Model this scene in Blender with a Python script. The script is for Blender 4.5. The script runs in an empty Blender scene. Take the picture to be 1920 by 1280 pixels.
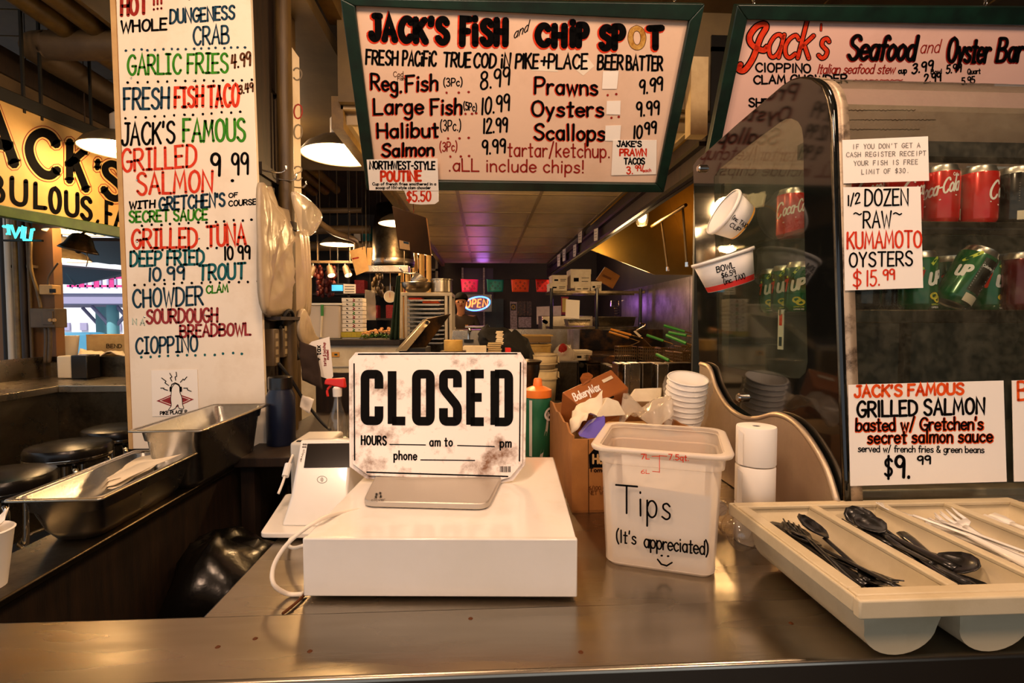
import bpy, bmesh, math, random
from mathutils import Vector, Matrix, noise
random.seed(7)
PI = math.pi
V = Vector
S = bpy.context.scene
COL = S.collection

# ------------------------------------------------------------------ camera
EYE = V((0, 0, 1.37)); F = 960.0
YAW, PITCH = math.radians(3.1), math.radians(2.39)
cd = bpy.data.cameras.new('camera'); cam = bpy.data.objects.new('camera', cd); COL.objects.link(cam)
cam.location = EYE; cam.rotation_euler = (PI/2-PITCH, 0, -YAW)
cd.sensor_width = 36; cd.lens = 18; cd.clip_start = .02; cd.clip_end = 200
S.camera = cam
FWD = V((math.sin(YAW)*math.cos(PITCH), math.cos(YAW)*math.cos(PITCH), -math.sin(PITCH)))
RGT = V((math.cos(YAW), -math.sin(YAW), 0)); UPV = RGT.cross(FWD)
def ray(px, py): return FWD + RGT*((px-960)/F) + UPV*((640-py)/F)
def PY(px, py, y): d = ray(px, py); return EYE + d*(y/d.y)            # point at depth y
def PZ(px, py, z): d = ray(px, py); return EYE + d*((z-EYE.z)/d.z)    # point at height z
def PX(px, py, x): d = ray(px, py); return EYE + d*(x/d.x)            # point on the plane X = x

# ------------------------------------------------------------------ world, lights, exposure
w = bpy.data.worlds.new('world'); S.world = w; w.use_nodes = True
bg = w.node_tree.nodes['Background']; bg.inputs[0].default_value = (.86, .92, 1, 1); bg.inputs[1].default_value = .75
S.view_settings.view_transform = 'Standard'; S.view_settings.look = 'None'
S.view_settings.exposure = 0.0; S.view_settings.gamma = 1; S.view_settings.use_curve_mapping = False
WARM = (1, .64, .33)
def lamp(name, loc, watts, col=WARM, r=.1):
    l = bpy.data.lights.new(name, 'POINT'); l.energy = watts; l.color = col; l.shadow_soft_size = r
    o = bpy.data.objects.new(name, l); COL.objects.link(o); o.location = loc; return o
# hall lamps hanging behind the customer, over the aisle
lamp('hall_light', (-.80, -.55, 2.75), 88, (1, .65, .43), .16)
lamp('hall_light', (.95, -.75, 2.75), 76, (1, .65, .43), .16)
lamp('hall_light', (-2.2, .9, 2.75), 22, WARM, .16)
# unseen fill lights added over the counter, in the kitchen and by the stall
lamp('counter_fill', (-.25, .72, 2.62), 40, (1, .66, .43), .10)  # added overhead to brighten the drawer top
lamp('counter_fill', (1.05, .72, 2.62), 28, (1, .66, .43), .10)
lamp('kitchen_fill', (.05, 2.55, 1.93), 34, (1, .60, .26), .06)  # added behind the sign to warm the kitchen and its ceiling
lamp('range_fill', (1.5, 5.3, 1.72), 15, (1, .60, .26), .15)  # no fitting here, added to brighten the range side and back
lamp('kitchen_fill', (1.45, 7.3, 2.5), 26, (1, .62, .34), .12)  # added to brighten the back wall and rack
lamp('stall_fill', (-1.3, 3.2, 2.5), 16, (1, .62, .34), .12)  # added behind the column to brighten the stall front
sun = bpy.data.lights.new('sun', 'SUN'); sun.energy = 5; sun.angle = .02
so = bpy.data.objects.new('sun', sun); COL.objects.link(so); so.rotation_euler = (math.radians(33), 0, math.radians(-18))

# ------------------------------------------------------------------ materials
def lin(c):
    return tuple(((x/255)/12.92 if x/255 <= .04045 else ((x/255+.055)/1.055)**2.4) for x in c[:3]) + (1,)
MATS = {}
def mat(name, c, rough=.5, metal=0, c2=None, sc=8, bump=0, bs=80, emit=0, ecol=None, coat=0, stretch=None, thr=(.35, .65), trans=0, alpha=1, det=6, spec=.5, rvar=0):
    m = bpy.data.materials.new(name); m.use_nodes = True; MATS[name] = m
    nt = m.node_tree; b = nt.nodes['Principled BSDF']; I = b.inputs
    I['Base Color'].default_value = lin(c); I['Roughness'].default_value = rough; I['Metallic'].default_value = metal
    I['Specular IOR Level'].default_value = spec
    I['Coat Weight'].default_value = coat; I['Coat Roughness'].default_value = .06
    I['Transmission Weight'].default_value = trans; I['Alpha'].default_value = alpha
    if emit:
        I['Emission Color'].default_value = lin(ecol or c); I['Emission Strength'].default_value = emit
    if c2 or bump or rvar:
        tc = nt.nodes.new('ShaderNodeTexCoord'); mp = nt.nodes.new('ShaderNodeMapping')
        nt.links.new(tc.outputs['Object'], mp.inputs['Vector'])
        if stretch: mp.inputs['Scale'].default_value = stretch
    if c2 or rvar:
        n = nt.nodes.new('ShaderNodeTexNoise'); n.inputs['Scale'].default_value = sc; n.inputs['Detail'].default_value = det
        n.inputs['Roughness'].default_value = .65
        nt.links.new(mp.outputs[0], n.inputs['Vector'])
        r = nt.nodes.new('ShaderNodeValToRGB'); r.color_ramp.elements[0].position = thr[0]; r.color_ramp.elements[1].position = thr[1]
        r.color_ramp.elements[0].color = lin(c); r.color_ramp.elements[1].color = lin(c2 or c)
        nt.links.new(n.outputs['Fac'], r.inputs[0])
        if c2: nt.links.new(r.outputs[0], I['Base Color'])
        if rvar:
            mr = nt.nodes.new('ShaderNodeMapRange'); mr.inputs[1].default_value = .3; mr.inputs[2].default_value = .7
            mr.inputs[3].default_value = max(.03, rough-rvar); mr.inputs[4].default_value = rough+rvar
            nt.links.new(n.outputs['Fac'], mr.inputs[0]); nt.links.new(mr.outputs[0], I['Roughness'])
    if bump:
        n2 = nt.nodes.new('ShaderNodeTexNoise'); n2.inputs['Scale'].default_value = bs; n2.inputs['Detail'].default_value = 4
        nt.links.new(mp.outputs[0], n2.inputs['Vector'])
        bp = nt.nodes.new('ShaderNodeBump'); bp.inputs['Strength'].default_value = bump; bp.inputs['Distance'].default_value = .004
        nt.links.new(n2.outputs['Fac'], bp.inputs['Height']); nt.links.new(bp.outputs[0], I['Normal'])
    return m
def glassy(name, tint=(255, 255, 255), gloss=.06, dust=.05, dustcol=(150, 145, 130), rough=.02, sc=12):
    """thin clear sheet: mostly see-through, a Fresnel mirror on top, a film of dust and smears"""
    m = bpy.data.materials.new(name); m.use_nodes = True; MATS[name] = m
    nt = m.node_tree; nt.nodes.clear(); N = nt.nodes.new; L = nt.links.new
    out = N('ShaderNodeOutputMaterial'); tr = N('ShaderNodeBsdfTransparent'); tr.inputs[0].default_value = lin(tint)
    gl = N('ShaderNodeBsdfGlossy'); gl.inputs['Roughness'].default_value = rough
    lw = N('ShaderNodeLayerWeight')
    pw = N('ShaderNodeMath'); pw.operation = 'POWER'; pw.inputs[1].default_value = 5; L(lw.outputs['Facing'], pw.inputs[0])
    ad = N('ShaderNodeMath'); ad.operation = 'MULTIPLY_ADD'; ad.inputs[1].default_value = .9; ad.inputs[2].default_value = .04+gloss; ad.use_clamp = True
    L(pw.outputs[0], ad.inputs[0])
    df = N('ShaderNodeBsdfDiffuse'); df.inputs[0].default_value = lin(dustcol)
    tc = N('ShaderNodeTexCoord'); n = N('ShaderNodeTexNoise'); n.inputs['Scale'].default_value = sc; n.inputs['Detail'].default_value = 8; n.inputs['Roughness'].default_value = .75
    L(tc.outputs['Object'], n.inputs['Vector'])
    mr = N('ShaderNodeMapRange'); mr.inputs[1].default_value = .42; mr.inputs[2].default_value = .75; mr.inputs[3].default_value = dust*.3; mr.inputs[4].default_value = dust*2.2
    L(n.outputs['Fac'], mr.inputs[0])
    m1 = N('ShaderNodeMixShader'); L(mr.outputs[0], m1.inputs[0]); L(tr.outputs[0], m1.inputs[1]); L(df.outputs[0], m1.inputs[2])
    m2 = N('ShaderNodeMixShader'); L(ad.outputs[0], m2.inputs[0]); L(m1.outputs[0], m2.inputs[1]); L(gl.outputs[0], m2.inputs[2])
    L(m2.outputs[0], out.inputs[0]); return m

mat('steel', (196, 186, 168), .30, 1, (150, 140, 122), 5, .05, 250, rvar=.08, thr=(.3, .75))
mat('steel_counter', (178, 168, 152), .27, 1, (128, 118, 102), 3, .03, 40, rvar=.07, thr=(.2, .9), det=3, stretch=(.6, 3, 1))
mat('steel_dark', (120, 108, 88), .34, 1, (60, 52, 40), 6, .05, 200, rvar=.1)
mat('steel_pan', (205, 205, 202), .27, 1, (160, 156, 148), 3, .03, 200, rvar=.07)
mat('steel_hood', (176, 146, 82), .34, 1, (150, 120, 62), 3, .05, 60, rvar=.06, thr=(.3, .8))
mat('steel_wall', (175, 168, 172), .36, .9, (120, 114, 118), 5, .05, 120, rvar=.08)
mat('chrome', (225, 220, 210), .10, 1)
mat('black_plastic', (14, 13, 12), .28, 0, coat=.2)
mat('black_matte', (16, 14, 12), .7)
mat('black_paint', (20, 19, 17), .22)
mat('black_vinyl', (17, 14, 12), .25, bump=.05, bs=150)
mat('rubber', (22, 20, 18), .6)
mat('white_plastic', (240, 235, 228), .22, 0, (232, 226, 215), 3, coat=.35)
mat('white_drawer', (246, 240, 232), .16, 0, (240, 228, 212), 9, coat=.4, thr=(.55, .8))
mat('white_paper', (246, 238, 226), .6)
mat('cream_paper', (236, 220, 190), .7)
mat('white_foam', (244, 238, 228), .55)
mat('sign_white', (234, 224, 216), .34, 0, (122, 84, 58), 17, thr=(.50, .68), det=12, spec=.3)
mat('board_white', (240, 226, 204), .26, 0, (214, 192, 160), 4, thr=(.5, .85), coat=.15)
mat('board_cream', (228, 196, 170), .34, 0, (212, 178, 150), 5, thr=(.5, .85))
mat('board_pink', (226, 186, 172), .34, 0, (210, 168, 154), 5, thr=(.5, .85))
mat('green_frame', (8, 38, 27), .42, 0, (4, 20, 14), 14, .1, 60)
mat('dark_frame', (18, 20, 14), .5, 0, (10, 10, 7), 10)
mat('ink_black', (9, 8, 8), .7, spec=.05)
mat('ink_navy', (14, 44, 62), .6, 0, (26, 66, 84), 60, spec=.2)
mat('ink_teal', (10, 78, 84), .6, 0, (22, 98, 100), 60, spec=.2)
mat('ink_green', (30, 112, 16), .6, 0, (60, 140, 20), 70, spec=.2)
mat('ink_red', (198, 42, 16), .6, 0, (222, 66, 30), 70, spec=.2)
mat('ink_dark_red', (130, 22, 18), .6, 0, (160, 40, 26), 60, spec=.2)
mat('ink_maroon', (132, 34, 40), .6, 0, (160, 60, 60), 70, spec=.2)
mat('ink_brown', (84, 44, 12), .6, spec=.2)
mat('ink_orange', (236, 92, 18), .6, 0, (214, 64, 14), 40, spec=.2)
mat('ink_ochre', (160, 104, 30), .6, 0, (210, 168, 90), 60, spec=.2)
mat('ink_grey', (120, 112, 104), .5, spec=.2)
mat('ink_faint', (176, 196, 180), .5, spec=.2)
mat('ink_white', (240, 236, 230), .6, spec=.2)
mat('wood_dark', (44, 28, 14), .55, 0, (24, 15, 8), 6, .15, 40, stretch=(8, 8, .8))
mat('wood_olive', (92, 70, 30), .55, 0, (56, 40, 16), 5, .12, 40, stretch=(6, 6, .7))
mat('wood_panel', (112, 74, 30), .5, 0, (78, 50, 20), 5, .1, 40)
mat('ceiling_board', (98, 80, 42), .6, 0, (70, 54, 26), 2, .08, 30)
mat('ceiling_dark', (58, 44, 24), .7, 0, (40, 30, 16), 4)
mat('pipe_paint', (122, 96, 40), .45, 0, (84, 62, 24), 9)
mat('duct_paint', (96, 78, 52), .55, 0, (74, 58, 38), 5)
mat('tile_white', (212, 192, 148), .35, 0, (188, 170, 138), 8, .1, 90)
mat('tile_grid', (150, 132, 98), .4)
mat('sign_yellow', (226, 186, 112), .6, 0, (212, 168, 92), 3)
mat('green_trim', (60, 92, 24), .4, 0, (38, 66, 16), 8)
mat('enamel', (120, 104, 78), .4, 0, (96, 80, 56), 20)
mat('enamel_white', (250, 244, 232), .35)
mat('bulb', (255, 225, 170), .3, emit=30, ecol=(255, 214, 150))
mat('lens_glow', (255, 225, 170), .3, emit=3.5, ecol=(255, 206, 140))
mat('bulb_small', (255, 225, 170), .3, emit=14, ecol=(255, 206, 140))
mat('cardboard', (168, 112, 52), .75, 0, (140, 88, 36), 5, .1, 60)
mat('cardboard_light', (206, 168, 112), .75, 0, (184, 144, 90), 5)
mat('cardboard_dark', (66, 40, 16), .8, 0, (48, 28, 11), 5, spec=.1)
mat('box_white', (226, 214, 190), .65, 0, (205, 190, 162), 6)
mat('box_tan', (190, 168, 124), .7, 0, (164, 140, 98), 6)
mat('wax_brown', (158, 90, 36), .45, 0, (142, 78, 28), 6)
mat('purple_print', (96, 80, 190), .5)
mat('tray_plastic', (206, 190, 156), .42, 0, (184, 166, 128), 9, .08, 120, thr=(.45, .8))
mat('frosted', (240, 226, 208), .35, alpha=.34)
mat('frosted_thick', (240, 226, 208), .35, alpha=.62)
mat('clear_film', (240, 236, 228), .12, alpha=.16)
mat('bag_film', (190, 170, 140), .32, 0, (178, 158, 128), 7, alpha=.9, bump=.35, bs=34)
mat('bag_sheer', (226, 212, 190), .2, alpha=.42, bump=.4, bs=30)
mat('black_bag', (6, 5, 4), .24, 0, bump=.7, bs=14, spec=.4)
mat('can_red', (206, 24, 12), .22, .25, coat=.5)
mat('can_black', (24, 17, 14), .22, .5, coat=.5)
mat('can_green', (16, 108, 48), .22, .25, (8, 70, 40), 12, coat=.5)
mat('can_maroon', (104, 14, 18), .2, .5, coat=.5)
mat('can_gold', (150, 104, 34), .22, .6, coat=.4)
mat('alu', (210, 205, 198), .32, 1)
mat('plate_silver', (200, 190, 176), .38, .6)
mat('label_lime', (206, 222, 70), .4)
mat('label_yellow', (226, 196, 60), .4)
mat('red_band', (206, 44, 36), .45); mat('yellow_band', (226, 160, 52), .45)
mat('bottle_green', (20, 92, 60), .42); mat('orange_cap', (240, 128, 46), .4)
mat('bottle_navy', (14, 22, 44), .35)
mat('pale_grey', (196, 190, 178), .4)
mat('spray_red', (214, 40, 26), .35)
mat('blue_liquid', (10, 84, 96), .2)
mat('cable_white', (236, 224, 206), .4)
mat('screen_black', (12, 11, 11), .12, coat=.5)
mat('skin', (196, 140, 104), .5); mat('hair', (16, 12, 10), .8, spec=.2); mat('shirt', (52, 40, 32), .8); mat('trousers', (26, 26, 30), .8)
mat('cloth_black', (18, 15, 12), .85, bump=.2, bs=40)
mat('towel_brown', (48, 32, 20), .9, bump=.2, bs=60)
mat('green_cloth', (20, 44, 24), .8)
mat('mushroom', (226, 172, 112), .6, 0, (205, 140, 80), 30)
mat('leaf_green', (92, 140, 30), .55, 0, (60, 110, 24), 30)
mat('pepper_red', (84, 20, 8), .5); mat('tray_yellow', (190, 170, 30), .5)
mat('flag_pink', (236, 30, 110), .55); mat('flag_teal', (14, 120, 104), .55); mat('flag_orange', (240, 84, 30), .55); mat('flag_red', (232, 40, 30), .55)
mat('neon_red', (255, 120, 60), .4, emit=5, ecol=(255, 96, 40)); mat('neon_blue', (90, 140, 255), .4, emit=5, ecol=(60, 120, 255))
mat('neon_teal', (90, 230, 220), .4, emit=2.2, ecol=(70, 230, 225))
mat('screen_blue', (60, 150, 190), .4, emit=1.2, ecol=(40, 150, 200))
mat('wall_dark', (38, 28, 20), .7, 0, (24, 18, 12), 4); mat('wall_teal', (12, 46, 54), .5, 0, (8, 30, 36), 6); mat('wall_purple', (44, 28, 56), .5)
mat('wall_ochre', (112, 80, 42), .55, 0, (120, 76, 28), 3, .08, 30)
mat('floor_dark', (46, 38, 28), .5, 0, (30, 24, 18), 6)
mat('out_white', (240, 240, 245), .6); mat('out_lilac', (170, 160, 190), .6); mat('out_dark', (44, 34, 46), .7); mat('out_teal', (130, 190, 195), .6); mat('out_pink', (220, 60, 130), .5); mat('asphalt', (120, 120, 124), .8); mat('car_blue', (70, 150, 180), .3)
mat('grease', (26, 19, 11), .3, .6, (92, 60, 20), 9, thr=(.45, .75))
mat('oil_orange', (52, 34, 14), .22, .5, (150, 92, 24), 7, thr=(.5, .72))
mat('handle_green', (40, 130, 40), .4); mat('handle_orange', (216, 140, 40), .4)
mat('wire', (150, 120, 76), .35, 1)
mat('bucket', (226, 206, 164), .5, 0, (208, 186, 140), 6)
mat('tape_tan', (206, 172, 96), .5, 0, (190, 150, 76), 20)
mat('poster_grey', (180, 164, 158), .6, 0, (120, 104, 100), 30); mat('poster_dark', (46, 34, 26), .5, 0, (120, 76, 40), 24, thr=(.5, .7)); mat('poster_gold', (176, 140, 40), .5); mat('frame_red', (150, 30, 24), .5)
mat('black_glass', (16, 17, 15), .06, 0, (34, 34, 28), 20, thr=(.55, .8), coat=.3)
mat('case_metal', (214, 194, 166), .46, .75, (188, 166, 138), 6, .05, 120, rvar=.08)
mat('case_strip', (188, 166, 138), .45, .4, (90, 72, 54), 22, thr=(.5, .65))
mat('case_inside', (46, 48, 42), .5, 0, (30, 32, 28), 12)
glassy('glass', (250, 252, 246), .03, .05, (150, 150, 130), .02, 14)
glassy('glass_dirty', (236, 240, 230), .0, .06, (150, 152, 132), .03, 9)
glassy('glass_hazy', (236, 240, 230), .0, .07, (168, 160, 132), .03, 26)
glassy('clear_plastic', (246, 244, 238), .05, .06, (230, 225, 215), .05, 20)
M = MATS

# ------------------------------------------------------------------ building helpers
WM = {}                                                     # object name -> world matrix of its frame
class MB:
    def __init__(s): s.v = []; s.f = []
    def add(s, vs, fs):
        n = len(s.v); s.v += [V(p) for p in vs]; s.f += [tuple(i+n for i in f) for f in fs]; return s
    def box(s, lo, hi, R=None, c=None):
        p = [V((x, y, z)) for z in (lo[2], hi[2]) for y in (lo[1], hi[1]) for x in (lo[0], hi[0])]
        if R is not None: p = [R @ q + (c or V()) for q in p]
        return s.add(p, [(0, 2, 3, 1), (4, 5, 7, 6), (0, 1, 5, 4), (2, 6, 7, 3), (0, 4, 6, 2), (1, 3, 7, 5)])
    def prism(s, poly, vec):
        n = len(poly); poly = [V(p) for p in poly]; vec = V(vec)
        return s.add(poly+[p+vec for p in poly], [tuple(range(n))[::-1], tuple(range(n, 2*n))] + [(i, (i+1) % n, n+(i+1) % n, n+i) for i in range(n)])
    def quad(s, *p): return s.add(p, [tuple(range(len(p)))])
    def lathe(s, prof, n=24, c=(0, 0, 0), R=None, caps=True):
        c = V(c); vs = []; fs = []
        for r, z in prof:
            for k in range(n):
                p = V((r*math.cos(2*PI*k/n), r*math.sin(2*PI*k/n), z)); vs.append((R @ p if R is not None else p)+c)
        for j in range(len(prof)-1):
            for k in range(n): a = j*n+k; b = j*n+(k+1) % n; fs.append((a, b, b+n, a+n))
        if caps: fs.append(tuple(range(n))[::-1]); fs.append(tuple(range((len(prof)-1)*n, len(prof)*n)))
        return s.add(vs, fs)
    def cyl(s, a, b, r, r2=None, n=14):
        a, b = V(a), V(b); d = b-a; R = d.to_track_quat('Z', 'Y').to_matrix()
        return s.lathe([(r, 0), (r if r2 is None else r2, d.length)], n, a, R)
    def tube(s, pts, r, n=8, smooth=True):
        pts = [V(p) for p in pts]
        if smooth and len(pts) > 2: pts = spline(pts, 6)
        vs = []; fs = []; up = V((0, 0, 1)); m = len(pts)
        for i, p in enumerate(pts):
            t = (pts[min(i+1, m-1)]-pts[max(i-1, 0)]).normalized()
            if abs(t.dot(up)) > .95: up = V((1, 0, 0)) if abs(t.x) < .9 else V((0, 1, 0))
            a = t.cross(up).normalized(); b = a.cross(t).normalized()
            rr = r[i*len(r)//m] if isinstance(r, (list, tuple)) else r
            for k in range(n): vs.append(p+a*(rr*math.cos(2*PI*k/n))+b*(rr*math.sin(2*PI*k/n)))
        for i in range(m-1):
            for k in range(n): fs.append((i*n+k, i*n+(k+1) % n, (i+1)*n+(k+1) % n, (i+1)*n+k))
        fs += [tuple(range(n))[::-1], tuple(range((m-1)*n, m*n))]
        return s.add(vs, fs)
    def ball(s, c, r, n=12, sq=(1, 1, 1)):
        pr = [(max(.0005, r*math.sin(PI*j/(n//2))), -r*math.cos(PI*j/(n//2))) for j in range(n//2+1)]
        k = len(s.v); s.lathe(pr, n, (0, 0, 0))
        for i in range(k, len(s.v)): q = s.v[i]; s.v[i] = V((q.x*sq[0], q.y*sq[1], q.z*sq[2]))+V(c)
        return s
    def sheet(s, a, b, c, d, nx, ny, fn=None):
        """grid between corners a b (bottom) c d (top, c above b)"""
        a, b, c, d = map(V, (a, b, c, d)); nn = (b-a).cross(d-a).normalized(); vs = []
        for j in range(ny+1):
            for i in range(nx+1):
                u, v = i/nx, j/ny; p = (a*(1-u)+b*u)*(1-v)+(d*(1-u)+c*u)*v
                if fn: p = p+nn*fn(u, v, p)
                vs.append(p)
        return s.add(vs, [(j*(nx+1)+i, j*(nx+1)+i+1, (j+1)*(nx+1)+i+1, (j+1)*(nx+1)+i) for j in range(ny) for i in range(nx)])
    def build(s, name, m, parent=None, loc=None, smooth=False, bevel=0, seg=2, solid=0, sub=0, auto=None):
        """vertices are given in world space; parent: a thing or part; loc: origin of a top-level mesh"""
        me = bpy.data.meshes.new(name)
        W = WM[parent.name] if parent is not None else Matrix.Translation(V(loc) if loc is not None else V())
        Wi = W.inverted()
        me.from_pydata([tuple(Wi @ p) for p in s.v], [], s.f); me.update()
        bm = bmesh.new(); bm.from_mesh(me); bmesh.ops.recalc_face_normals(bm, faces=bm.faces); bm.to_mesh(me); bm.free()
        me.materials.append(M[m] if isinstance(m, str) else m)
        o = bpy.data.objects.new(name, me); COL.objects.link(o)
        if parent is not None: o.parent = parent
        else: o.matrix_world = W
        WM[o.name] = W
        if smooth:
            for p in me.polygons: p.use_smooth = True
            if auto is not None or smooth == 'auto': me.set_sharp_from_angle(angle=math.radians(auto or 35))
        if bevel:
            b = o.modifiers.new('bevel', 'BEVEL'); b.width = bevel; b.segments = seg; b.limit_method = 'ANGLE'; b.angle_limit = math.radians(40)
            if not smooth:
                for p in me.polygons: p.use_smooth = True
                me.set_sharp_from_angle(angle=math.radians(30))
        if solid: q = o.modifiers.new('thickness', 'SOLIDIFY'); q.thickness = solid; q.offset = 0
        if sub: q = o.modifiers.new('smoothing', 'SUBSURF'); q.levels = q.render_levels = sub
        return o
def spline(p, n=6, closed=False):
    out = []; m = len(p)
    for i in range(m if closed else m-1):
        g = (lambda k: p[k % m]) if closed else (lambda k: p[max(0, min(m-1, k))])
        a, b, c, d = g(i-1), g(i), g(i+1), g(i+2)
        for k in range(n):
            t = k/n
            out.append(tuple(.5*((2*b[j])+(-a[j]+c[j])*t+(2*a[j]-5*b[j]+4*c[j]-d[j])*t*t+(-a[j]+3*b[j]-3*c[j]+d[j])*t**3) for j in range(len(b))))
    if not closed: out.append(tuple(p[-1]))
    return [V(q) for q in out]
def tag(o, label, cat, group=None):
    o['label'] = label; o['category'] = cat
    if group: o['group'] = group
    return o
def thing(name, label, cat, loc, group=None, rot=None):
    o = bpy.data.objects.new(name, None); COL.objects.link(o); o.empty_display_size = .05
    W = Matrix.Translation(V(loc)) @ (rot.to_4x4() if rot is not None else Matrix.Identity(4))
    o.matrix_world = W; WM[o.name] = W; return tag(o, label, cat, group)
def struct(o): o['kind'] = 'structure'; return o
def dup(root, loc, rot=None, label=None, group=None):
    kids = [c for c in bpy.data.objects if c.parent == root]
    r = root.copy(); COL.objects.link(r)
    W = Matrix.Translation(V(loc)) @ (rot.to_4x4() if rot is not None else Matrix.Identity(4))
    r.matrix_world = W; WM[r.name] = W
    if label: r['label'] = label
    if group: r['group'] = group
    for c in kids:
        k = c.copy(); COL.objects.link(k); k.parent = r; WM[k.name] = W
        for g in [g for g in bpy.data.objects if g.parent == c]:
            q = g.copy(); COL.objects.link(q); q.parent = k; WM[q.name] = W
    return r
def rotz(a): return Matrix.Rotation(a, 3, 'Z')
def crinkle(amp, sc, seed=0): return lambda u, v, p: amp*noise.noise(V((p.x*sc+seed, p.y*sc, p.z*sc)))+amp*.5*noise.noise(V((p.x*sc*2.7, p.y*sc*2.7+seed, p.z*sc*2.7)))

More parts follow.
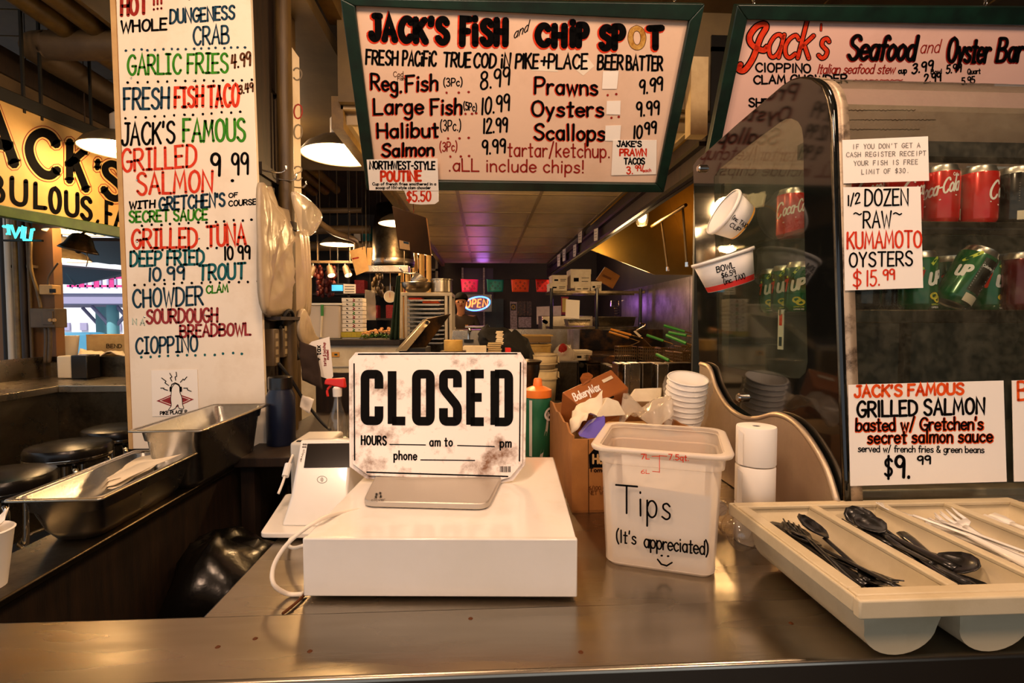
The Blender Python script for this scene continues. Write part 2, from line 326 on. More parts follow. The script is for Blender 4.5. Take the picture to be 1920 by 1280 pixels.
# ------------------------------------------------------------------ hand lettering: a stroke alphabet laid flat on a surface
G = {}
for row in r"""A|6|0,0 3,10 6,0;1.2,3.6 4.8,3.6
B|5.8|0,0 0,10;~0,10 3.6,9.8 4.9,7.9 3.8,5.9 0,5.3;~0,5.3 4.3,5 5.7,2.8 4.4,.4 0,0
C|5.8|~5.7,8.2 4.6,9.7 2.7,9.9 .8,8 0,5 .8,2 2.7,.1 4.6,.3 5.8,1.9
D|5.8|0,0 0,10;~0,10 2.8,9.7 5.2,7.8 5.8,5 5.2,2.3 2.8,.3 0,0
E|4.8|4.8,0 0,0 0,10 4.8,10;0,5.2 4,5.2
F|4.6|0,0 0,10 4.8,10;0,5.2 3.8,5.2
G|6|~5.6,8.4 4.5,9.8 2.6,9.9 .8,8 0,5 .8,2 2.7,.1 4.6,.4 5.8,2 6,4.4;3.4,4.4 6.2,4.4
H|5.4|0,0 0,10;5.4,0 5.4,10;0,5.2 5.4,5.2
I|1|.5,0 .5,10
@|3.4|1.7,0 1.7,10;0,10 3.4,10;0,0 3.4,0
J|4.4|~4,10 4,3 3.3,.7 1.9,0 .5,.7 0,2.2;2,10 5,10
K|5.4|0,0 0,10;5.2,10 0,4.4;1.7,5.9 5.6,0
L|4.6|0,10 0,0 4.8,0
M|7|0,0 .9,10 3.5,3 6.1,10 7,0
N|5.5|0,0 0,10 5.5,0 5.5,10
O|6|~3,10 .9,8.7 0,5 .9,1.3 3,0 5.1,1.3 6,5 5.1,8.7 3,10
P|5.2|0,0 0,10;~0,10 3.8,9.8 5.2,7.5 3.8,5 0,4.6
Q|6.2|~3,10 .9,8.7 0,5 .9,1.3 3,0 5.1,1.3 6,5 5.1,8.7 3,10;3.6,2.8 6.3,-.6
R|5.5|0,0 0,10;~0,10 3.8,9.8 5.2,7.6 3.8,5.2 0,4.8;2,4.9 5.6,0
S|5.2|~5,8.5 3.9,9.8 2,9.9 .4,8.4 .8,6.4 2.8,5.2 4.7,3.9 5.1,1.9 3.8,.2 1.8,.1 0,1.7
T|6|3,0 3,10;0,10 6,10
U|5.6|~0,10 0,3.2 .8,.8 2.8,0 4.8,.8 5.6,3.2 5.6,10
V|5.6|0,10 2.8,0 5.6,10
W|7.6|0,10 1.9,0 3.8,7.6 5.7,0 7.6,10
X|5.4|0,0 5.4,10;0,10 5.4,0
Y|5.6|0,10 2.8,4.8 5.6,10;2.8,4.8 2.8,0
Z|5.2|0,10 5.2,10 0,0 5.4,0
a|4.4|~4,5.1 2.6,6 1,5.4 0,3.1 .8,.8 2.2,0 3.6,1 4.2,3;4.2,6 4.2,0
b|4.4|0,10 0,0;~0,3.5 1,5.5 2.6,6 4,4.8 4.3,3 3.8,1 2.4,0 1,.4 0,2
c|4|~4,4.9 2.6,6 .8,5 0,3 .8,.8 2.4,0 4,1.1
d|4.4|4.2,10 4.2,0;~4.2,4 3.4,5.5 2,6 .5,4.8 0,3 .5,1 1.9,0 3.4,.6 4.2,2.2
e|4.2|~0,3.1 4.2,3.3 3.8,5.1 2.2,6 .6,5 0,3 .7,.8 2.4,0 4.1,1.1
f|3|~3.6,9 2.6,10 1.5,9.2 1.3,7 1.3,0;0,6 3,6
g|4.4|~4,5.1 2.6,6 1,5.4 0,3.3 .8,1 2.2,.3 3.6,1.1 4.2,3;~4.2,6 4.2,-.8 3.4,-2.9 1.8,-3.3 .2,-2.4
h|4|0,10 0,0;~0,3.6 1.2,5.5 2.6,6 3.8,5 4,3.3 4,0
i|1|.5,6 .5,0;.5,8.3 .5,8.7
j|2|1.6,6 1.6,-1.6 .2,-3;1.6,8.3 1.6,8.7
k|3.8|0,10 0,0;3.5,6 0,2.6;1.1,3.5 3.8,0
l|1|.5,10 .5,0
m|6.4|0,6 0,0;~0,4 1,5.6 2.2,6 3.2,5 3.2,0;~3.2,4 4.2,5.6 5.4,6 6.4,5 6.4,0
n|4|0,6 0,0;~0,3.8 1.2,5.6 2.6,6 3.8,5 4,3.4 4,0
o|4.2|~2.1,6 .6,5 0,3 .6,1 2.1,0 3.6,1 4.2,3 3.6,5 2.1,6
p|4.3|0,6 0,-3.4;~0,3.5 1,5.5 2.6,6 4,4.8 4.3,3 3.8,1 2.4,0 1,.4 0,2
q|4.2|4.2,6 4.2,-3.4;~4.2,4 3.4,5.5 2,6 .5,4.8 0,3 .5,1 1.9,0 3.4,.6 4.2,2.2
r|3|0,6 0,0;~0,3.6 1,5.3 2.2,6 3.2,5.5
s|3.6|~3.5,5.1 2.2,6 .6,5.4 .6,4 2,3.1 3.5,2.2 3.3,.7 1.8,0 0,.8
t|3|1.5,9 1.5,0 2.8,0;0,6.2 3.2,6.2
u|4|~0,6 0,2 .8,.3 2,0 3.3,.8 4,2.4;4,6 4,0
v|4|0,6 2,0 4,6
w|5.6|0,6 1.4,0 2.8,5 4.2,0 5.6,6
x|4|0,0 4,6;0,6 4,0
y|4|0,6 2,.4;4,6 1,-3.2
z|4|0,6 4,6 0,0 4,0
0|5|~2.5,10 .7,8.6 0,5 .7,1.4 2.5,0 4.3,1.4 5,5 4.3,8.6 2.5,10
1|1.2|.6,10 .6,0
2|5|~.2,7.8 1,9.6 2.8,10 4.5,8.8 4.4,6.8 2.4,3.4 0,0;0,0 5.2,0
3|4.8|~.3,8.8 2,10 4.1,9 4,6.6 2,5.4 4.3,4.4 4.8,2.4 3.2,.2 1.4,.1 0,1.4
4|5|3.6,0 3.6,10;.6,10 0,4.4 5,4.4
5|4.8|4.6,10 .8,10 .5,5.6;~.5,5.6 2.4,6.1 4.4,5 4.8,2.6 3.4,.3 1.4,0 0,1.2
6|4.8|~4,9.6 2,8.4 .5,5.4 0,2.8 1,.4 2.6,0 4.4,1 4.8,3 3.6,5 1.8,5 .3,3.6
7|4.8|0,10 4.8,10 1.6,0
8|4.8|~2.4,5.4 .6,6.6 .4,8.8 2.4,10 4.3,8.8 4.2,6.6 2.4,5.4 .4,4 0,2 1,.3 2.6,0 4.4,.8 4.8,2.4 4.2,4.2 2.4,5.4
9|4.6|~4.3,7.2 3,5.2 1.2,5.2 0,7 .5,9.2 2.2,10 4,9 4.4,7 4.4,4.5 4.3,0
.|1|.5,0 .5,.4
,|1|.8,.6 .1,-1.8
:|1|.5,1 .5,1.4;.5,5 .5,5.4
'|1|.6,10 .3,7.6
!|1|.5,10 .5,3;.5,0 .5,.4
(|2|~2,11 .5,8 .2,4.5 .6,1.4 2,-1.4
)|2|~0,11 1.5,8 1.8,4.5 1.4,1.4 0,-1.4
/|3.4|0,-1 3.4,11
-|3|.2,4.4 2.8,4.4
~|4|~0,4.4 1,5.8 2.2,5 3,4.4 4,5.8
+|4.4|2.2,2 2.2,7.6;0,4.8 4.4,4.8
$|5|~4.9,8.2 3.6,9.3 1.6,9.2 .4,8 .8,6.2 2.6,5.2 4.4,4 4.8,2.4 3.6,.9 1.8,.7 .1,1.7;2.5,11 2.5,-1
&|5|~5,0 1,7 1.4,9.4 3,9.6 3.4,8 .4,3.4 .6,1 2.2,0 4,1 5,3.6
*|2|.8,4 1.2,4.4
_|5|0,0 5,0""".split('\n'):
    ch, wd, st = row.split('|', 2)
    G[ch] = (float(wd), [(q.startswith('~'), [tuple(map(float, xy.split(','))) for xy in q.lstrip('~').split(' ')]) for q in st.split(';')])
# condensed poster capitals, drawn for square-ended thick strokes
for row in r"""C|4|~4,6.9 4,7.8 4,10 2,10 0,10 0,7.8 0,2.2 0,0 2,0 4,0 4,2.2 4,3.1
L|3.2|0,10.65 0,-.65;0,0 3.8,0
O|4|~0,5 0,7.8 0,10 2,10 4,10 4,7.8 4,2.2 4,0 2,0 0,0 0,2.2 0,5
S|4|~4,7.2 4,8 4,10 2,10 0,10 0,8 0,6.8 2,5 4,3.2 4,2 4,0 2,0 0,0 0,2 0,2.8
E|3.2|0,10.65 0,-.65;0,10 3.8,10;0,0 3.8,0;0,5.1 3.2,5.1
D|4|0,10.65 0,-.65;~0,10 1.6,10 4,10 4,7.6 4,2.4 4,0 1.6,0 0,0""".split('\n'):
    ch, wd, st = row.split('|', 2)
    G['#'+ch] = (float(wd), [(q.startswith('~'), [tuple(map(float, xy.split(','))) for xy in q.lstrip('~').split(' ')]) for q in st.split(';')])
def chaikin(p, closed):
    for _ in range(3):
        q = [] if closed else [p[0]]
        for a, b in zip(p[:-1], p[1:]): q += [(a[0]*.75+b[0]*.25, a[1]*.75+b[1]*.25), (a[0]*.25+b[0]*.75, a[1]*.25+b[1]*.75)]
        p = q+[q[0]] if closed else q+[p[-1]]
    return p
def ribbon(mb, pts, w, mp, off, caps=True, joins=True):
    pts = [p for i, p in enumerate(pts) if i == 0 or (p[0]-pts[i-1][0])**2+(p[1]-pts[i-1][1])**2 > 1e-8]
    m = len(pts)
    if m < 2: return
    closed = m > 3 and abs(pts[0][0]-pts[-1][0])+abs(pts[0][1]-pts[-1][1]) < 1e-6
    def disc(p):
        mb.add([mp(p[0]+w/2*math.cos(PI*k/4+.3), p[1]+w/2*math.sin(PI*k/4+.3), off) for k in range(8)], [tuple(range(8))])
    L = []; R = []
    for i in range(m):
        a = pts[i-1] if i > 0 else (pts[-2] if closed else None); b = pts[i]; c = pts[i+1] if i < m-1 else (pts[1] if closed else None)
        d1 = V((b[0]-a[0], b[1]-a[1])).normalized() if a is not None else None; d2 = V((c[0]-b[0], c[1]-b[1])).normalized() if c is not None else None
        if d1 is None: d1 = d2
        if d2 is None: d2 = d1
        n = V((-d1.y-d2.y, d1.x+d2.x))
        if n.length < .3: n = V((-d1.y, d1.x))*1.0
        n.normalize(); k = max(.45, n.dot(V((-d1.y, d1.x)))); h = w/2/k
        L.append(mp(b[0]+n.x*h, b[1]+n.y*h, off)); R.append(mp(b[0]-n.x*h, b[1]-n.y*h, off))
    mb.add(L+R, [(i, i+1, m+i+1, m+i) for i in range(m-1)])
    if caps and not closed: disc(pts[0]); disc(pts[-1])
def letter(parent, text, p0, p1, h, ink, w, mp, name='lettering', slant=0, jit=.03, off=.0006, up=(0, -1), gap=1.9, bold=False, out=None, outw=0, outd=(0, 0), mono=0, build=True, mb=None):
    """text drawn from baseline start p0 to end p1 (coordinates of the surface map mp), cap height h (or (h0, h1)), stroke w"""
    rnd = random.Random(sum(map(ord, text))+int(p0[0])); caps = not bold
    x = 0; items = []
    for ch in text:
        if ch == ' ': x += mono or 3.6; continue
        g = G.get('#'+ch) if bold and '#'+ch in G else G.get(ch, G['O'])
        items.append((x+(max(0, (mono-gap-g[0])/2) if mono else 0), g)); x += (mono or g[0]+gap)
    tot = x-(gap if not mono else mono-4.2)
    dx, dy = p1[0]-p0[0], p1[1]-p0[1]; h0, h1 = h if isinstance(h, tuple) else (h, h)
    mb = mb or MB(); mo = MB()
    for gx, (gw, st) in items:
        t0 = gx/tot; a = rnd.uniform(-1, 1)*jit; sh = rnd.uniform(-1, 1)*jit; sy = 1+rnd.uniform(-1, 1)*jit; oy = rnd.uniform(-1, 1)*jit*3
        for sm, pl in st:
            q = (chaikin(pl, pl[0] == pl[-1]) if bold else spline([V(p) for p in pl], 5)) if sm else pl
            pts = []
            for (u, v) in [(p[0], p[1]) for p in q]:
                v2 = v*sy+oy+(u-gw/2)*a; uu = gx+u+v*(slant+sh); t = uu/tot; hh = (h0+(h1-h0)*t)/10
                pts.append((p0[0]+dx*t+up[0]*v2*hh, p0[1]+dy*t+up[1]*v2*hh))
            ribbon(mb, pts, w, mp, off, caps)
            if out: ribbon(mo, [(p[0]+outd[0], p[1]+outd[1]) for p in pts], w+outw, mp, off-.0003, True)
    if out: mo.build('lettering_outline', out, parent)
    if build: return mb.build(name, ink, parent)
def line(parent, pts, w, ink, mp, off=.0006, name='ruled_line', caps=True):
    mb = MB(); ribbon(mb, pts, w, mp, off, caps); return mb.build(name, ink, parent)
def dots(parent, p0, p1, n, r, ink, mp):
    mb = MB(); rnd = random.Random(n)
    for i in range(n):
        t = i/(n-1); x = p0[0]+(p1[0]-p0[0])*t+rnd.uniform(-2, 2); y = p0[1]+(p1[1]-p0[1])*t+rnd.uniform(-1.2, 1.2)
        mb.add([mp(x+r*rnd.uniform(.8, 1.2)*math.cos(PI*k/4), y+r*math.sin(PI*k/4), .0006) for k in range(8)], [tuple(range(8))])
    o = mb.build('dotted_line', ink, parent); o['kind'] = 'stuff'; return o
def plane_map(O, n):
    O = V(O); n = V(n).normalized()
    if n.dot(EYE-O) < 0: n = -n
    def mp(px, py, off=0.0):
        d = ray(px, py); t = (O-EYE).dot(n)/d.dot(n); return EYE+d*t+n*off
    mp.n = n; return mp
def poly_on(mp, pts, off=0): return [mp(x, y, off) for x, y in pts]
def paper(name, label, cat, mp, quad, m='white_paper', thick=.001, off=.001, parent=None, group=None):
    """a sheet lying on a mapped surface; returns the sheet and a map for writing on it"""
    P = poly_on(mp, quad, off); o = MB().prism(P, mp.n*thick).build(name, m, parent, None if parent is not None else P[0])
    if label: tag(o, label, cat, group)
    f = lambda x, y, k=0.0: mp(x, y, off+thick+k)
    f.n = mp.n; return o, f

# ================================================================== THE SETTING
FL = 0.0
struct(MB().box((-5, -5, -.1), (4, 10, 0)).build('floor', 'floor_dark'))
CT = .95                                                    # counter top height
# drop ceiling of the kitchen: tiles on a grid
ceil = struct(MB().box((-.62, 2.3, 2.285), (.98, 8.0, 2.31)).build('ceiling', 'tile_grid'))
xs = [-.60, -.18, .39, .95]; 
ys = [2.36+.61*k for k in range(10)]
for i in range(3):
    for j in range(9):
        MB().box((xs[i]+.012, ys[j]+.012, 2.240+.004*((i*3+j*5) % 3 == 0)), (xs[i+1]-.012, ys[j+1]-.012, 2.286)).build('ceiling_tile', 'tile_white', ceil)
g = MB()
for x in xs: g.box((x-.012, 2.35, 2.236), (x+.012, 7.86, 2.285))
for y in ys: g.box((-.6, y-.012, 2.237), (.95, y+.012, 2.285))
g.build('ceiling_grid', 'tile_grid', ceil)
struct(MB().box((-.66, 2.3, 2.20), (-.61, 8.0, 2.34)).build('trim_1', 'pipe_paint'))
# front soffit over the counter and the slanted bulkhead at its left
c2 = struct(MB().box((-.62, .6, 2.72), (4, 2.3, 2.76)).build('ceiling_front', 'ceiling_board'))
for x in (.05, .75, 1.45, 2.15, 2.85): MB().box((x, .6, 2.712), (x+.02, 2.3, 2.722)).build('seam_strip', 'wood_olive', c2)
struct(MB().box((-.62, 2.26, 2.30), (4, 2.32, 2.74)).build('wall_bulkhead', 'ceiling_board'))
struct(MB().box((.89, 2.20, 2.17), (.965, 2.26, 2.5)).build('trim_6', 'box_tan'))
struct(MB().box((-.66, .6, 2.64), (-.60, 2.3, 2.76)).build('trim_2', 'pipe_paint'))
struct(MB().box((-1.5, 1.0, 2.56), (-.66, 4.2, 2.62)).build('ceiling_soffit', 'ceiling_board'))
struct(MB().box((-1.15, 1.75, 2.2), (-.76, 1.98, 2.56)).build('trim_3', 'wood_dark'))
# hall ceiling with plank courses, beam, pipes and a big duct
hall = struct(MB().box((-5, -5, 3.24), (4, 10, 3.3)).build('ceiling_hall', 'ceiling_dark'))
for k in range(16): MB().box((-5, .9+.3*k, 3.222), (-1.4, .9+.3*k+.285, 3.241)).build('ceiling_plank', 'ceiling_board', hall)
struct(MB().box((-2.82, 1.5, 2.50), (-2.74, 8, 2.77)).build('trim_4', 'duct_paint'))
struct(MB().box((-2.86, 1.5, 2.77), (-2.72, 8, 2.92)).build('trim_5', 'wood_dark'))
for k, (x, z) in enumerate(((-2.24, 2.93), (-2.09, 2.945), (-1.95, 2.96), (-1.82, 2.975))):
    t = thing('ceiling_pipe', ['ochre ceiling pipe lowest and outermost of the four beside the menu column top', 'ochre ceiling pipe second from the outside of the four near the menu column top', 'ochre ceiling pipe third from the outside of the four near the menu column top', 'ochre ceiling pipe closest to the menu column top, partly cropped by the picture edge'][k], 'pipe', (x, 1.2, z), 'pipes under the hall ceiling')
    MB().cyl((x, 1.0, z), (x, 6.5, z), .052, n=16).build('pipe_run', 'pipe_paint', t, smooth='auto')
    c = MB()
    for y in (1.9, 3.0, 4.4): c.lathe([(.054, -.03), (.062, -.02), (.062, .02), (.054, .03)], 16, (x, y, z), Matrix.Rotation(PI/2, 3, 'X'))
    c.build('coupling', 'duct_paint', t, smooth='auto')
    MB().box((x-.006, 1.9, z), (x+.006, 1.93, 3.23)).build('hanger', 'wood_dark', t)
t = thing('air_duct', 'fat round duct with an elbow hanging under the hall ceiling', 'duct', (-2.6, 2.4, 2.8))
qa = PY(52, 84, 3.0); MB().tube([V((-1.7, 3.0, qa.z+.02)), V((-2.3, 3.0, qa.z)), V((qa.x+.1, 3.0, qa.z)), V((qa.x+.02, 3.03, qa.z)), V((qa.x, 3.12, qa.z)), V((qa.x, 3.5, qa.z)), V((qa.x, 5.5, qa.z))], .074, 16).build('duct_pipe', 'duct_paint', t, smooth=True)
for p in (V((qa.x+.12, 3.0, qa.z+.07)), V((qa.x, 4.1, qa.z+.07))): MB().box((p.x-.008, p.y-.008, p.z-.02), (p.x+.008, p.y+.008, 3.23)).build('hanger_rod', 'wood_dark', t)

# kitchen walls
struct(MB().box((-2.6, 9.3, 0), (2.1, 9.4, 3.25)).build('wall_back', 'wall_dark'))
wr = struct(MB().box((2.05, 2.2, 0), (2.15, 9.4, 3.25)).build('wall_right', 'wall_dark'))
for y0, y1 in ((2.25, 3.62), (3.63, 4.97), (4.98, 6.28), (6.29, 7.5)): MB().box((2.03, y0, .9), (2.05, y1, 1.80)).build('steel_panel', 'steel_wall', wr)
struct(MB().box((-5, 9.4, 0), (-2.6, 9.5, 3.25)).build('wall_far_left', 'wall_dark'))
struct(MB().box((3.9, -5, 0), (4, 2.3, 3.25)).build('wall_side', 'wall_dark'))

# half wall with a steel cap beside the counter
hw = struct(MB().box((-.865, .3, 0), (-.765, 2.1, .925)).build('wall_partition', 'wood_dark'))
MB().box((-.875, .3, .925), (-.745, 2.1, .94)).build('cap_sheet', 'steel_dark', hw, bevel=.003)
col = struct(MB().box((-1.17, 1.76, 0), (-.775, 2.14, 2.6)).build('wall_column', 'wood_dark'))
MB().box((-.775, 1.77, .94), (-.755, 1.90, 2.6)).build('corner_board', 'wood_dark', col)
MB().box((-.775, 1.98, .94), (-.752, 2.14, 2.6)).build('corner_board', 'wood_olive', col)

# ================================================================== COUNTER
cn = thing('service_counter', 'stainless steel service counter with a raised front rail, holding the till and tip box', 'counter', (.6, 1.1, 0))
MB().box((-.40, .70, .90), (2.0, 2.0, CT)).build('worktop', 'steel_counter', cn, bevel=.004)
MB().box((-1.7, .588, .905), (2.0, .728, CT+.004)).build('front_rail', 'steel_counter', cn, bevel=.006, seg=3)
MB().box((-1.7, .60, .25), (2.0, .64, .905)).build('front_panel', 'steel_dark', cn)
MB().box((-.38, .74, .1), (2.0, 1.98, .90)).build('cabinet', 'black_paint', cn)
b = MB()
for x, y in ((-.30, .67), (-.34, .655), (-.02, .70), (.42, .665), (-.22, .64), (.12, .62), (.55, .61)): b.lathe([(.0035, 0), (.002, .0012)], 8, (x, y, CT+.004))
b.build('crumb', 'ink_brown', cn)['kind'] = 'stuff'

# ---- cash drawer
FLp, FRp = PZ(570, 1119, CT+.006), PZ(1081, 1121, CT+.006)
ux = (FRp-FLp).normalized(); uy = V((-ux.y, ux.x, 0)); DW = (FRp-FLp).length; ang = math.atan2(ux.y, ux.x)
dr = thing('cash_drawer', 'glossy white cash drawer under the propped closed sign', 'cash drawer', (FLp.x+.2, FLp.y+.2, CT))
DT = PY(570, 1010, FLp.y).z
def D(x, y, z): return FLp+ux*x+uy*y+V((0, 0, z-FLp.z))
def obox(x0, x1, y0, y1, z0, z1, f=None):
    f = f or D; b = MB(); p = [f(x, y, z) for z in (z0, z1) for y in (y0, y1) for x in (x0, x1)]
    return b.add(p, [(0, 2, 3, 1), (4, 5, 7, 6), (0, 1, 5, 4), (2, 6, 7, 3), (0, 4, 6, 2), (1, 3, 7, 5)])
obox(0, DW, .006, .46, FLp.z, DT-.0).build('case', 'white_drawer', dr, bevel=.003)
obox(-.001, DW+.001, 0, .010, FLp.z+.001, DT+.0008).build('drawer_front', 'white_plastic', dr, bevel=.002)
ft = MB()
for x in (.03, DW-.03):
    for y in (.04, .42): p = D(x, y, CT); ft.lathe([(.012, 0), (.012, .0075)], 12, p)
ft.build('foot', 'rubber', dr)

# ---- display plate lying on the drawer
tp = thing('display_stand', 'thin silver display plate lying on the white cash drawer, sign propped on it', 'stand', PZ(800, 925, DT))
q = [PZ(680, 950, DT+.002), PZ(914, 956, DT+.002), PZ(958, 868, DT+.002), PZ(722, 866, DT+.002)]
def rounded(q, r, n=5):
    out = []
    for i in range(len(q)):
        a, b_, c = q[i-1], q[i], q[(i+1) % len(q)]; d1 = (a-b_).normalized(); d2 = (c-b_).normalized()
        for k in range(n+1): t = k/n; out.append(b_+d1*(r*(1-t)**2)+d2*(r*t*t))
    return out
MB().prism(rounded(q, .022), (0, 0, .011)).build('plate', 'plate_silver', tp, bevel=.002)
pm = lambda x, y, o=0.0: PZ(x, y, DT+.0135+o)
for cx, cy in ((705, 926), (712, 924), (704, 931), (713, 930)): line(tp, [(cx, cy), (cx+2, cy)], 4, 'ink_grey', pm, name='logo_mark')
letter(tp, 'clover', (696, 939), (722, 938), 5, 'ink_grey', .9, pm, name='logo_text')

# ---- CLOSED signs leaning back on the plate
A0, A1 = PZ(820, 893, DT+.014), PY(820, 657, 1.16)
SN = (A1-A0).cross(ux).normalized(); sm = plane_map(A0, SN)
for k, (dx, dy, off, poly, lab) in enumerate((
    (0, 0, 0, [(660, 676), (672, 661), (972, 660), (981, 673), (979, 868), (957, 894), (934, 901), (690, 891), (661, 869)], 'worn white closed sign with black lettering leaning back on the cash drawer'),
    (0, 0, -.008, [(652, 672), (665, 657), (976, 657), (988, 676), (985, 868), (962, 899), (930, 905), (684, 895), (653, 872)], 'worn white sign mostly hidden behind the closed sign, only its edges showing'))):
    t = thing('closed_sign' if k == 0 else 'spare_sign', lab, 'sign', sm(820, 893, off))
    pl_ = MB().prism(poly_on(sm, poly, off), -sm.n*.003).build('sign_plate', 'sign_white', t, bevel=.0006)
    if k == 0: cs = pl_
s0 = lambda x, y, o=0.0: sm(x, y, o)
letter(cs, 'CLOSED', (684.5, 788.5), (954, 791), (87, 90), 'ink_black', 16.5, s0, bold=True, gap=3.75, jit=0)
for pts in ([(672, 664), (969, 663)], [(664, 682), (665, 862)], [(976, 680), (974, 864)], [(688, 885), (952, 893)]): line(cs, pts, 2.6, 'ink_black', s0, name='border_line')
letter(cs, 'HOURS', (678, 833), (724, 834), 16, 'ink_black', 3.2, s0, jit=0, gap=3)
letter(cs, 'am to', (806, 836), (848, 836), 16, 'ink_black', 2.8, s0, jit=0, gap=2.6)
letter(cs, 'pm', (938, 838), (958, 838), 16, 'ink_black', 2.8, s0, jit=0, gap=2.6)
letter(cs, 'phone', (739, 861), (781, 862), 16, 'ink_black', 2.8, s0, jit=0, gap=2.6)
for a, b_ in (((731, 833), (798, 834)), ((858, 835), (927, 837)), ((789, 862), (890, 863))): line(cs, [a, b_], 2, 'ink_black', s0)
bar = MB()
for k in range(9): ribbon(bar, [(938+2.3*k, 874), (938+2.3*k, 885)], 1.5 if k % 3 else .9, s0, .0006, False)
bar.build('barcode', 'ink_black', cs)

# ---- payment terminal at the left of the drawer
pt = thing('payment_terminal', 'white countertop card terminal with a black screen left of the cash drawer', 'terminal', PZ(590, 985, CT))
bz = CT+.016
bq = [PZ(487, 999, bz), PZ(700, 1000, bz), PZ(700, 925, bz), PZ(536, 925, bz)]
MB().prism(rounded(bq, .012), (0, 0, -.010)).build('base_plate', 'white_plastic', pt, bevel=.002)
fl, fr = PZ(527, 986, bz), PZ(640, 988, bz); ml, mr = PY(548, 930, fl.y+.018), PY(650, 930, fl.y+.018); tl, tr = PY(563, 825, fl.y+.085), PY(660, 824, fl.y+.085)
dep = V((.03, .17, 0))
bl, br = fl+dep, fr+dep; tbl, tbr = tl+V((.005, .035, -.004)), tr+V((.005, .035, -.004))
MB().add([fl, fr, br, bl, ml, mr, tr, tl, tbr, tbl], [(0, 1, 5, 4), (4, 5, 6, 7), (7, 6, 8, 9), (9, 8, 2, 3), (0, 4, 7, 9, 3), (1, 2, 8, 6, 5), (0, 3, 2, 1)]).build('housing', 'white_plastic', pt, bevel=.004, seg=3)
fm = plane_map(ml, (mr-ml).cross(tl-ml))
MB().prism(poly_on(fm, [(577, 832), (660, 831), (655, 876), (570, 877)], .0004), fm.n*.0015).build('screen', 'screen_black', pt)
for cx, cy in ((569, 833), (573, 833), (568, 838), (572, 838)): line(pt, [(cx, cy), (cx+1.2, cy)], 3.4, 'ink_grey', fm, name='logo_mark')
letter(pt, 'clover', (569, 843), (562, 866), 4, 'ink_grey', .9, fm, name='logo_text', up=(1, 0))
line(pt, [(604+9*math.cos(a*.3), 899+6.5*math.sin(a*.3)) for a in range(22)], 1, 'ink_grey', fm, name='contactless_ring')
for r in (2, 4, 6): line(pt, [(600+r*math.cos(a*.25), 899+r*.8*math.sin(a*.25)) for a in range(-4, 5)], 1, 'ink_grey', fm, name='contactless_wave')
b = thing('receipt_printer', 'pale box standing behind the card terminal', 'printer', PY(560, 850, 1.2))
p0 = PY(546, 828, 1.16); p1 = PY(588, 812, 1.2)
MB().box((p0.x, 1.15, CT), (p1.x+.05, 1.27, p0.z)).build('printer_case', 'pale_grey', b, bevel=.006)
MB().box((p0.x+.012, 1.158, p0.z), (p1.x+.03, 1.168, p0.z+.002)).build('paper_slot', 'black_matte', b)
# cables
cb = [PY(690, 954, FLp.y+.13), PY(640, 961, FLp.y+.10), PY(600, 974, FLp.y+.05), PY(560, 1000, FLp.y+.03), PY(530, 1030, FLp.y+.02), PY(512, 1065, FLp.y+.01), PY(514, 1096, FLp.y), PZ(540, 1113, CT+.005), PZ(568, 1113, CT+.005)]
tag(MB().tube(cb, .0034, 8).build('white_cable', 'cable_white', None, cb[-1], smooth=True), 'white cable looping off the left of the cash drawer', 'cable')
cb = [PZ(569, 1018, CT+.03), PZ(552, 1022, CT+.03), PZ(541, 1018, CT+.018), PZ(540, 1008, CT+.012)]
cb = [PY(570, 1022, .86), PY(552, 1027, .88), PY(541, 1022, .92), PY(545, 1010, .97), PY(560, 1004, .99)]
tag(MB().tube(cb, .0032, 8).build('white_cable', 'cable_white', None, cb[-1], smooth=True), 'short white cable curl between terminal base and cash drawer', 'cable')
cb = [PZ(574, 1112, CT+.004), PZ(555, 1130, CT+.004), PZ(530, 1150, CT+.004)]
tag(MB().tube(cb, .0022, 6).build('dark_cable', 'ink_brown', None, cb[-1], smooth=True), 'thin dark cable end lying on the counter below the white cable loop', 'cable')
t = thing('power_adapter', 'white cord with an inline ferrite block hanging left of the card terminal', 'cord', PY(538, 880, 1.12))
MB().tube([PY(552, 846, 1.16), PY(545, 862, 1.14), PY(538, 880, 1.12), PY(530, 905, 1.10), PY(522, 925, 1.08)], .0028, 8).build('cord', 'cable_white', t, smooth=True)
MB().cyl(PY(541, 870, 1.13), PY(535, 893, 1.11), .0075, n=10).build('ferrite_block', 'white_plastic', t, smooth='auto')

# ---- tip box
B0, B1 = PZ(1139, 1056, CT), PZ(1336, 1085, CT)
tx = (B1-B0).normalized(); ty = V((-tx.y, tx.x, 0)); bw = (B1-B0).length; tc = B0+tx*bw/2+ty*bw/2
H = PY(1365, 850, B1.y-.01).z-CT; 
tb = thing('tip_box', 'square translucent plastic tub labelled for tips on the steel counter', 'tip box', tc)
def sq(h, r, z, n=6):
    out = []
    for i, (sx, sy) in enumerate(((-1, -1), (1, -1), (1, 1), (-1, 1))):
        cx, cy = sx*(h-r), sy*(h-r); a0 = [PI, -PI/2, 0, PI/2][i]
        for k in range(n+1): a = a0+(PI/2)*k/n; out.append(tc+tx*(cx+r*math.cos(a))+ty*(cy+r*math.sin(a))+V((0, 0, z)))
    return out
def loft(loops, close=0):
    """close: 1 caps the first loop, -1 the last, 0 none"""
    b = MB(); n = len(loops[0]); vs = [p for l in loops for p in l]
    fs = [(j*n+k, j*n+(k+1) % n, (j+1)*n+(k+1) % n, (j+1)*n+k) for j in range(len(loops)-1) for k in range(n)]
    if close == 1: fs.append(tuple(range(n)))
    if close == -1: fs.append(tuple(range((len(loops)-1)*n, len(loops)*n)))
    return b.add(vs, fs)
h0 = bw/2+.004; h1 = h0*1.13
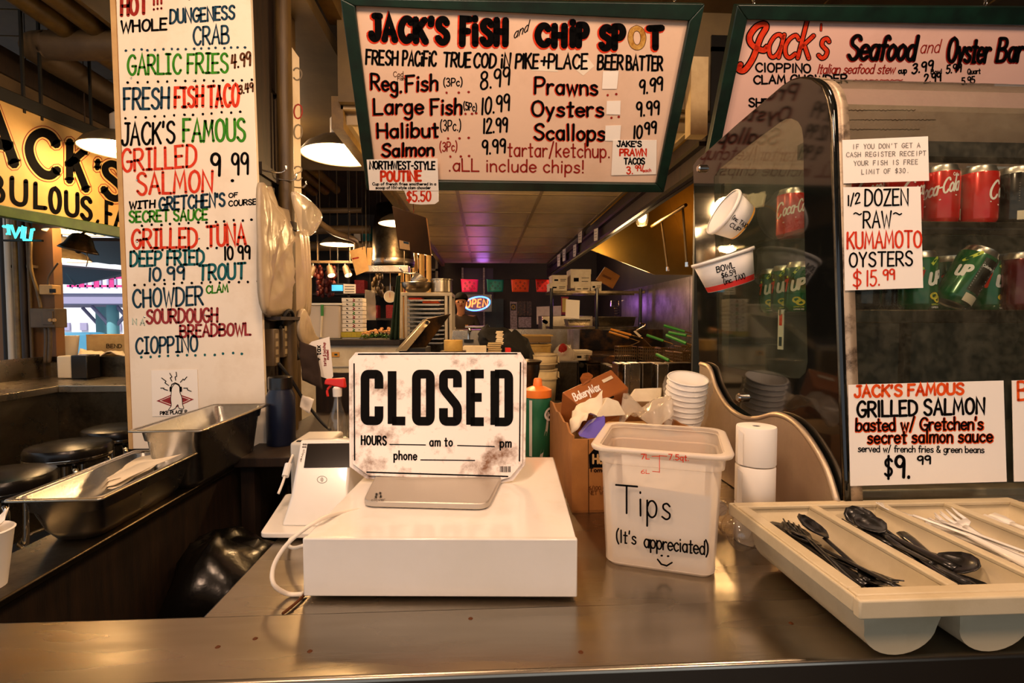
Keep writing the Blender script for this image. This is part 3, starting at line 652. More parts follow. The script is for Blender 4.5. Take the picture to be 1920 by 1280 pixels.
loft([sq(h0-.006, .018, .001), sq(h0, .022, .008), sq(h0*1.03, .024, H*.3), sq(h1-.004, .026, H-.03), sq(h1, .026, H-.028), sq(h1+.002, .026, H-.006)], 1).build('tub', 'frosted', tb, smooth='auto', auto=40, solid=.0022)
loft([sq(h1-.001, .026, H-.007), sq(h1+.012, .03, H-.007), sq(h1+.014, .03, H-.001), sq(h1+.010, .03, H+.001), sq(h1, .026, H)]).build('rim', 'frosted_thick', tb, smooth=True)
loft([sq(h0-.004, .02, .0015), sq(h0+.0008, .023, .006), sq(h0+.0012, .023, .014)], 1).build('base_ridge', 'frosted_thick', tb, smooth='auto')
fz = lambda z: h0*(1+.03*min(1, z/(H*.3)))+(h1-.004-h0*1.03)*max(0, (z-H*.3)/(H*.7-.03))
pz0, pz1 = .012, H*.70
pf = [tc-ty*(fz(z)-.0035)+tx*s*(fz(z)-.014)+V((0, 0, z)) for z, s in ((pz0, -1), (pz0, 1), (pz1-.008, 1), (pz1, -1))]
MB().prism(pf, ty*.0008).build('paper_note', 'white_paper', tb)
ps = [tc-tx*(fz(z)-.0035)+ty*s*(fz(z)-.014)+V((0, 0, z)) for z, s in ((pz0, -1), (pz0, 1), (pz1-.008, 1), (pz1, -1))]
MB().prism(ps, tx*.0008).build('paper_note', 'white_paper', tb)
ps = [tc+tx*(fz(z)-.0035)+ty*s*(fz(z)-.014)+V((0, 0, z)) for z, s in ((pz0, -1), (pz0, 1), (pz1-.008, 1), (pz1, -1))]
MB().prism(ps, -tx*.0008).build('paper_note', 'white_paper', tb)
ps = [tc+ty*(fz(z)-.0035)+tx*s*(fz(z)-.014)+V((0, 0, z)) for z, s in ((pz0, -1), (pz0, 1), (pz1-.008, 1), (pz1, -1))]
MB().prism(ps, -ty*.0008).build('paper_note', 'white_paper', tb)
tm = plane_map(tc-ty*(h0*1.0+.0075), (tc-ty*h0-(tc-ty*h1+V((0, 0, H)))).cross(tx))
letter(tb, 'T', (1155, 960), (1195, 963), 52, 'ink_black', 3.6, tm, jit=.01)
letter(tb, 'ips', (1199, 966), (1256, 974), 50, 'ink_black', 3.6, tm, jit=.02, gap=2.6)
letter(tb, "(It's", (1156, 1015), (1192, 1020), 23, 'ink_black', 3, tm)
letter(tb, 'appreciated)', (1208, 1025), (1328, 1040), 25, 'ink_black', 3.2, tm, gap=1.4)
line(tb, [(1233, 1048), (1240, 1057), (1250, 1060), (1260, 1054)], 3.2, 'ink_black', tm, name='smile')
for x, y in ((1240, 1041), (1252, 1042)): line(tb, [(x, y), (x+1.5, y)], 3.6, 'ink_black', tm, name='smile_eye')
letter(tb, '7L', (1203, 857), (1218, 857), 9, 'ink_red', 1.8, tm, jit=0, off=.009); letter(tb, '7.5qt.', (1254, 858), (1291, 860), 10, 'ink_red', 1.8, tm, jit=0, off=.009)
for pts in ([(1223, 852), (1237, 852)], [(1237, 850), (1237, 882)], [(1237, 851), (1251, 852)], [(1224, 880), (1237, 881)]): line(tb, pts, 1.3, 'ink_red', tm, .009, name='scale_mark')
letter(tb, '6L', (1203, 884), (1218, 884), 7, 'ink_red', 1.2, tm, jit=0, off=.009)

# ---- receipt paper rolls
rc = PZ(1419, 1018, CT)+V((0, .012, 0))
for k, lab in enumerate(('white receipt roll at the bottom of the stack, half behind the cutlery tray', 'white receipt roll in the middle of the stack beside the tip box', 'white receipt roll on top of the stack beside the tip box, core hole showing')):
    z = CT+.074*k; t = thing('receipt_roll', lab, 'paper roll', (rc.x, rc.y, z), 'stacked receipt rolls')
    MB().lathe([(.0075, .001), (.0345, .001), (.0355, .003), (.0355, .070), (.0345, .0725), (.0075, .0725), (.0075, .001)], 32, (rc.x+.0006*k, rc.y, z), caps=False).build('paper_winding', 'white_paper', t, smooth='auto')
    MB().lathe([(.0078, .002), (.0078, .0715), (.006, .0715), (.006, .002)], 16, (rc.x, rc.y, z), caps=False).build('core', 'black_matte', t, smooth='auto')
    MB().box((-.012, -.0362, .03), (-.0085, -.0358, .031), None).build('dummy', 'ink_grey', t) if False else None
    a = rc+V((-.0358, -.004, z-CT+.002)); MB().prism([a, a+V((.004, -.012, 0)), a+V((.004, -.012, .06)), a+V((-.001, -.004, .066))], (-.0006, -.0006, 0)).build('loose_end', 'white_paper', t)

# ---- water bottle lying behind the tip box
wb = thing('water_bottle', 'clear ribbed plastic bottle lying between tip box and receipt rolls', 'bottle', PZ(1365, 985, CT))
b_ = PZ(1338, 940, CT+.034); a = PZ(1392, 1002, CT+.034); d = (b_-a).normalized(); Rb = d.to_track_quat('Z', 'Y').to_matrix()
Ln = .15
MB().lathe([(.010, 0)]+[(.026+.0018*math.cos(k*1.5), .012+Ln*.75*k/24) for k in range(25)]+[(.024, Ln*.84), (.013, Ln*.95), (.013, Ln)], 24, a-d*.02, Rb).build('bottle_body', 'clear_plastic', wb, smooth=True)
MB().lathe([(.0145, Ln-.004), (.0145, Ln+.012)], 20, a-d*.02, Rb).build('cap', 'white_plastic', wb, smooth='auto')

# ================================================================== MENU COLUMN BOARD
cmY = 1.735
cm = plane_map((0, cmY, 0), (0, -1, 0))
mb_ = thing('menu_board', 'tall hand lettered menu board on the column, from dungeness crab down to cioppino', 'menu board', PY(375, 840, cmY))
mpn = MB().prism(poly_on(cm, [(218, -14), (470, -14), (501, 840), (250, 841)], .002), (0, .016, 0)).build('panel', 'board_white', mb_, bevel=.001)
MB().prism(poly_on(cm, [(207, -14), (217, -14), (250, 841), (243, 841)], .004), (0, .02, 0)).build('edge_trim', 'cardboard_light', mb_)
cmo = lambda x, y, o=0.0: cm(x, y, .0022+o)
def L(parent, mp, ink, w, text, x0, y0, x1, y1, h, **k): return letter(parent, text, (x0, y0), (x1, y1), h, ink, w, mp, **k)
for ink, w_, tx_, x0, y0, x1, y1, h in (
    ('ink_dark_red', 6.5, 'HOT', 229, 30, 277, 26, 33), ('ink_dark_red', 4, '!', 289, 19, 290, 19, 30), ('ink_dark_red', 4, '!', 296, 18, 297, 18, 30), ('ink_dark_red', 4, '!', 303, 17, 304, 17, 30),
    ('ink_black', 4.2, 'WHOLE', 228, 62, 313, 56, 21), ('ink_navy', 4.4, 'DUNGENESS', 320, 45, 440, 36, 25), ('ink_navy', 4.2, 'CRAB', 364, 85, 430, 82, 34),
    ('ink_green', 4.8, 'GARL@C FR@ES', 241, 141, 428, 136, 36), ('ink_brown', 4, '4.99', 435, 129, 470, 123, 25),
    ('ink_navy', 5, 'FRESH', 234, 206, 317, 203, 38), ('ink_red', 5.8, 'F@SH', 329, 202, 381, 200, 37), ('ink_red', 5.8, 'TACO', 391, 202, 448, 199, 40), ('ink_brown', 3.4, '3.49', 449, 177, 475, 172, 16),
    ('ink_black', 4.8, "JACK'S", 230, 273, 328, 268, 40), ('ink_green', 5.4, 'FAMOUS', 345, 266, 460, 264, 40),
    ('ink_red', 5.2, 'GR@LLED', 230, 322, 368, 312, 40), ('ink_black', 5.5, '9', 397, 329, 413, 329, 40), ('ink_black', 4.6, '99', 436, 328, 466, 326, 39),
    ('ink_red', 5.4, 'SALMON', 259, 365, 398, 359, 39),
    ('ink_black', 3.4, 'W@TH', 244, 392, 291, 389, 13), ('ink_navy', 4.4, "GRETCHEN'S", 300, 395, 422, 386, 24), ('ink_black', 2.2, 'OF', 430, 371, 446, 369, 8), ('ink_black', 2.4, 'COURSE', 430, 387, 481, 383, 10),
    ('ink_green', 4, 'SECRET SAUCE', 244, 417, 389, 412, 20), ('ink_red', 5.2, 'GR@LLED', 249, 466, 370, 463, 35), ('ink_red', 5.6, 'TUNA', 389, 462, 461, 458, 38),
    ('ink_teal', 4.8, 'DEEP FR@ED', 246, 499, 383, 495, 26), ('ink_black', 4, '10 99', 422, 487, 469, 485, 24), ('ink_navy', 4.4, '10.99', 280, 527, 346, 523, 24), ('ink_teal', 5, 'TROUT', 374, 525, 460, 522, 28),
    ('ink_navy', 4.4, 'CHOWDER', 251, 576, 381, 571, 33), ('ink_green', 3, 'CLAM', 388, 550, 428, 547, 14), ('ink_maroon', 4.6, 'SOURDOUGH', 276, 606, 408, 603, 25), ('ink_faint', 2.2, 'N A', 250, 608, 272, 610, 11),
    ('ink_maroon', 4.4, 'BREADBOWL', 339, 632, 470, 627, 22), ('ink_navy', 4, 'C@OPP@NO', 256, 663, 371, 658, 29)):
    letter(mpn, tx_, (x0, y0), (x1, y1), h, ink, w_, cmo, jit=.035)
for p0, p1, n, ink in (((237, 95), (462, 90), 17, 'ink_navy'), ((242, 155), (473, 150), 14, 'ink_black'), ((237, 222), (453, 210), 13, 'ink_black'), ((268, 423), (474, 412), 13, 'ink_black'), ((252, 471), (407, 465), 10, 'ink_black'), ((255, 534), (484, 527), 14, 'ink_black'), ((266, 669), (455, 662), 12, 'ink_teal')):
    dots(mpn, p0, p1, n, 2.6, ink, cmo)
line(mpn, [(436, 339), (437, 339)], 6, 'ink_black', cmo, name='dotted_line')
sc = MB()
for x, y in ((247, 147), (364, 152), (258, 338), (258, 453), (374, 447), (272, 594), (385, 590), (356, 0)):
    p = cmo(x, y); sc.lathe([(.0035, 0), (.003, .0016), (.0005, .002)], 10, p, Matrix.Rotation(PI/2, 3, 'X'))
sc.build('screw', 'chrome', mb_, smooth=True)
# radio sticker at the foot of the board
st, stm = paper('sticker', 'white square sticker with maroon diamond emblem low on the menu column', 'sticker', cm, [(285, 694), (371, 692), (374, 778), (287, 780)], off=.003)
MB().prism(poly_on(stm, [(295, 751), (330, 736), (365, 748), (330, 764)], .0004), (0, -.0002, 0)).build('emblem_diamond', 'ink_maroon', st)
line(st, [(302, 750.5), (330, 739), (358, 748.5), (330, 761), (302, 750.5)], 1.1, 'white_paper', stm, .0008, 'emblem_border')
bod = MB(); an = spline([V(p) for p in ((324, 727), (330, 719), (338, 724), (339, 734), (343, 745), (344, 757), (346, 765), (338, 765), (335, 758), (329, 766), (318, 768), (323, 760), (322, 748), (323, 736))], 4, True)
bod.prism([stm(p[0], p[1], .0010) for p in an], (0, -.0003, 0)).build('emblem_animal', 'white_paper', st)
line(st, [(p[0], p[1]) for p in an]+[(an[0][0], an[0][1])], 1.2, 'ink_black', stm, .0016, 'emblem_outline')
line(st, [(322, 728), (324, 720), (330, 717), (337, 720), (341, 728)], 1.6, 'ink_black', stm, .0018, 'emblem_headphones')
for x, y in ((322, 729), (341, 729)): line(st, [(x, y-3), (x, y+3)], 4, 'ink_black', stm, .0018, 'emblem_headphones')
for pts in ([(318, 722), (311, 717), (313, 714), (305, 708)], [(324, 714), (321, 708), (324, 706), (320, 699)], [(331, 712), (330, 706), (333, 705), (332, 697)], [(340, 716), (345, 710), (347, 712), (352, 706)], [(346, 727), (353, 727), (353, 730), (360, 733)], [(316, 731), (309, 729), (309, 727), (303, 727)]):
    line(st, pts, 1.5, 'ink_black', stm, .0012, 'emblem_bolt')
letter(st, 'PIKE PLACE R', (302, 777), (352, 774), 6, 'ink_black', 1.6, stm, jit=0)

# ================================================================== BIG HANGING MENUS
S0, S1 = PY(690, 354, 2.0), PY(650, 3, 1.64)
hn = (S1-S0).cross(V((1, 0, 0))).normalized(); hm = plane_map(S0, hn)
def hang(name, label, inner, outer, face, loc):
    t = thing(name, label, 'menu sign', loc)
    pn = MB().prism(poly_on(hm, inner, 0), -hm.n*.012).build('panel', face, t)
    for i in range(4):
        q = [outer[i], outer[(i+1) % 4], inner[(i+1) % 4], inner[i]]
        MB().prism(poly_on(hm, q, .016), -hm.n*.034).build('frame_rail', 'green_frame', t, bevel=.003)
    return pn
ms = hang('menu_sign', 'green framed hanging menu for fish and chips with prices, tilted over the counter', [(667, 10), (1290, 38), (1229, 342), (706, 335)], [(640, -4), (1319, 6), (1243, 358), (689, 353)], 'board_cream', hm(960, 355))
ho = lambda x, y, o=0.0: hm(x, y, .0004+o)
X8 = lambda x: 640+x/2.8235
Y8 = lambda y: y/2.8235
def H8(ink, w_, text, x0, y0, x1, y1, h, **k): return letter(ms, text, (X8(x0), Y8(y0)), (X8(x1), Y8(y1)), h/2.8235, ink, w_, ho, **k)
for tx_, x0, y0, x1, y1, h in (("JACK'S", 160, 205, 560, 225, 118), ('F', 640, 232, 675, 232, 128), ('i', 706, 230, 712, 230, 150), ('SH', 748, 232, 868, 234, 122), ('CH', 1040, 234, 1180, 240, 102), ('i', 1222, 240, 1228, 240, 140), ('P', 1256, 240, 1296, 240, 106), ('SP', 1376, 254, 1490, 252, 112), ('T', 1630, 250, 1695, 250, 104)):
    H8('ink_black', 13, tx_, x0, y0, x1, y1, h, jit=.05, out='ink_red', outw=3, outd=(-1.8, 1.6), gap=3.2)
letter(ms, 'O', (X8(1532), Y8(252)), (X8(1600), Y8(250)), 36, 'ink_ochre', 9, ho, out='ink_brown', outw=2)
H8('ink_black', 1.8, 'and', 912, 205, 985, 165, 52, slant=.3)
for tx_, x0, y0, x1, y1 in (('FRESH', 131, 340, 297, 342), ('PACiFiC', 325, 345, 500, 348), ('TRUE', 540, 352, 682, 353), ('COD', 700, 355, 815, 357), ('iN', 845, 358, 890, 358), ("PIKE", 922, 360, 1040, 361), ('+', 1055, 361, 1085, 361), ('PLACE', 1096, 361, 1300, 363), ('BEER', 1357, 366, 1488, 367), ('BATTER', 1510, 368, 1698, 372)):
    H8('ink_black', 4.2, tx_, x0, y0, x1, y1, 74, jit=.05, slant=.08)
for tx_, x0, y0, x1, y1, h in (('Reg.', 160, 470, 320, 488, 80), ('Fish', 345, 485, 508, 475, 84), ('Large', 175, 603, 432, 600, 82), ('Fish', 478, 605, 635, 602, 82), ('Halibut', 194, 728, 512, 722, 76), ('Salmon', 218, 828, 488, 822, 68), ('Prawns', 1026, 494, 1355, 500, 84), ('Oysters', 1010, 612, 1386, 616, 78), ('Scallops', 1024, 738, 1392, 742, 80)):
    H8('ink_black', 4.6, tx_, x0, y0, x1, y1, h, jit=.04, out='ink_red', outw=1.0, outd=(-1.4, 1.0))
for tx_, x0, y0, x1, y1, h in (('8.99', 738, 474, 888, 448, 92), ('10.99', 742, 606, 888, 582, 84), ('12.99', 752, 704, 876, 696, 74), ('9.99', 746, 816, 866, 806, 72), ('9.99', 1577, 500, 1698, 476, 72), ('9.99', 1562, 616, 1680, 604, 72), ('10', 1547, 732, 1590, 730, 66), ('99', 1605, 712, 1664, 704, 62)):
    H8('ink_black', 3.8, tx_, x0, y0, x1, y1, h, jit=.03, slant=.06)
for tx_, x0, y0, x1, y1, h, ink in (('(3Pc)', 542, 456, 640, 454, 42, 'ink_black'), ('(5Pc)', 648, 578, 716, 590, 40, 'ink_black'), ('(3Pc.)', 525, 692, 632, 690, 56, 'ink_black'), ('(3Pc)', 522, 800, 612, 798, 48, 'ink_dark_red'), ('Cod', 276, 406, 328, 404, 26, 'ink_brown'), ('Fish', 298, 424, 336, 424, 20, 'ink_brown')):
    H8(ink, 2.2 if h > 30 else 1.2, tx_, x0, y0, x1, y1, h)
for tx_, x0, y0, x1, y1, h in (('tartar/ketchup.', 882, 826, 1420, 834, 74), ('.aLL include chips!', 570, 904, 1282, 914, 66)): H8('ink_dark_red', 3, tx_, x0, y0, x1, y1, h)
for x0, y, x1, n in ((560, 490, 672, 3), (660, 602, 712, 3), (568, 732, 672, 3), (580, 828, 674, 3), (1405, 500, 1455, 2), (1425, 620, 1468, 2)): dots(ms, (X8(x0), Y8(y)), (X8(x1), Y8(y)), n, 2.4, 'ink_dark_red', ho)
for q in ([(1385, 376), (1468, 374), (1458, 470), (1380, 470)], [(1405, 534), (1478, 532), (1476, 606), (1402, 604)], [(1398, 664), (1480, 662), (1474, 746), (1396, 744)]):
    MB().prism(poly_on(ho, [(X8(x), Y8(y)) for x, y in q], .001), hm.n*.0006).build('paper_patch', 'white_paper', ms)
for q, tilt in (([(1005, 372), (1090, 300), (1150, 380)], 0), ([(1230, 360), (1285, 280), (1340, 350), (1280, 400)], 0)):
    MB().prism(poly_on(ho, [(X8(x), Y8(y)) for x, y in q], .0001), hm.n*.0001).build('tape_scrap', 'board_white', ms)
pp, pm_ = paper('poutine_note', 'white note for poutine taped over lower left corner of the menu sign', 'note', hm, [(689, 296), (821, 294), (823, 354), (694, 353)], off=.017)
letter(pp, 'NORTHWEST-STYLE', (695, 313), (816, 314), 14, 'ink_black', 3, pm_); letter(pp, 'POUTINE', (716, 336), (790, 335), 18, 'ink_red', 4.4, pm_)
letter(pp, 'Cup of french fries smothered in a', (700, 343.5), (818, 343.5), 5, 'ink_black', 1.3, pm_, jit=.02); letter(pp, 'scoop of NW-style clam chowder', (706, 350.5), (808, 350.5), 5, 'ink_black', 1.3, pm_, jit=.02)
pp, pm_ = paper('price_note', 'small curled note with red price hanging below the poutine note', 'note', hm, [(758, 352), (823, 350), (823, 374), (816, 379), (790, 380), (768, 378)], off=.0155)
letter(pp, '$5.50', (764, 374), (808, 373), 19, 'ink_red', 3.2, pm_)
pp, pm_ = paper('prawn_taco_note', 'square white note for prawn tacos in the lower right of the menu sign', 'note', hm, [(1149, 262), (1231, 262), (1230, 326), (1146, 328)], off=.002)
letter(pp, "JAKE'S", (1157, 274), (1202, 274), 10, 'ink_black', 2.8, pm_); letter(pp, 'PRAWN', (1162, 291), (1211, 291), 12, 'ink_red', 3.2, pm_)
letter(pp, 'TACOS', (1170, 307), (1208, 307), 11, 'ink_black', 2.8, pm_); letter(pp, '3.', (1175, 325), (1186, 325), 13, 'ink_red', 2.6, pm_); letter(pp, '99/', (1191, 320), (1206, 319), 10, 'ink_red', 2, pm_); letter(pp, 'each', (1205, 322), (1220, 321), 6, 'ink_red', 1.3, pm_)
# chains/hooks that carry the signs
for k, (x, y) in enumerate(((700, 20), (1270, 20), (1420, 20), (1860, 30))):
    p = hm(x, y, -.03); a = MB()
    z = p.z
    while z < 2.72: a.tube([(p.x+.006*math.cos(i*PI/3)*(1 if int((z*1000)/18) % 2 else 0), p.y+.006*math.cos(i*PI/3)*(0 if int((z*1000)/18) % 2 else 1), z+.011*math.sin(i*PI/3)) for i in range(7)], .0016, 5, False); z += .018
    tag(a.build('sign_chain', 'chrome', None, p, smooth=True), ('chain behind the fish menu sign, left end', 'chain behind the fish menu sign, right end', 'chain behind the seafood menu sign, left end', 'chain behind the seafood menu sign, right end')[k], 'chain')

rs = hang('menu_sign', 'green framed hanging seafood and oyster menu at the right above the cold case', [(1398, 36), (2150, 52), (2060, 345), (1335, 336)], [(1379, 8), (2190, 14), (2090, 362), (1312, 352)], 'board_pink', hm(1700, 355))
def R1(ink, w_, text, x0, y0, x1, y1, h, **k): return letter(rs, text, (1260+x0/2.909, y0/2.909), (1260+x1/2.909, y1/2.909), h/2.909, ink, w_, ho, **k)
G['~J'] = (6, [(True, [(0, 1.5), (.2, -1.5), (1.4, -2.5), (3.2, 1), (4.4, 6), (4.3, 9), (3, 10.2), (1.2, 9.4), (.2, 7), (1, 4.5), (3, 3.6), (6, 4.6)])])
mbj = MB()
def script_J(mb, w_, off, dx=0, dy=0):
    pts = spline([V(p) for p in ((1388, 121), (1385, 130), (1396, 131), (1412, 108), (1425, 72), (1436, 52), (1432, 45), (1418, 50), (1406, 66), (1407, 80), (1418, 90), (1432, 94), (1438, 88))], 6)
    ribbon(mb, [(p[0]+dx, p[1]+dy) for p in pts], w_, ho, off)
a = MB(); script_J(a, 14, .0004); a.build('lettering_outline', 'ink_black', rs); a = MB(); script_J(a, 9.5, .0009); a.build('lettering', 'ink_red', rs)
R1('ink_red', 6.5, 'ack', 515, 310, 745, 318, 205, slant=.32, jit=.01, out='ink_black', outw=4, gap=1.2); R1('ink_red', 6.5, 's', 796, 316, 838, 318, 180, slant=.32, jit=.01, out='ink_black', outw=4); R1('ink_red', 3, "'", 808, 272, 810, 272, 140, slant=.2, out='ink_black', outw=2)
R1('ink_black', 7, 'Seafood', 960, 322, 1320, 326, 128, slant=.28, jit=.02, out='ink_dark_red', outw=2, outd=(-1.2, 1), gap=1.3)
R1('ink_dark_red', 2, 'and', 1352, 290, 1455, 285, 70, slant=.3)
R1('ink_black', 6.4, 'Oyster', 1500, 335, 1725, 340, 130, slant=.28, jit=.02, out='ink_dark_red', outw=2, outd=(-1.2, 1), gap=1.3)
R1('ink_black', 6.4, 'Bar', 1770, 335, 1905, 335, 125, slant=.28, out='ink_dark_red', outw=2, outd=(-1.2, 1))
R1('ink_black', 3.2, 'CIOPPINO', 457, 390, 755, 396, 46); R1('ink_dark_red', 2.2, 'Italian seafood stew', 792, 400, 1212, 400, 50, slant=.25, gap=1.2)
R1('ink_black', 2.4, 'cup', 1235, 400, 1278, 398, 30); R1('ink_black', 3.4, '3.99', 1308, 402, 1420, 380, 52, slant=.1); R1('ink_black', 1.8, 'Bowl', 1412, 402, 1470, 400, 24); R1('ink_black', 2.8, '5.99', 1495, 400, 1575, 390, 44, slant=.1); R1('ink_black', 2, 'Quart', 1612, 404, 1680, 400, 28)
R1('ink_black', 3.4, 'CLAM CHOWDER', 446, 456, 955, 450, 44); line(rs, [(1600+4*k, 152-3*abs(math.sin(k*1.3))) for k in range(24)], 1.6, 'ink_dark_red', ho, name='faded_script'); R1('ink_black', 3.2, '2.99', 1375, 452, 1465, 440, 46); R1('ink_black', 2.4, '5.95', 1580, 460, 1650, 452, 36)
R1('ink_black', 3.4, 'SHR', 420, 580, 530, 584, 44)
for yy, x0, x1 in ((208, 1580, 1720), (226, 1578, 1760), (244, 1576, 1730)): line(rs, [(x0+4*k, yy-2.5*abs(math.sin(k*1.7+yy))) for k in range((x1-x0)//4)], 1.2, 'ink_brown', ho, name='faded_script')

# ================================================================== LEFT OVERHEAD SIGN
lm = plane_map((-2.4, 0, 0), (1, 0, 0))
ls = thing('overhead_sign', 'long yellow overhead sign with big black red-edged letters and green lower rail', 'sign', lm(110, 420))
lsp = MB().prism(poly_on(lm, [(-120, 138), (300, 306), (300, 440), (-120, 362)]), (-.02, 0, 0)).build('panel', 'sign_yellow', ls)
MB().prism(poly_on(lm, [(-120, 362), (300, 440), (300, 459), (-120, 384)], .012), (-.05, 0, 0)).build('lower_rail', 'green_trim', ls, bevel=.004)
MB().prism(poly_on(lm, [(-120, 112), (300, 290), (300, 308), (-120, 140)], .012), (-.05, 0, 0)).build('upper_rail', 'dark_frame', ls, bevel=.004)
lo = lambda x, y, o=0.0: lm(x, y, .0006+o)
def LS(text, x0, y0, x1, y1, h, w_, **k): return letter(lsp, text, (x0, y0), (x1, y1), h, 'ink_black', w_, lo, jit=.01, **k)
for tx_, x0, y0, x1, y1, h, w_ in (('J', -86, 268, -58, 282, 96, 20), ('A', -36, 295, 26, 306, 86, 20), ('C', 54, 318, 106, 334, 78, 17), ('K', 130, 338, 160, 354, 72, 14), ("'", 181, 360, 185, 362, 60, 9), ('S', 194, 365, 228, 376, 64, 13)):
    LS(tx_, x0, y0, x1, y1, h, w_, out='ink_dark_red', outw=9)
    letter(lsp, tx_, (x0, y0), (x1, y1), h, 'sign_yellow', w_+6, lambda x, y, o=0.0: lm(x, y, .00048+o), jit=.01)
for tx_, x0, y0, x1, y1, h, w_ in (('FAB', -78, 362, 6, 379, 46, 9), ('U', 22, 380, 48, 386, 46, 9), ('L', 66, 388, 84, 390, 44, 8.5), ('O', 94, 395, 112, 400, 44, 8.5), ('U', 124, 402, 145, 406, 42, 8), ('S', 153, 409, 170, 413, 40, 8), (',', 180, 415, 184, 416, 30, 6), ('F', 199, 421, 209, 424, 42, 7), ('A', 216, 424, 236, 430, 38, 7)): LS(tx_, x0, y0, x1, y1, h, w_)
for k, (x, y) in enumerate(((45, 212), (78, 226), (172, 262))):
    p = lm(x, y); MB().box((p.x-.006, p.y-.006, p.z), (p.x+.006, p.y+.006, 3.23)).build('hanger_rod', 'dark_frame', ls)

# ================================================================== PANS ON THE HALF WALL
def pan(name, label, x0, x1, y0, y1, zt, dpt, rot=0):
    cx, cy = (x0+x1)/2, (y0+y1)/2; R = rotz(rot)
    t = thing(name, label, 'pan', (cx, cy, zt-dpt)); hx, hy = (x1-x0)/2, (y1-y0)/2
    def loop(ix, z, r):
        out = []; ax, ay = hx-ix, hy-ix
        for i, (sx, sy) in enumerate(((-1, -1), (1, -1), (1, 1), (-1, 1))):
            a0 = [PI, -PI/2, 0, PI/2][i]
            for k in range(7): a = a0+PI/2*k/6; out.append(R @ V((sx*(ax-r)+r*math.cos(a), sy*(ay-r)+r*math.sin(a), 0))+V((cx, cy, z)))
        return out
    loft([loop(0.0, zt-.004, .008), loop(-.001, zt-.001, .008), loop(.002, zt, .008), loop(.010, zt-.001, .02), loop(.013, zt-.004, .022), loop(.016, zt-.03, .026), loop(.0205, zt-.033, .026), loop(.030, zt-dpt+.02, .034), loop(.042, zt-dpt+.001, .03)], -1).build('tray_shell', 'steel_pan', t, smooth=True, solid=.0012)
    loft([loop(-.0015, zt-.0045, .008), loop(-.003, zt-.002, .009), loop(-.001, zt+.0012, .008), loop(.006, zt+.0008, .012)]).build('rolled_rim', 'steel', t, smooth=True)
    return t
near = pan('steam_table_pan', 'shallow steel pan with paper inside, nearer of two on the half wall', -.892, -.722, .985, 1.352, 1.036, .094, .02)
far = pan('steam_table_pan', 'deep empty steel pan, farther of two on the half wall by the menu column', -.868, -.693, 1.287, 1.685, 1.10, .158)
n = thing('napkin_stack', 'loose fan of cream paper napkins lying in the nearer steel pan', 'napkins', (-.80, 1.15, .95))
for k, (a, b_, c, d_) in enumerate((((132, 922), (210, 914), (345, 842), (312, 838)), ((128, 926), (214, 908), (342, 850), (268, 866)), ((140, 918), (225, 900), (338, 838), (300, 836)))):
    z = .975+.010*k
    q = [PZ(a[0], a[1], .975+.006*k), PZ(b_[0], b_[1], .985+.006*k), PZ(c[0], c[1], 1.035+.003*k), PZ(d_[0], d_[1], 1.028+.003*k)]
    MB().sheet(q[0], q[1], q[2], q[3], 10, 10, crinkle(.012, 14, k*3)).build('napkin', 'cream_paper', n, smooth=True, solid=.0006)
cp = thing('paper_cup', 'white paper cup at the bottom left picture edge on the half wall, filled with paper', 'cup', PZ(-5, 1110, .94))
c0 = PZ(-34, 1102, .94); 
MB().lathe([(.030, 0), (.041, .088), (.043, .092), (.041, .094), (.039, .09), (.029, .003), (.0005, .003)], 24, c0, caps=False).build('cup_wall', 'white_foam', cp, smooth='auto')
MB().sheet(c0+V((-.02, -.02, .08)), c0+V((.03, -.015, .085)), c0+V((.028, .02, .125)), c0+V((-.02, .02, .10)), 6, 6, crinkle(.02, 30)).build('paper_scrap', 'white_paper', cp, smooth=True, solid=.0008)
# black bags in the pit
for k, (q, z0, lab) in enumerate((([PZ(340, 1135, .70), PZ(440, 1125, .70), PZ(480, 1060, .74), PZ(400, 1060, .74)], .0, 'shiny black rubbish bag in the dark gap left of the counter'),
                               ([PZ(420, 1010, .62), PZ(480, 1000, .62), PZ(500, 965, .66), PZ(450, 970, .66)], .0, 'dull black rubbish bag behind the shiny one in the gap by the terminal'))):
    c = sum(q, V())/4; b = MB(); b.ball((0, 0, 0), 1, 28)
    bx = [V((p.x*.17*(1+.25*noise.noise(p*2.2)), p.y*.2*(1+.25*noise.noise(p*2.2+V((5, 0, 0)))), p.z*.26))+c+V((-.01+.02*k, .03+.10*k, -.14)) for p in b.v]
    bx = [p+V((0, 0, .035*noise.noise(p*14)+.02*noise.noise(p*31))) for p in bx]
    for p in bx: p.x = max(-.745, min(-.405, p.x))
    b.v = bx; tag(b.build('rubbish_bag', 'black_bag', None, c+V((0, 0, -.38)), smooth=True), lab, 'bag')
# ================================================================== THINGS AT THE COLUMN'S RIGHT FLANK
sh = thing('side_shelf', 'dark low shelf between the menu column and the service counter', 'shelf', (-.58, 1.9, .0))
MB().box((-.752, 1.55, .93), (-.415, 2.35, .96)).build('shelf_board', 'wood_dark', sh, bevel=.003)
MB().box((-.752, 2.32, .96), (-.42, 2.35, 1.135)).build('back_board', 'wood_dark', sh)
for y in (1.58, 2.3): MB().box((-.74, y, 0), (-.70, y+.04, .93)).build('leg', 'wood_dark', sh)
for y in (1.58, 2.3): MB().box((-.46, y, 0), (-.42, y+.04, .93)).build('leg', 'wood_dark', sh)
t = thing('standpipe', 'dark vertical pipe running up the side of the menu column', 'pipe', (-.725, 1.93, .96))
MB().cyl((-.725, 1.945, .96), (-.725, 1.945, 2.56), .027, n=18).build('pipe_run', 'wood_olive', t, smooth='auto')
MB().lathe([(.034, 0), (.034, .03)], 18, (-.725, 1.945, 1.70)).build('coupling', 'wood_dark', t, smooth='auto')
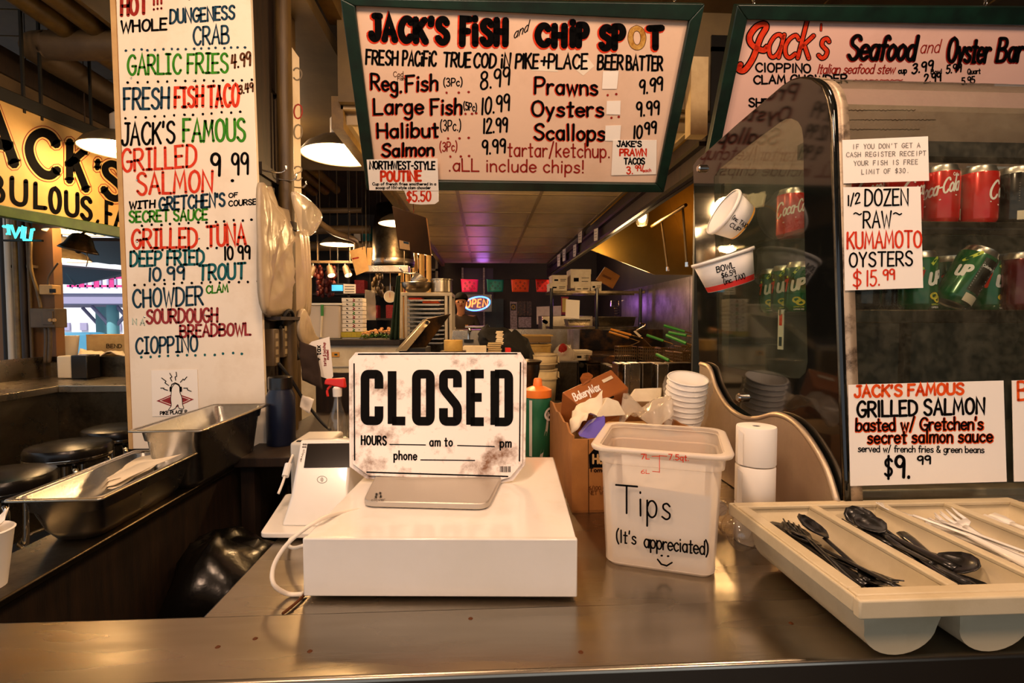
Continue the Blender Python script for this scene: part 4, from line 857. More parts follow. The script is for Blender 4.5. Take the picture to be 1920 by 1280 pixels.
t = thing('side_board', 'narrow cream board seen edge-on beside the pipe with faint reversed letters', 'menu board', (-.74, 2.06, 1.35))
MB().box((-.752, 2.0, 1.35), (-.738, 2.14, 2.42)).build('panel', 'board_white', t)
xm = plane_map((-.7375, 0, 0), (1, 0, 0))
for tx_, y, h in (('C', 150, 22), ('O', 222, 26), ('O', 260, 26), ('S', 338, 26)): letter(t, tx_, (566, y), (551, y), h, 'ink_grey' if tx_ != 'O' or y > 230 else 'ink_maroon', 2.6, xm)
t = thing('power_strip_box', 'pair of dusty outlet strips on the column flank under the hanging bags', 'outlet box', (-.73, 1.83, 1.2))
for y0, z0, z1 in ((1.80, 1.21, 1.34), (1.88, 1.235, 1.34)):
    MB().box((-.756, y0, z0), (-.722, y0+.05, z1)).build('outlet_strip', 'duct_paint', t, bevel=.003)
    for i in range(4): MB().box((-.7225, y0+.014, z0+.012+i*.028), (-.7205, y0+.034, z0+.03+i*.028)).build('outlet', 'tile_grid', t)
MB().tube([(-.72, 1.83, 1.22), (-.69, 1.86, 1.16), (-.66, 1.90, 1.08), (-.60, 1.90, 1.0), (-.56, 1.88, .972)], .006, 8).build('cord', 'black_matte', t, smooth=True)
MB().tube([(-.72, 1.85, 1.34), (-.70, 1.86, 1.40), (-.70, 1.92, 1.39), (-.715, 1.96, 1.30), (-.70, 1.97, 1.22)], .006, 8).build('cord', 'black_matte', t, smooth=True)
t = thing('water_flask', 'dark blue flask standing on the shelf at the foot of the menu column', 'flask', (-.665, 1.80, .96))
MB().lathe([(.042, .0), (.045, .005), (.045, .16), (.036, .18), (.036, .185), (.0005, .186)], 24, (-.672, 1.72, .96)).build('flask_body', 'bottle_navy', t, smooth='auto')
MB().lathe([(.038, .185), (.038, .222), (.034, .226), (.0005, .227)], 24, (-.672, 1.72, .96)).build('cap', 'black_plastic', t, smooth='auto')
# bags hanging on the column flank
xm = plane_map((-.70, 0, 0), (1, 0, 0))
def bag(name, label, pts, x, m, puff, seed, grp=None, thick=.03):
    """a flat stack of carrier bags: outline in the plane X = x, surface puffed and creased"""
    f = plane_map((x, 0, 0), (1, 0, 0)); P = [f(a, b) for a, b in pts]; n = len(P); c = sum(P, V())/n; b = MB(); rings = 12; vs = []
    for r in range(rings+1):
        t = 1-r/rings
        for p in spline(P, 5, True):
            q = c+(p-c)*max(t, .02); e = (1-t**4)
            rid = 1-abs(noise.noise(V((seed, q.y*9+q.z*3, q.z*11-q.y*5)))*2.2); rid2 = 1-abs(noise.noise(V((seed*2, q.y*38, q.z*7+q.y*9)))*2.2)
            q.x += puff*e*(.5+.5*noise.noise(q*5+V((seed, 0, 0))))+e*(.006*rid+.004*rid2); vs.append(q)
    k = 5*n; fs = [(r*k+i, r*k+(i+1) % k, (r+1)*k+(i+1) % k, (r+1)*k+i) for r in range(rings) for i in range(k)]
    fs.append(tuple(range(rings*k, rings*k+k)))
    back = [V((x-.012, p.y, p.z)) for p in vs[:k]]; m0 = len(vs); vs += back
    fs += [(i, m0+i, m0+(i+1) % k, (i+1) % k) for i in range(k)]; fs.append(tuple(range(m0, m0+k)))
    b.add(vs, fs); o = b.build(name, m, None, P[0], smooth=True)
    return tag(o, label, 'bag', grp)
main = [(496, 372), (508, 350), (520, 385), (548, 398), (556, 430), (572, 445), (577, 580), (540, 588), (498, 584), (492, 480)]
for k, (dx, dy, sx, lab) in enumerate(((6, 8, -.735, 'rearmost white carrier bag of the stack hanging flat on the column flank'), (2, 3, -.722, 'middle white carrier bag of the stack hanging flat on the column flank'), (-2, -2, -.709, 'front white carrier bag of the stack hanging flat on the column flank'))):
    bag('carrier_bag', lab, [(x+dx*(y > 400)+2*math.sin(x*.3+k), y+dy*(y > 500)) for x, y in main], sx, 'bag_film', .006, 2+k, 'carrier bags on the column')
bag('carrier_bag', 'long folded plastic bag hanging nearest the menu board edge over the bag stack', [(488, 352), (500, 347), (508, 372), (534, 410), (527, 440), (512, 520), (502, 584), (494, 560), (489, 450)], -.692, 'bag_film', .005, 9)
bag('carrier_bag', 'shiny crumpled plastic bag bulging right of the pipe above the bag stack', [(552, 362), (570, 366), (590, 384), (603, 402), (600, 420), (586, 440), (572, 440), (562, 410)], -.67, 'bag_sheer', .02, 14)
bag('carrier_bag', 'small limp white bag hanging below the bag stack beside the tax note', [(566, 582), (576, 586), (590, 625), (600, 642), (574, 648), (561, 620)], -.69, 'bag_film', .006, 21)
t = thing('bag_rack', 'dark hook rail on the column flank that carries the plastic bags', 'rail', (-.74, 1.9, 1.9))
MB().box((-.756, 1.78, 1.86), (-.742, 2.08, 1.90)).build('rail_board', 'wood_dark', t)
MB().box((-.745, 1.78, 1.37), (-.69, 2.02, 1.382)).build('ledge_board', 'wood_dark', t)
for y in (1.82, 1.92, 2.02): MB().tube([(-.745, y, 1.88), (-.70, y, 1.875), (-.68, y, 1.885), (-.68, y, 1.90)], .003, 6).build('hook', 'chrome', t, smooth=True)
# tax note, towel, spray bottle
tn_m = plane_map(PY(605, 665, 1.95), (.1, -1, .05))
tn, tnm = paper('tax_note', 'white card note turned sideways with black and red handwriting beside spray bottle', 'note', tn_m, [(572, 652), (585, 640), (618, 631), (625, 705), (620, 712), (586, 700)], off=.002)
letter(tn, '99', (592, 686), (590, 672), 10, 'ink_black', 2.4, tnm, up=(-1, 0)); letter(tn, '+ tax', (602, 676), (601, 648), 9, 'ink_black', 2, tnm, up=(-1, 0)); letter(tn, 'tartar & ketchup', (612, 686), (610, 642), 5, 'ink_dark_red', 1.1, tnm, up=(-1, 0)); letter(tn, 'included', (617, 674), (616, 656), 5, 'ink_dark_red', 1.1, tnm, up=(-1, 0))
tag(MB().sheet(PY(566, 712, 1.9), PY(606, 730, 1.9), PY(592, 650, 1.92), PY(562, 640, 1.92), 10, 12, crinkle(.02, 16, 3)).build('hand_towel', 'towel_brown', None, PY(590, 730, 1.9), smooth=True, solid=.006), 'dark brown towel draped behind the spray bottle under the tax note', 'towel')
tag(MB().sheet(PY(562, 762, 1.86), PY(580, 775, 1.86), PY(589, 748, 1.88), PY(566, 742, 1.88), 6, 6, crinkle(.012, 40, 5)).build('paper_scrap', 'white_paper', None, PY(575, 775, 1.86), smooth=True, solid=.0008), 'small crumpled white paper scrap stuck beside the dark flask', 'paper')
sb = thing('spray_bottle', 'clear spray bottle with red trigger head and blue liquid behind the terminal', 'spray bottle', PY(630, 822, 1.6))
c0 = PZ(634, 838, .96)
MB().lathe([(.030, 0), (.032, .004), (.032, .075), (.026, .10), (.014, .135), (.011, .16), (.011, .17)], 22, c0, caps=False).build('bottle_body', 'clear_plastic', sb, smooth=True)
MB().lathe([(.029, .003), (.030, .03), (.0005, .031)], 22, c0).build('liquid', 'blue_liquid', sb, smooth='auto')
MB().lathe([(.014, .165), (.015, .19), (.011, .195)], 14, c0).build('collar', 'white_plastic', sb, smooth='auto')
MB().add([c0+V(p) for p in ((-.04, -.01, .205), (-.04, .01, .205), (.028, .012, .192), (.028, -.012, .192), (-.035, -.009, .222), (-.035, .009, .222), (.024, .011, .225), (.024, -.011, .225))], [(0, 1, 2, 3), (4, 7, 6, 5), (0, 3, 7, 4), (1, 5, 6, 2), (0, 4, 5, 1), (3, 2, 6, 7)]).build('trigger_head', 'spray_red', sb, bevel=.004)
MB().tube([c0+V((-.02, 0, .20)), c0+V((-.032, 0, .185)), c0+V((-.03, 0, .165))], .004, 8).build('trigger', 'spray_red', sb, smooth=True)
MB().cyl(c0+V((0, 0, .02)), c0+V((0, 0, .165)), .002, n=6).build('dip_tube', 'white_plastic', sb)

# ================================================================== COUNTER CLUTTER RIGHT OF THE DRAWER
hb = thing('carton', 'worn brown tomato carton packed with boxes and bags behind the tip box', 'carton', PZ(1090, 950, CT))
e0 = PZ(1072, 961, CT); e1 = V((e0.x+.012, e0.y+.50, CT)); e2 = V((e0.x+.30, e0.y+.01, CT)); e3 = e1+(e2-e0); ht = PY(1070, 823, e0.y).z-CT
def wallp(a, b, zt, m, nm, th, ragged=0):
    bb = MB(); n = 10; vs = []
    for i in range(n+1):
        p = a+(b-a)*(i/n); vs.append(p+V((0, 0, .001))); 
    top = [a+(b-a)*(i/n)+V((0, 0, zt+ragged*noise.noise(V((i*1.7, 3.1, 0))))) for i in range(n+1)]
    return bb.prism(vs+top[::-1], th).build(nm, m, hb)
wallp(e0, e2, ht, 'cardboard', 'front_panel', V((0, .005, 0)), .004)
wallp(e0, e1, ht+.01, 'cardboard', 'side_panel', V((.005, 0, 0)), .02)
wallp(e1, e3, ht, 'cardboard', 'back_panel', V((0, -.005, 0)), .01)
wallp(e2, e3, ht, 'cardboard', 'side_panel', V((-.005, 0, 0)), .01)
MB().prism([e0, e2, e3, e1], (0, 0, .004)).build('bottom_panel', 'cardboard', hb)
hm2 = plane_map(e0, (e2-e0).cross(V((0, 0, 1))))
MB().prism(poly_on(hm2, [(1104, 852), (1114, 841), (1134, 840), (1150, 846), (1150, 876), (1105, 876)], .0004), hm2.n*.0003).build('print_panel', 'ink_black', hb)
letter(hb, 'Hunts', (1112, 868), (1156, 868), 16, 'cardboard_light', 3.6, hm2, off=.0012, jit=0); letter(hb, 'Tomatoes', (1105, 884), (1160, 885), 7, 'ink_black', 1.8, hm2, off=.0008, jit=0)
letter(hb, '6/100.0 OZ', (1104, 918), (1150, 918), 7, 'ink_brown', 1.2, hm2, off=.0008); letter(hb, 'NET WT', (1104, 927), (1136, 927), 7, 'ink_brown', 1.2, hm2, off=.0008)
xh = plane_map(e0+V((.0, 0, 0)), (e1-e0).cross(V((0, 0, 1))))
line(hb, [(1103, 824), (1104, 964)], 1.4, 'cardboard_dark', hm2, .0004, 'carton_seam')
def slab(name, label, cat, q, vec, m, bev=.002, parent=None, group=None):
    o = MB().prism(q, vec).build(name, m, parent, None if parent is not None else min(q+[p+V(vec) for p in q], key=lambda p: p.z), bevel=bev)
    if label: tag(o, label, cat, group)
    return o
wx = thing('wax_paper_box', 'brown bakery wax paper box lying aslant on top of the packed carton', 'box', PY(1100, 765, 1.25))
q = [PY(1054, 735, 1.30), PY(1096, 767, 1.235), PY(1179, 727, 1.33), PY(1146, 692, 1.40)]
wn = (q[1]-q[0]).cross(q[3]-q[0]).normalized(); wn = wn if wn.z > 0 else -wn
MB().prism(q, -wn*.085).build('box_body', 'wax_brown', wx, bevel=.003)
wm = plane_map(q[0], wn); dd = (V((1179, 727))-V((1096, 767)))
letter(wx, 'BakeryWax', (1079, 752), (1126, 731), 15, 'ink_white', 2.2, wm, jit=0, up=(-.42, -.9))
MB().prism(poly_on(wm, [(1128, 713), (1146, 704), (1150, 709), (1132, 718)], .0004), wn*.0004).build('print_panel', 'box_white', wx)
MB().prism(poly_on(wm, [(1100, 768), (1150, 742), (1152, 745), (1102, 770)], .0006), wn*.0004).build('print_stripe', 'ink_black', wx)
MB().prism([PY(1092, 722, 1.325), PY(1105, 714, 1.34), PY(1112, 706, 1.36), PY(1104, 701, 1.36), PY(1093, 703, 1.34), PY(1088, 712, 1.32)], V((0, .004, .004))).build('torn_flap', 'wax_brown', wx)
# contents of the carton
tag(MB().sheet(PY(1066, 812, 1.18), PY(1104, 800, 1.17), PY(1135, 745, 1.24), PY(1082, 765, 1.25), 12, 12, crinkle(.03, 18, 4)).build('crumpled_paper', 'cream_paper', None, PY(1070, 812, 1.18), smooth=True, solid=.001), 'crumpled cream paper stuffed in the carton under the wax paper box', 'paper')
slab('sleeve', 'purple and white printed sleeve sticking out of the carton front', 'sleeve', [PY(1086, 818, 1.16), PY(1135, 832, 1.16), PY(1135, 782, 1.19), PY(1106, 794, 1.19)], V((.0, .02, .004)), 'purple_print', .002)
slab('folded_box', 'white folded paper carton corner above the purple sleeve', 'box', [PY(1118, 782, 1.20), PY(1175, 778, 1.20), PY(1160, 752, 1.24), PY(1138, 744, 1.24)], V((0, .05, -.01)), 'box_white', .003)
slab('food_box', 'white lidded food box at the back of the carton beside the cup stack', 'box', [PY(1176, 752, 1.36), PY(1240, 752, 1.36), PY(1242, 726, 1.42), PY(1190, 728, 1.42)], V((0, .09, -.05)), 'box_white', .004)
tag(MB().sheet(PY(1160, 790, 1.2), PY(1262, 790, 1.2), PY(1248, 740, 1.34), PY(1168, 745, 1.34), 16, 12, crinkle(.05, 14, 8)).build('plastic_wrap', 'bag_sheer', None, PY(1170, 790, 1.2), smooth=True, solid=.0005), 'crinkled clear plastic film behind the tip box rim', 'film')
slab('packing_block', 'cream filler board inside the carton carrying the cup stack', 'board', [V((e0.x+.06, e0.y+.06, CT+.0045)), V((e0.x+.28, e0.y+.06, CT+.0045)), V((e0.x+.285, e0.y+.40, CT+.0045)), V((e0.x+.06, e0.y+.40, CT+.0045))], V((0, 0, .115)), 'cardboard_light', .003)
# nested cup stack
cc = PY(1290, 708, 1.30); r1 = 38*1.30/F; zb = cc.z-.115
ordn = ['topmost', 'second from the top', 'third from the top', 'fourth from the top', 'fifth from the top', 'sixth from the top', 'seventh from the top', 'lowest']
c0 = None; Rc = Matrix.Rotation(math.radians(16), 3, 'X'); axc = Rc @ V((0, 0, 1))
for k in range(8):
    o = cc-axc*(.082+.015*k)
    t = thing('paper_cup', f'white paper cup in the nested stack beside the cold case, {ordn[k]}', 'cup', o, 'nested white cups', Rc) if k == 0 else dup(c0, o, Rc, f'white paper cup in the nested stack beside the cold case, {ordn[k]}')
    if k == 0:
        c0 = t
        MB().lathe([(r1*.76, 0), (r1*.965, .080)], 36, o, Rc, caps=False).build('cup_wall', 'white_foam', t, smooth=True, solid=.0008)
        MB().lathe([(r1*.955, .0795), (r1, .0785), (r1*1.02, .080), (r1*1.0, .082), (r1*.955, .0815)], 36, o, Rc, caps=False).build('rim', 'white_foam', t, smooth=True)
        MB().lathe([(r1*.765, .004), (.0005, .004)], 36, o, Rc, caps=False).build('cup_base', 'white_foam', t)
b = MB(); vs = []; nn = 40
for j in range(9):
    for k in range(nn):
        a = 2*PI*k/nn; z = -.19+.185*j/8
        r = r1*1.10+.016*noise.noise(V((math.cos(a)*3, math.sin(a)*3, z*26)))+.006*noise.noise(V((math.cos(a)*9, math.sin(a)*9, z*50)))
        vs.append(cc+Rc @ V((r*math.cos(a), r*math.sin(a), z)))
b.add(vs, [(j*nn+k, j*nn+(k+1) % nn, (j+1)*nn+(k+1) % nn, (j+1)*nn+k) for j in range(8) for k in range(nn)])
tag(b.build('cup_sleeve', 'clear_film', None, cc-axc*.19, smooth=True), 'crinkled clear plastic sleeve around the nested white cup stack', 'sleeve')
# sports bottle, pot, buckets
gb = thing('sports_bottle', 'green squeeze bottle with an orange cap right of the closed sign', 'bottle', PZ(1008, 851, CT))
g0 = PZ(1008, 852, CT); sb_ = g0.y/F*26
MB().lathe([(sb_*.96, 0), (sb_, .006), (sb_*1.0, .09), (sb_*.94, .11), (sb_*.94, .125), (sb_, .145), (sb_*.98, .178), (sb_*.9, .186)], 30, g0).build('bottle_body', 'bottle_green', gb, smooth='auto')
MB().lathe([(sb_*1.0, .182), (sb_*1.02, .186), (sb_*1.0, .205), (sb_*.55, .214), (sb_*.35, .216), (sb_*.30, .236), (sb_*.22, .240), (.0005, .240)], 30, g0).build('cap', 'orange_cap', gb, smooth='auto')
def cylmap(c, r): 
    def f(u, v, o=0.0): a = u/r; return V((c.x+(r+o)*math.sin(a), c.y-(r+o)*math.cos(a), c.z+v))
    return f
gm = cylmap(g0, sb_)
line(gb, [(-sb_*.62, .004), (-sb_*.62, .176)], .010, 'pale_grey', gm, .0007, 'stripe', False)
line(gb, [(sb_*.15, .004), (sb_*.60, .09), (sb_*.75, .14)], .009, 'pale_grey', gm, .0007, 'stripe', False)
letter(gb, 'G', (sb_*.45, .115), (sb_*1.15, .115), .034, 'ink_white', .007, gm, up=(0, 1), jit=0, off=.0012)
b = thing('small_pot', 'small dented steel pot with a lip peeking out right of the closed sign', 'pot', PZ(990, 800, CT))
g1 = PY(984, 712, 1.85); zt = PY(984, 676, 1.85).z; rr = 30*1.85/F
MB().lathe([(rr*.7, CT), (rr*.7, g1.z-.02), (rr*.8, g1.z+.0), (rr*.95, zt-.03), (rr*.95, zt-.012), (rr*1.1, zt), (rr*1.0, zt+.002), (rr*.9, zt-.01)], 28, (g1.x, g1.y, 0), caps=False).build('pot_wall', 'steel_dark', b, smooth='auto')
MB().lathe([(rr*.7, CT+.002), (.0005, CT+.002)], 28, (g1.x, g1.y, 0), caps=False).build('pot_base', 'steel_dark', b)

# ================================================================== COLD CASE
CX, CY0, CY1 = .635, .925, 1.54
em = plane_map((CX, 0, 0), (1, 0, 0))                         # end plane, seen from the left
dc = thing('cold_case', 'curved glass refrigerated display case with cans and price notes on the counter', 'display case', (1.1, 1.23, CT))
b = MB(); b.box((CX, CY0-.012, CT+.004), (1.75, CY1+.03, 1.045)); b.build('base', 'case_metal', dc, bevel=.004)
MB().box((CX+.004, CY0-.016, 1.035), (1.75, CY0+.02, 1.052)).build('base_trim', 'case_metal', dc, bevel=.003)
# stainless end cheek with its S-shaped upper edge
ch = spline([V((*p, 0)) for p in ((1311, 682), (1328, 690), (1340, 725), (1362, 762), (1392, 783), (1420, 784), (1452, 777), (1484, 790), (1516, 826), (1546, 880), (1566, 945))], 4)
e2m = plane_map((CX-.014, 0, 0), (1, 0, 0))
pl = [e2m(p[0], p[1]) for p in ch]; pl += [V((CX-.014, pl[-1].y, CT+.002)), V((CX-.014, pl[0].y, CT+.002))]
MB().prism(pl, (.010, 0, 0)).build('end_cheek', 'case_metal', dc, bevel=.002)
MB().tube([p+V((.004, 0, 0)) for p in pl[:-2]], .0065, 8, False).build('cheek_rolled_edge', 'case_metal', dc, smooth=True)
# end pane: black printed border round a clear window
outer = [(1300, 312), (1306, 302), (1385, 232), (1466, 163), (1484, 151), (1502, 147), (1522, 150), (1540, 163), (1551, 188), (1556, 230), (1562, 420), (1571, 700), (1580, 942), (1560, 930), (1440, 800), (1325, 720), (1312, 690), (1306, 500)]
inner = [(1339, 332), (1350, 316), (1405, 272), (1462, 230), (1474, 223), (1485, 222), (1497, 228), (1504, 240), (1507, 262), (1509, 440), (1512, 560), (1515, 678), (1511, 698), (1500, 709), (1484, 709), (1420, 698), (1356, 686), (1346, 676)]
MB().prism(poly_on(em, outer), (.006, 0, 0)).build('end_pane', 'glass_dirty', dc)
def cast(poly, c, a):
    """where a ray from c at angle a leaves the polygon"""
    dx, dy = math.cos(a), math.sin(a); best = 0
    for (x0, y0), (x1, y1) in zip(poly, poly[1:]+poly[:1]):
        ex, ey = x1-x0, y1-y0; den = dx*ey-dy*ex
        if abs(den) < 1e-9: continue
        t = ((x0-c[0])*ey-(y0-c[1])*ex)/den; u = ((x0-c[0])*dy-(y0-c[1])*dx)/den
        if -1e-6 <= u <= 1+1e-6 and t > best: best = t
    return (c[0]+dx*best, c[1]+dy*best)
cc_ = (1440, 500); an_ = sorted({math.atan2(y-cc_[1], x-cc_[0]) for x, y in outer+inner} | {-PI+2*PI*k/72 for k in range(72)}); nA = len(an_)
vo = [em(*cast(outer, cc_, a))+V((-.0007, 0, 0)) for a in an_]; vi = [em(*cast(inner, cc_, a))+V((-.0007, 0, 0)) for a in an_]
b = MB(); b.add(vo+vi, [(k, (k+1) % nA, nA+(k+1) % nA, nA+k) for k in range(nA)])
b.build('printed_border', 'black_glass', dc)
b = MB(); pe = [em(*p) for p in outer[:13]]; b.tube([p+V((.003, 0, 0)) for p in pe], .0036, 8, False); b.build('pane_edge', 'steel_dark', dc, smooth=True)
bl_ = MB()
for x, y in ((1318, 316), (1394, 745)): 
    p = em(x, y); bl_.lathe([(.011, 0), (.011, .012), (.008, .016), (.0005, .0165)], 18, p, Matrix.Rotation(-PI/2, 3, 'Y'))
bl_.build('bolt', 'chrome', dc, smooth='auto')
# curved front glass: the same profile drawn across
prof = [p for p in pe[4:13]]
prof = spline([pe[3]]+prof, 4)
def sweep(x0, x1, m, nm, dy=0, th=0):
    q = [V((x0, p.y+dy, p.z)) for p in prof]; q2 = [V((x1, p.y+dy, p.z)) for p in prof]; n = len(q); bb = MB().add(q+q2, [(i, i+1, n+i+1, n+i) for i in range(n-1)]); return bb.build(nm, m, dc, smooth=True, solid=th)
sweep(CX+.005, 1.75, 'glass_hazy', 'front_pane')
sweep(CX+.002, CX+.012, 'black_glass', 'post_strip', -.003, .004)
sweep(CX+.012, CX+.034, 'case_strip', 'post_strip', -.003, .003)
MB().box((CX+.01, 1.10, 1.83), (1.75, CY1, 1.842)).build('top_pane', 'glass_dirty', dc)
MB().box((CX+.006, CY1, 1.05), (1.75, CY1+.012, 1.83)).build('back_panel', 'case_inside', dc)
MB().box((1.74, CY0+.01, 1.05), (1.75, CY1, 1.83)).build('end_panel', 'case_inside', dc)
MB().box((CX+.012, CY0+.012, 1.046), (1.74, CY1, 1.054)).build('deck', 'case_inside', dc)
MB().box((CX+.012, 1.0, 1.70), (1.74, 1.04, 1.73)).build('light_rail', 'black_matte', dc)
ZS1, ZS2 = PY(1800, 422, .985).z, PY(1800, 583, .985).z
for z, y1 in ((ZS1, 1.33), (ZS2, 1.42)):
    MB().box((CX+.02, .972, z-.008), (1.74, y1, z-.001)).build('shelf', 'glass', dc)
    MB().box((CX+.02, .958, z-.024), (1.74, .972, z+.002)).build('shelf_rail', 'steel_dark', dc, bevel=.002)
MB().box((CX+.02, .962, ZS1-.014), (1.74, .957, ZS1-.010)).build('shelf_trim', 'chrome', dc)
for x in (CX+.03, 1.2): MB().box((x, 1.40, 1.06), (x+.02, 1.42, 1.75)).build('shelf_upright', 'steel_dark', dc)
# notes taped to the front pane
fmx = plane_map((0, prof[-1].y-.001, 0), (prof[-4]-prof[-1]).cross(V((1, 0, 0)))); _n = fmx.n
fmx = plane_map(prof[-1]-_n*0+V((0, -.006, 0)), (prof[-6]-prof[-1]).cross(V((1, 0, 0))))
n1, m1 = paper('receipt_notice', 'white notice about a free fish without receipt, top note on the case glass', 'notice', fmx, [(1577, 264), (1737, 257), (1739, 340), (1579, 345)], off=.0025)
for i, (tx_, x0, x1, y) in enumerate((("IF YOU DON'T GET A", 1595, 1720, 279), ('CASH REGISTER RECEIPT', 1584, 1731, 294), ('YOUR FISH IS FREE', 1598, 1716, 310), ('LIMIT OF $30.', 1612, 1700, 326))): letter(n1, tx_, (x0, y+2), (x1, y-1), 8.5, 'ink_grey', 1.15, m1, jit=0, mono=8)
n2, m2 = paper('oyster_note', 'white hand lettered price note for half dozen raw oysters on the case glass', 'note', fmx, [(1579, 352), (1723, 351), (1728, 540), (1582, 545)], off=.0025)
for tx_, x0, y0, x1, y1, h, ink, w_ in (('1/2', 1587, 387, 1609, 381, 19, 'ink_black', 2.8), ('DOZEN', 1619, 387, 1699, 385, 30, 'ink_black', 3.4), ('~', 1598, 410, 1612, 412, 18, 'ink_black', 2.6), ('RAW', 1616, 428, 1668, 427, 30, 'ink_black', 3.2), ('~', 1672, 410, 1687, 412, 18, 'ink_black', 2.6), ('KUMAMOTO', 1586, 467, 1724, 464, 30, 'ink_red', 4), ('OYSTERS', 1590, 501, 1707, 498, 26, 'ink_black', 3.4), ('$', 1597, 540, 1611, 538, 30, 'ink_red', 3.4), ('15.', 1622, 537, 1646, 535, 28, 'ink_red', 3.2), ('99', 1653, 526, 1674, 524, 19, 'ink_red', 3.2)):
    letter(n2, tx_, (x0, y0), (x1, y1), h, ink, w_, m2, jit=.02)
n3, m3 = paper('salmon_note', 'wide white price note for grilled salmon low on the case glass', 'note', fmx, [(1588, 721), (1878, 713), (1884, 902), (1592, 910)], off=.0025)
for tx_, x0, y0, x1, y1, h, ink, w_ in (("JACK'S FAMOUS", 1600, 744, 1802, 738, 20, 'ink_orange', 5.2), ('GRILLED SALMON', 1605, 781, 1841, 774, 28, 'ink_black', 5), ("basted w/ Gretchen's", 1602, 807, 1838, 804, 23, 'ink_black', 3.4), ('secret salmon sauce', 1624, 830, 1856, 827, 23, 'ink_black', 3.4), ('served w/ french fries & green beans', 1606, 846, 1841, 848, 12, 'ink_black', 2), ('$', 1656, 893, 1669, 893, 36, 'ink_black', 4.6), ('9.', 1676, 893, 1702, 894, 40, 'ink_black', 6), ('99', 1717, 870, 1741, 868, 15, 'ink_black', 3.4)):
    letter(n3, tx_, (x0, y0), (x1, y1), h, ink, w_, m3, jit=.03, gap=1.5 if 'w/' in tx_ else 1.9, **(dict(out='ink_orange', outw=2.6, outd=(.8, .8)) if tx_[:3] in ('bas', 'sec') else {}))
n4, m4 = paper('cropped_note', 'white note with orange writing cropped by the right picture edge', 'note', fmx, [(1894, 713), (2090, 708), (2090, 898), (1898, 902)], off=.0025)
letter(n4, 'B', (1905, 750), (1922, 749), 34, 'ink_orange', 5, m4)
# sample cups taped outside the end pane
def tilt_cup(name, label, apx, bpx, r, hgt, band, y):
    """cup seen from the side: mouth centre apx -> base centre bpx"""
    A, B = PY(*apx, y), PY(*bpx, y); ax = (B-A).normalized(); R = ax.to_track_quat('Z', 'Y').to_matrix()
    t = thing(name, label, 'cup', A); h = (B-A).length
    MB().lathe([(r*.98, 0), (r*.76, h)], 36, A, R, caps=False).build('cup_wall', 'white_foam', t, smooth=True, solid=.0008)
    MB().lathe([(r*.765, h-.003), (.0005, h-.003)], 36, A, R, caps=False).build('cup_base', 'white_foam', t)
    MB().lathe([(r*.97, -.002), (r*1.04, -.002), (r*1.05, .002), (r*1.02, .006), (r*.97, .004)], 36, A, R, caps=False).build('rim', 'white_foam', t, smooth=True)
    MB().lathe([(r*.818, h*.76), (r*.772, h*.985)], 36, A, R, caps=False).build('colour_band', band, t, smooth=True)
    def f(u, v, o=0.0):      # u along the wall to the right (m), v down from the mouth (m)
        rr = r*(.98-.22*v/h)+o+.0006; e = R @ V((1, 0, 0)); 
        side = V((RGT.x, RGT.y, RGT.z)); side = (side-ax*side.dot(ax)).normalized(); tow = ax.cross(side); tow = tow if tow.dot(EYE-A) > 0 else -tow
        a = u/rr; return A+ax*v+side*(rr*math.sin(a))+tow*(rr*math.cos(a))
    return t, f, h
t, f, h = tilt_cup('sample_cup', 'white paper bowl with a red band and price writing taped on the end glass', (1354, 481), (1370, 536), .068, .08, 'red_band', 1.175)
letter(t, 'BOWL', (-.044, .030), (-.006, .030), .013, 'ink_black', .0022, f, up=(0, -1), off=.0006)
letter(t, '$6.59', (-.036, .045), (-.006, .045), .011, 'ink_black', .0018, f, up=(0, -1)); letter(t, '(inc. TAX)', (-.034, .060), (.014, .060), .011, 'ink_black', .0018, f, up=(0, -1))
t, f, h = tilt_cup('sample_cup', 'white paper cup with a yellow band tilted on the end glass above the red one', (1356, 397), (1392, 418), .055, .06, 'yellow_band', 1.175)
letter(t, 'CUP', (-.034, .016), (-.034, .045), .010, 'ink_black', .0018, f, up=(1, 0)); letter(t, '(inc. TAX)', (-.018, .010), (-.018, .052), .009, 'ink_black', .0016, f, up=(1, 0))
tag(MB().sheet(PY(1385, 390, 1.2), PY(1432, 388, 1.2), PY(1440, 352, 1.22), PY(1392, 362, 1.22), 10, 8, crinkle(.02, 24, 6)).build('plastic_scrap', 'bag_sheer', None, PY(1385, 390, 1.2), smooth=True, solid=.0005), 'crinkled clear tape and film above the tilted sample cups', 'film')
# cans
def can(label, pos, m, grp=None, R=None, scale=1):
    R = R or Matrix.Identity(3)
    t = thing('drink_can', label, 'can', pos, grp); o = V(pos); W = WM[t.name]
    MB().lathe([(.026, .002), (.0325, .012), (.0331, .016), (.0331, .104), (.0325, .107)], 30, o, R, caps=False).build('can_body', m, t, smooth=True)
    MB().lathe([(.0325, .107), (.0275, .117), (.0275, .1205), (.0265, .1210), (.0258, .118), (.0005, .1175)], 30, o, R, caps=False).build('can_lid', 'alu', t, smooth='auto')
    MB().lathe([(.0005, .004), (.022, .003), (.024, 0), (.026, .002)], 30, o, R, caps=False).build('can_base', 'alu', t, smooth='auto')
    MB().prism([o+R @ V(p) for p in ((-.006, -.012, .1185), (.006, -.012, .1185), (.005, .003, .1185), (-.005, .003, .1185))], R @ V((0, 0, .001))).build('pull_tab', 'alu', t)
    return t, (lambda u, v, k=0.0, rot=0: o+R @ V(((.0331+k)*math.sin(u/.0331+rot), -(.0331+k)*math.cos(u/.0331+rot), v)))
def turn(f, a): return lambda u, v, k=0.0: f(u, v, k, a)
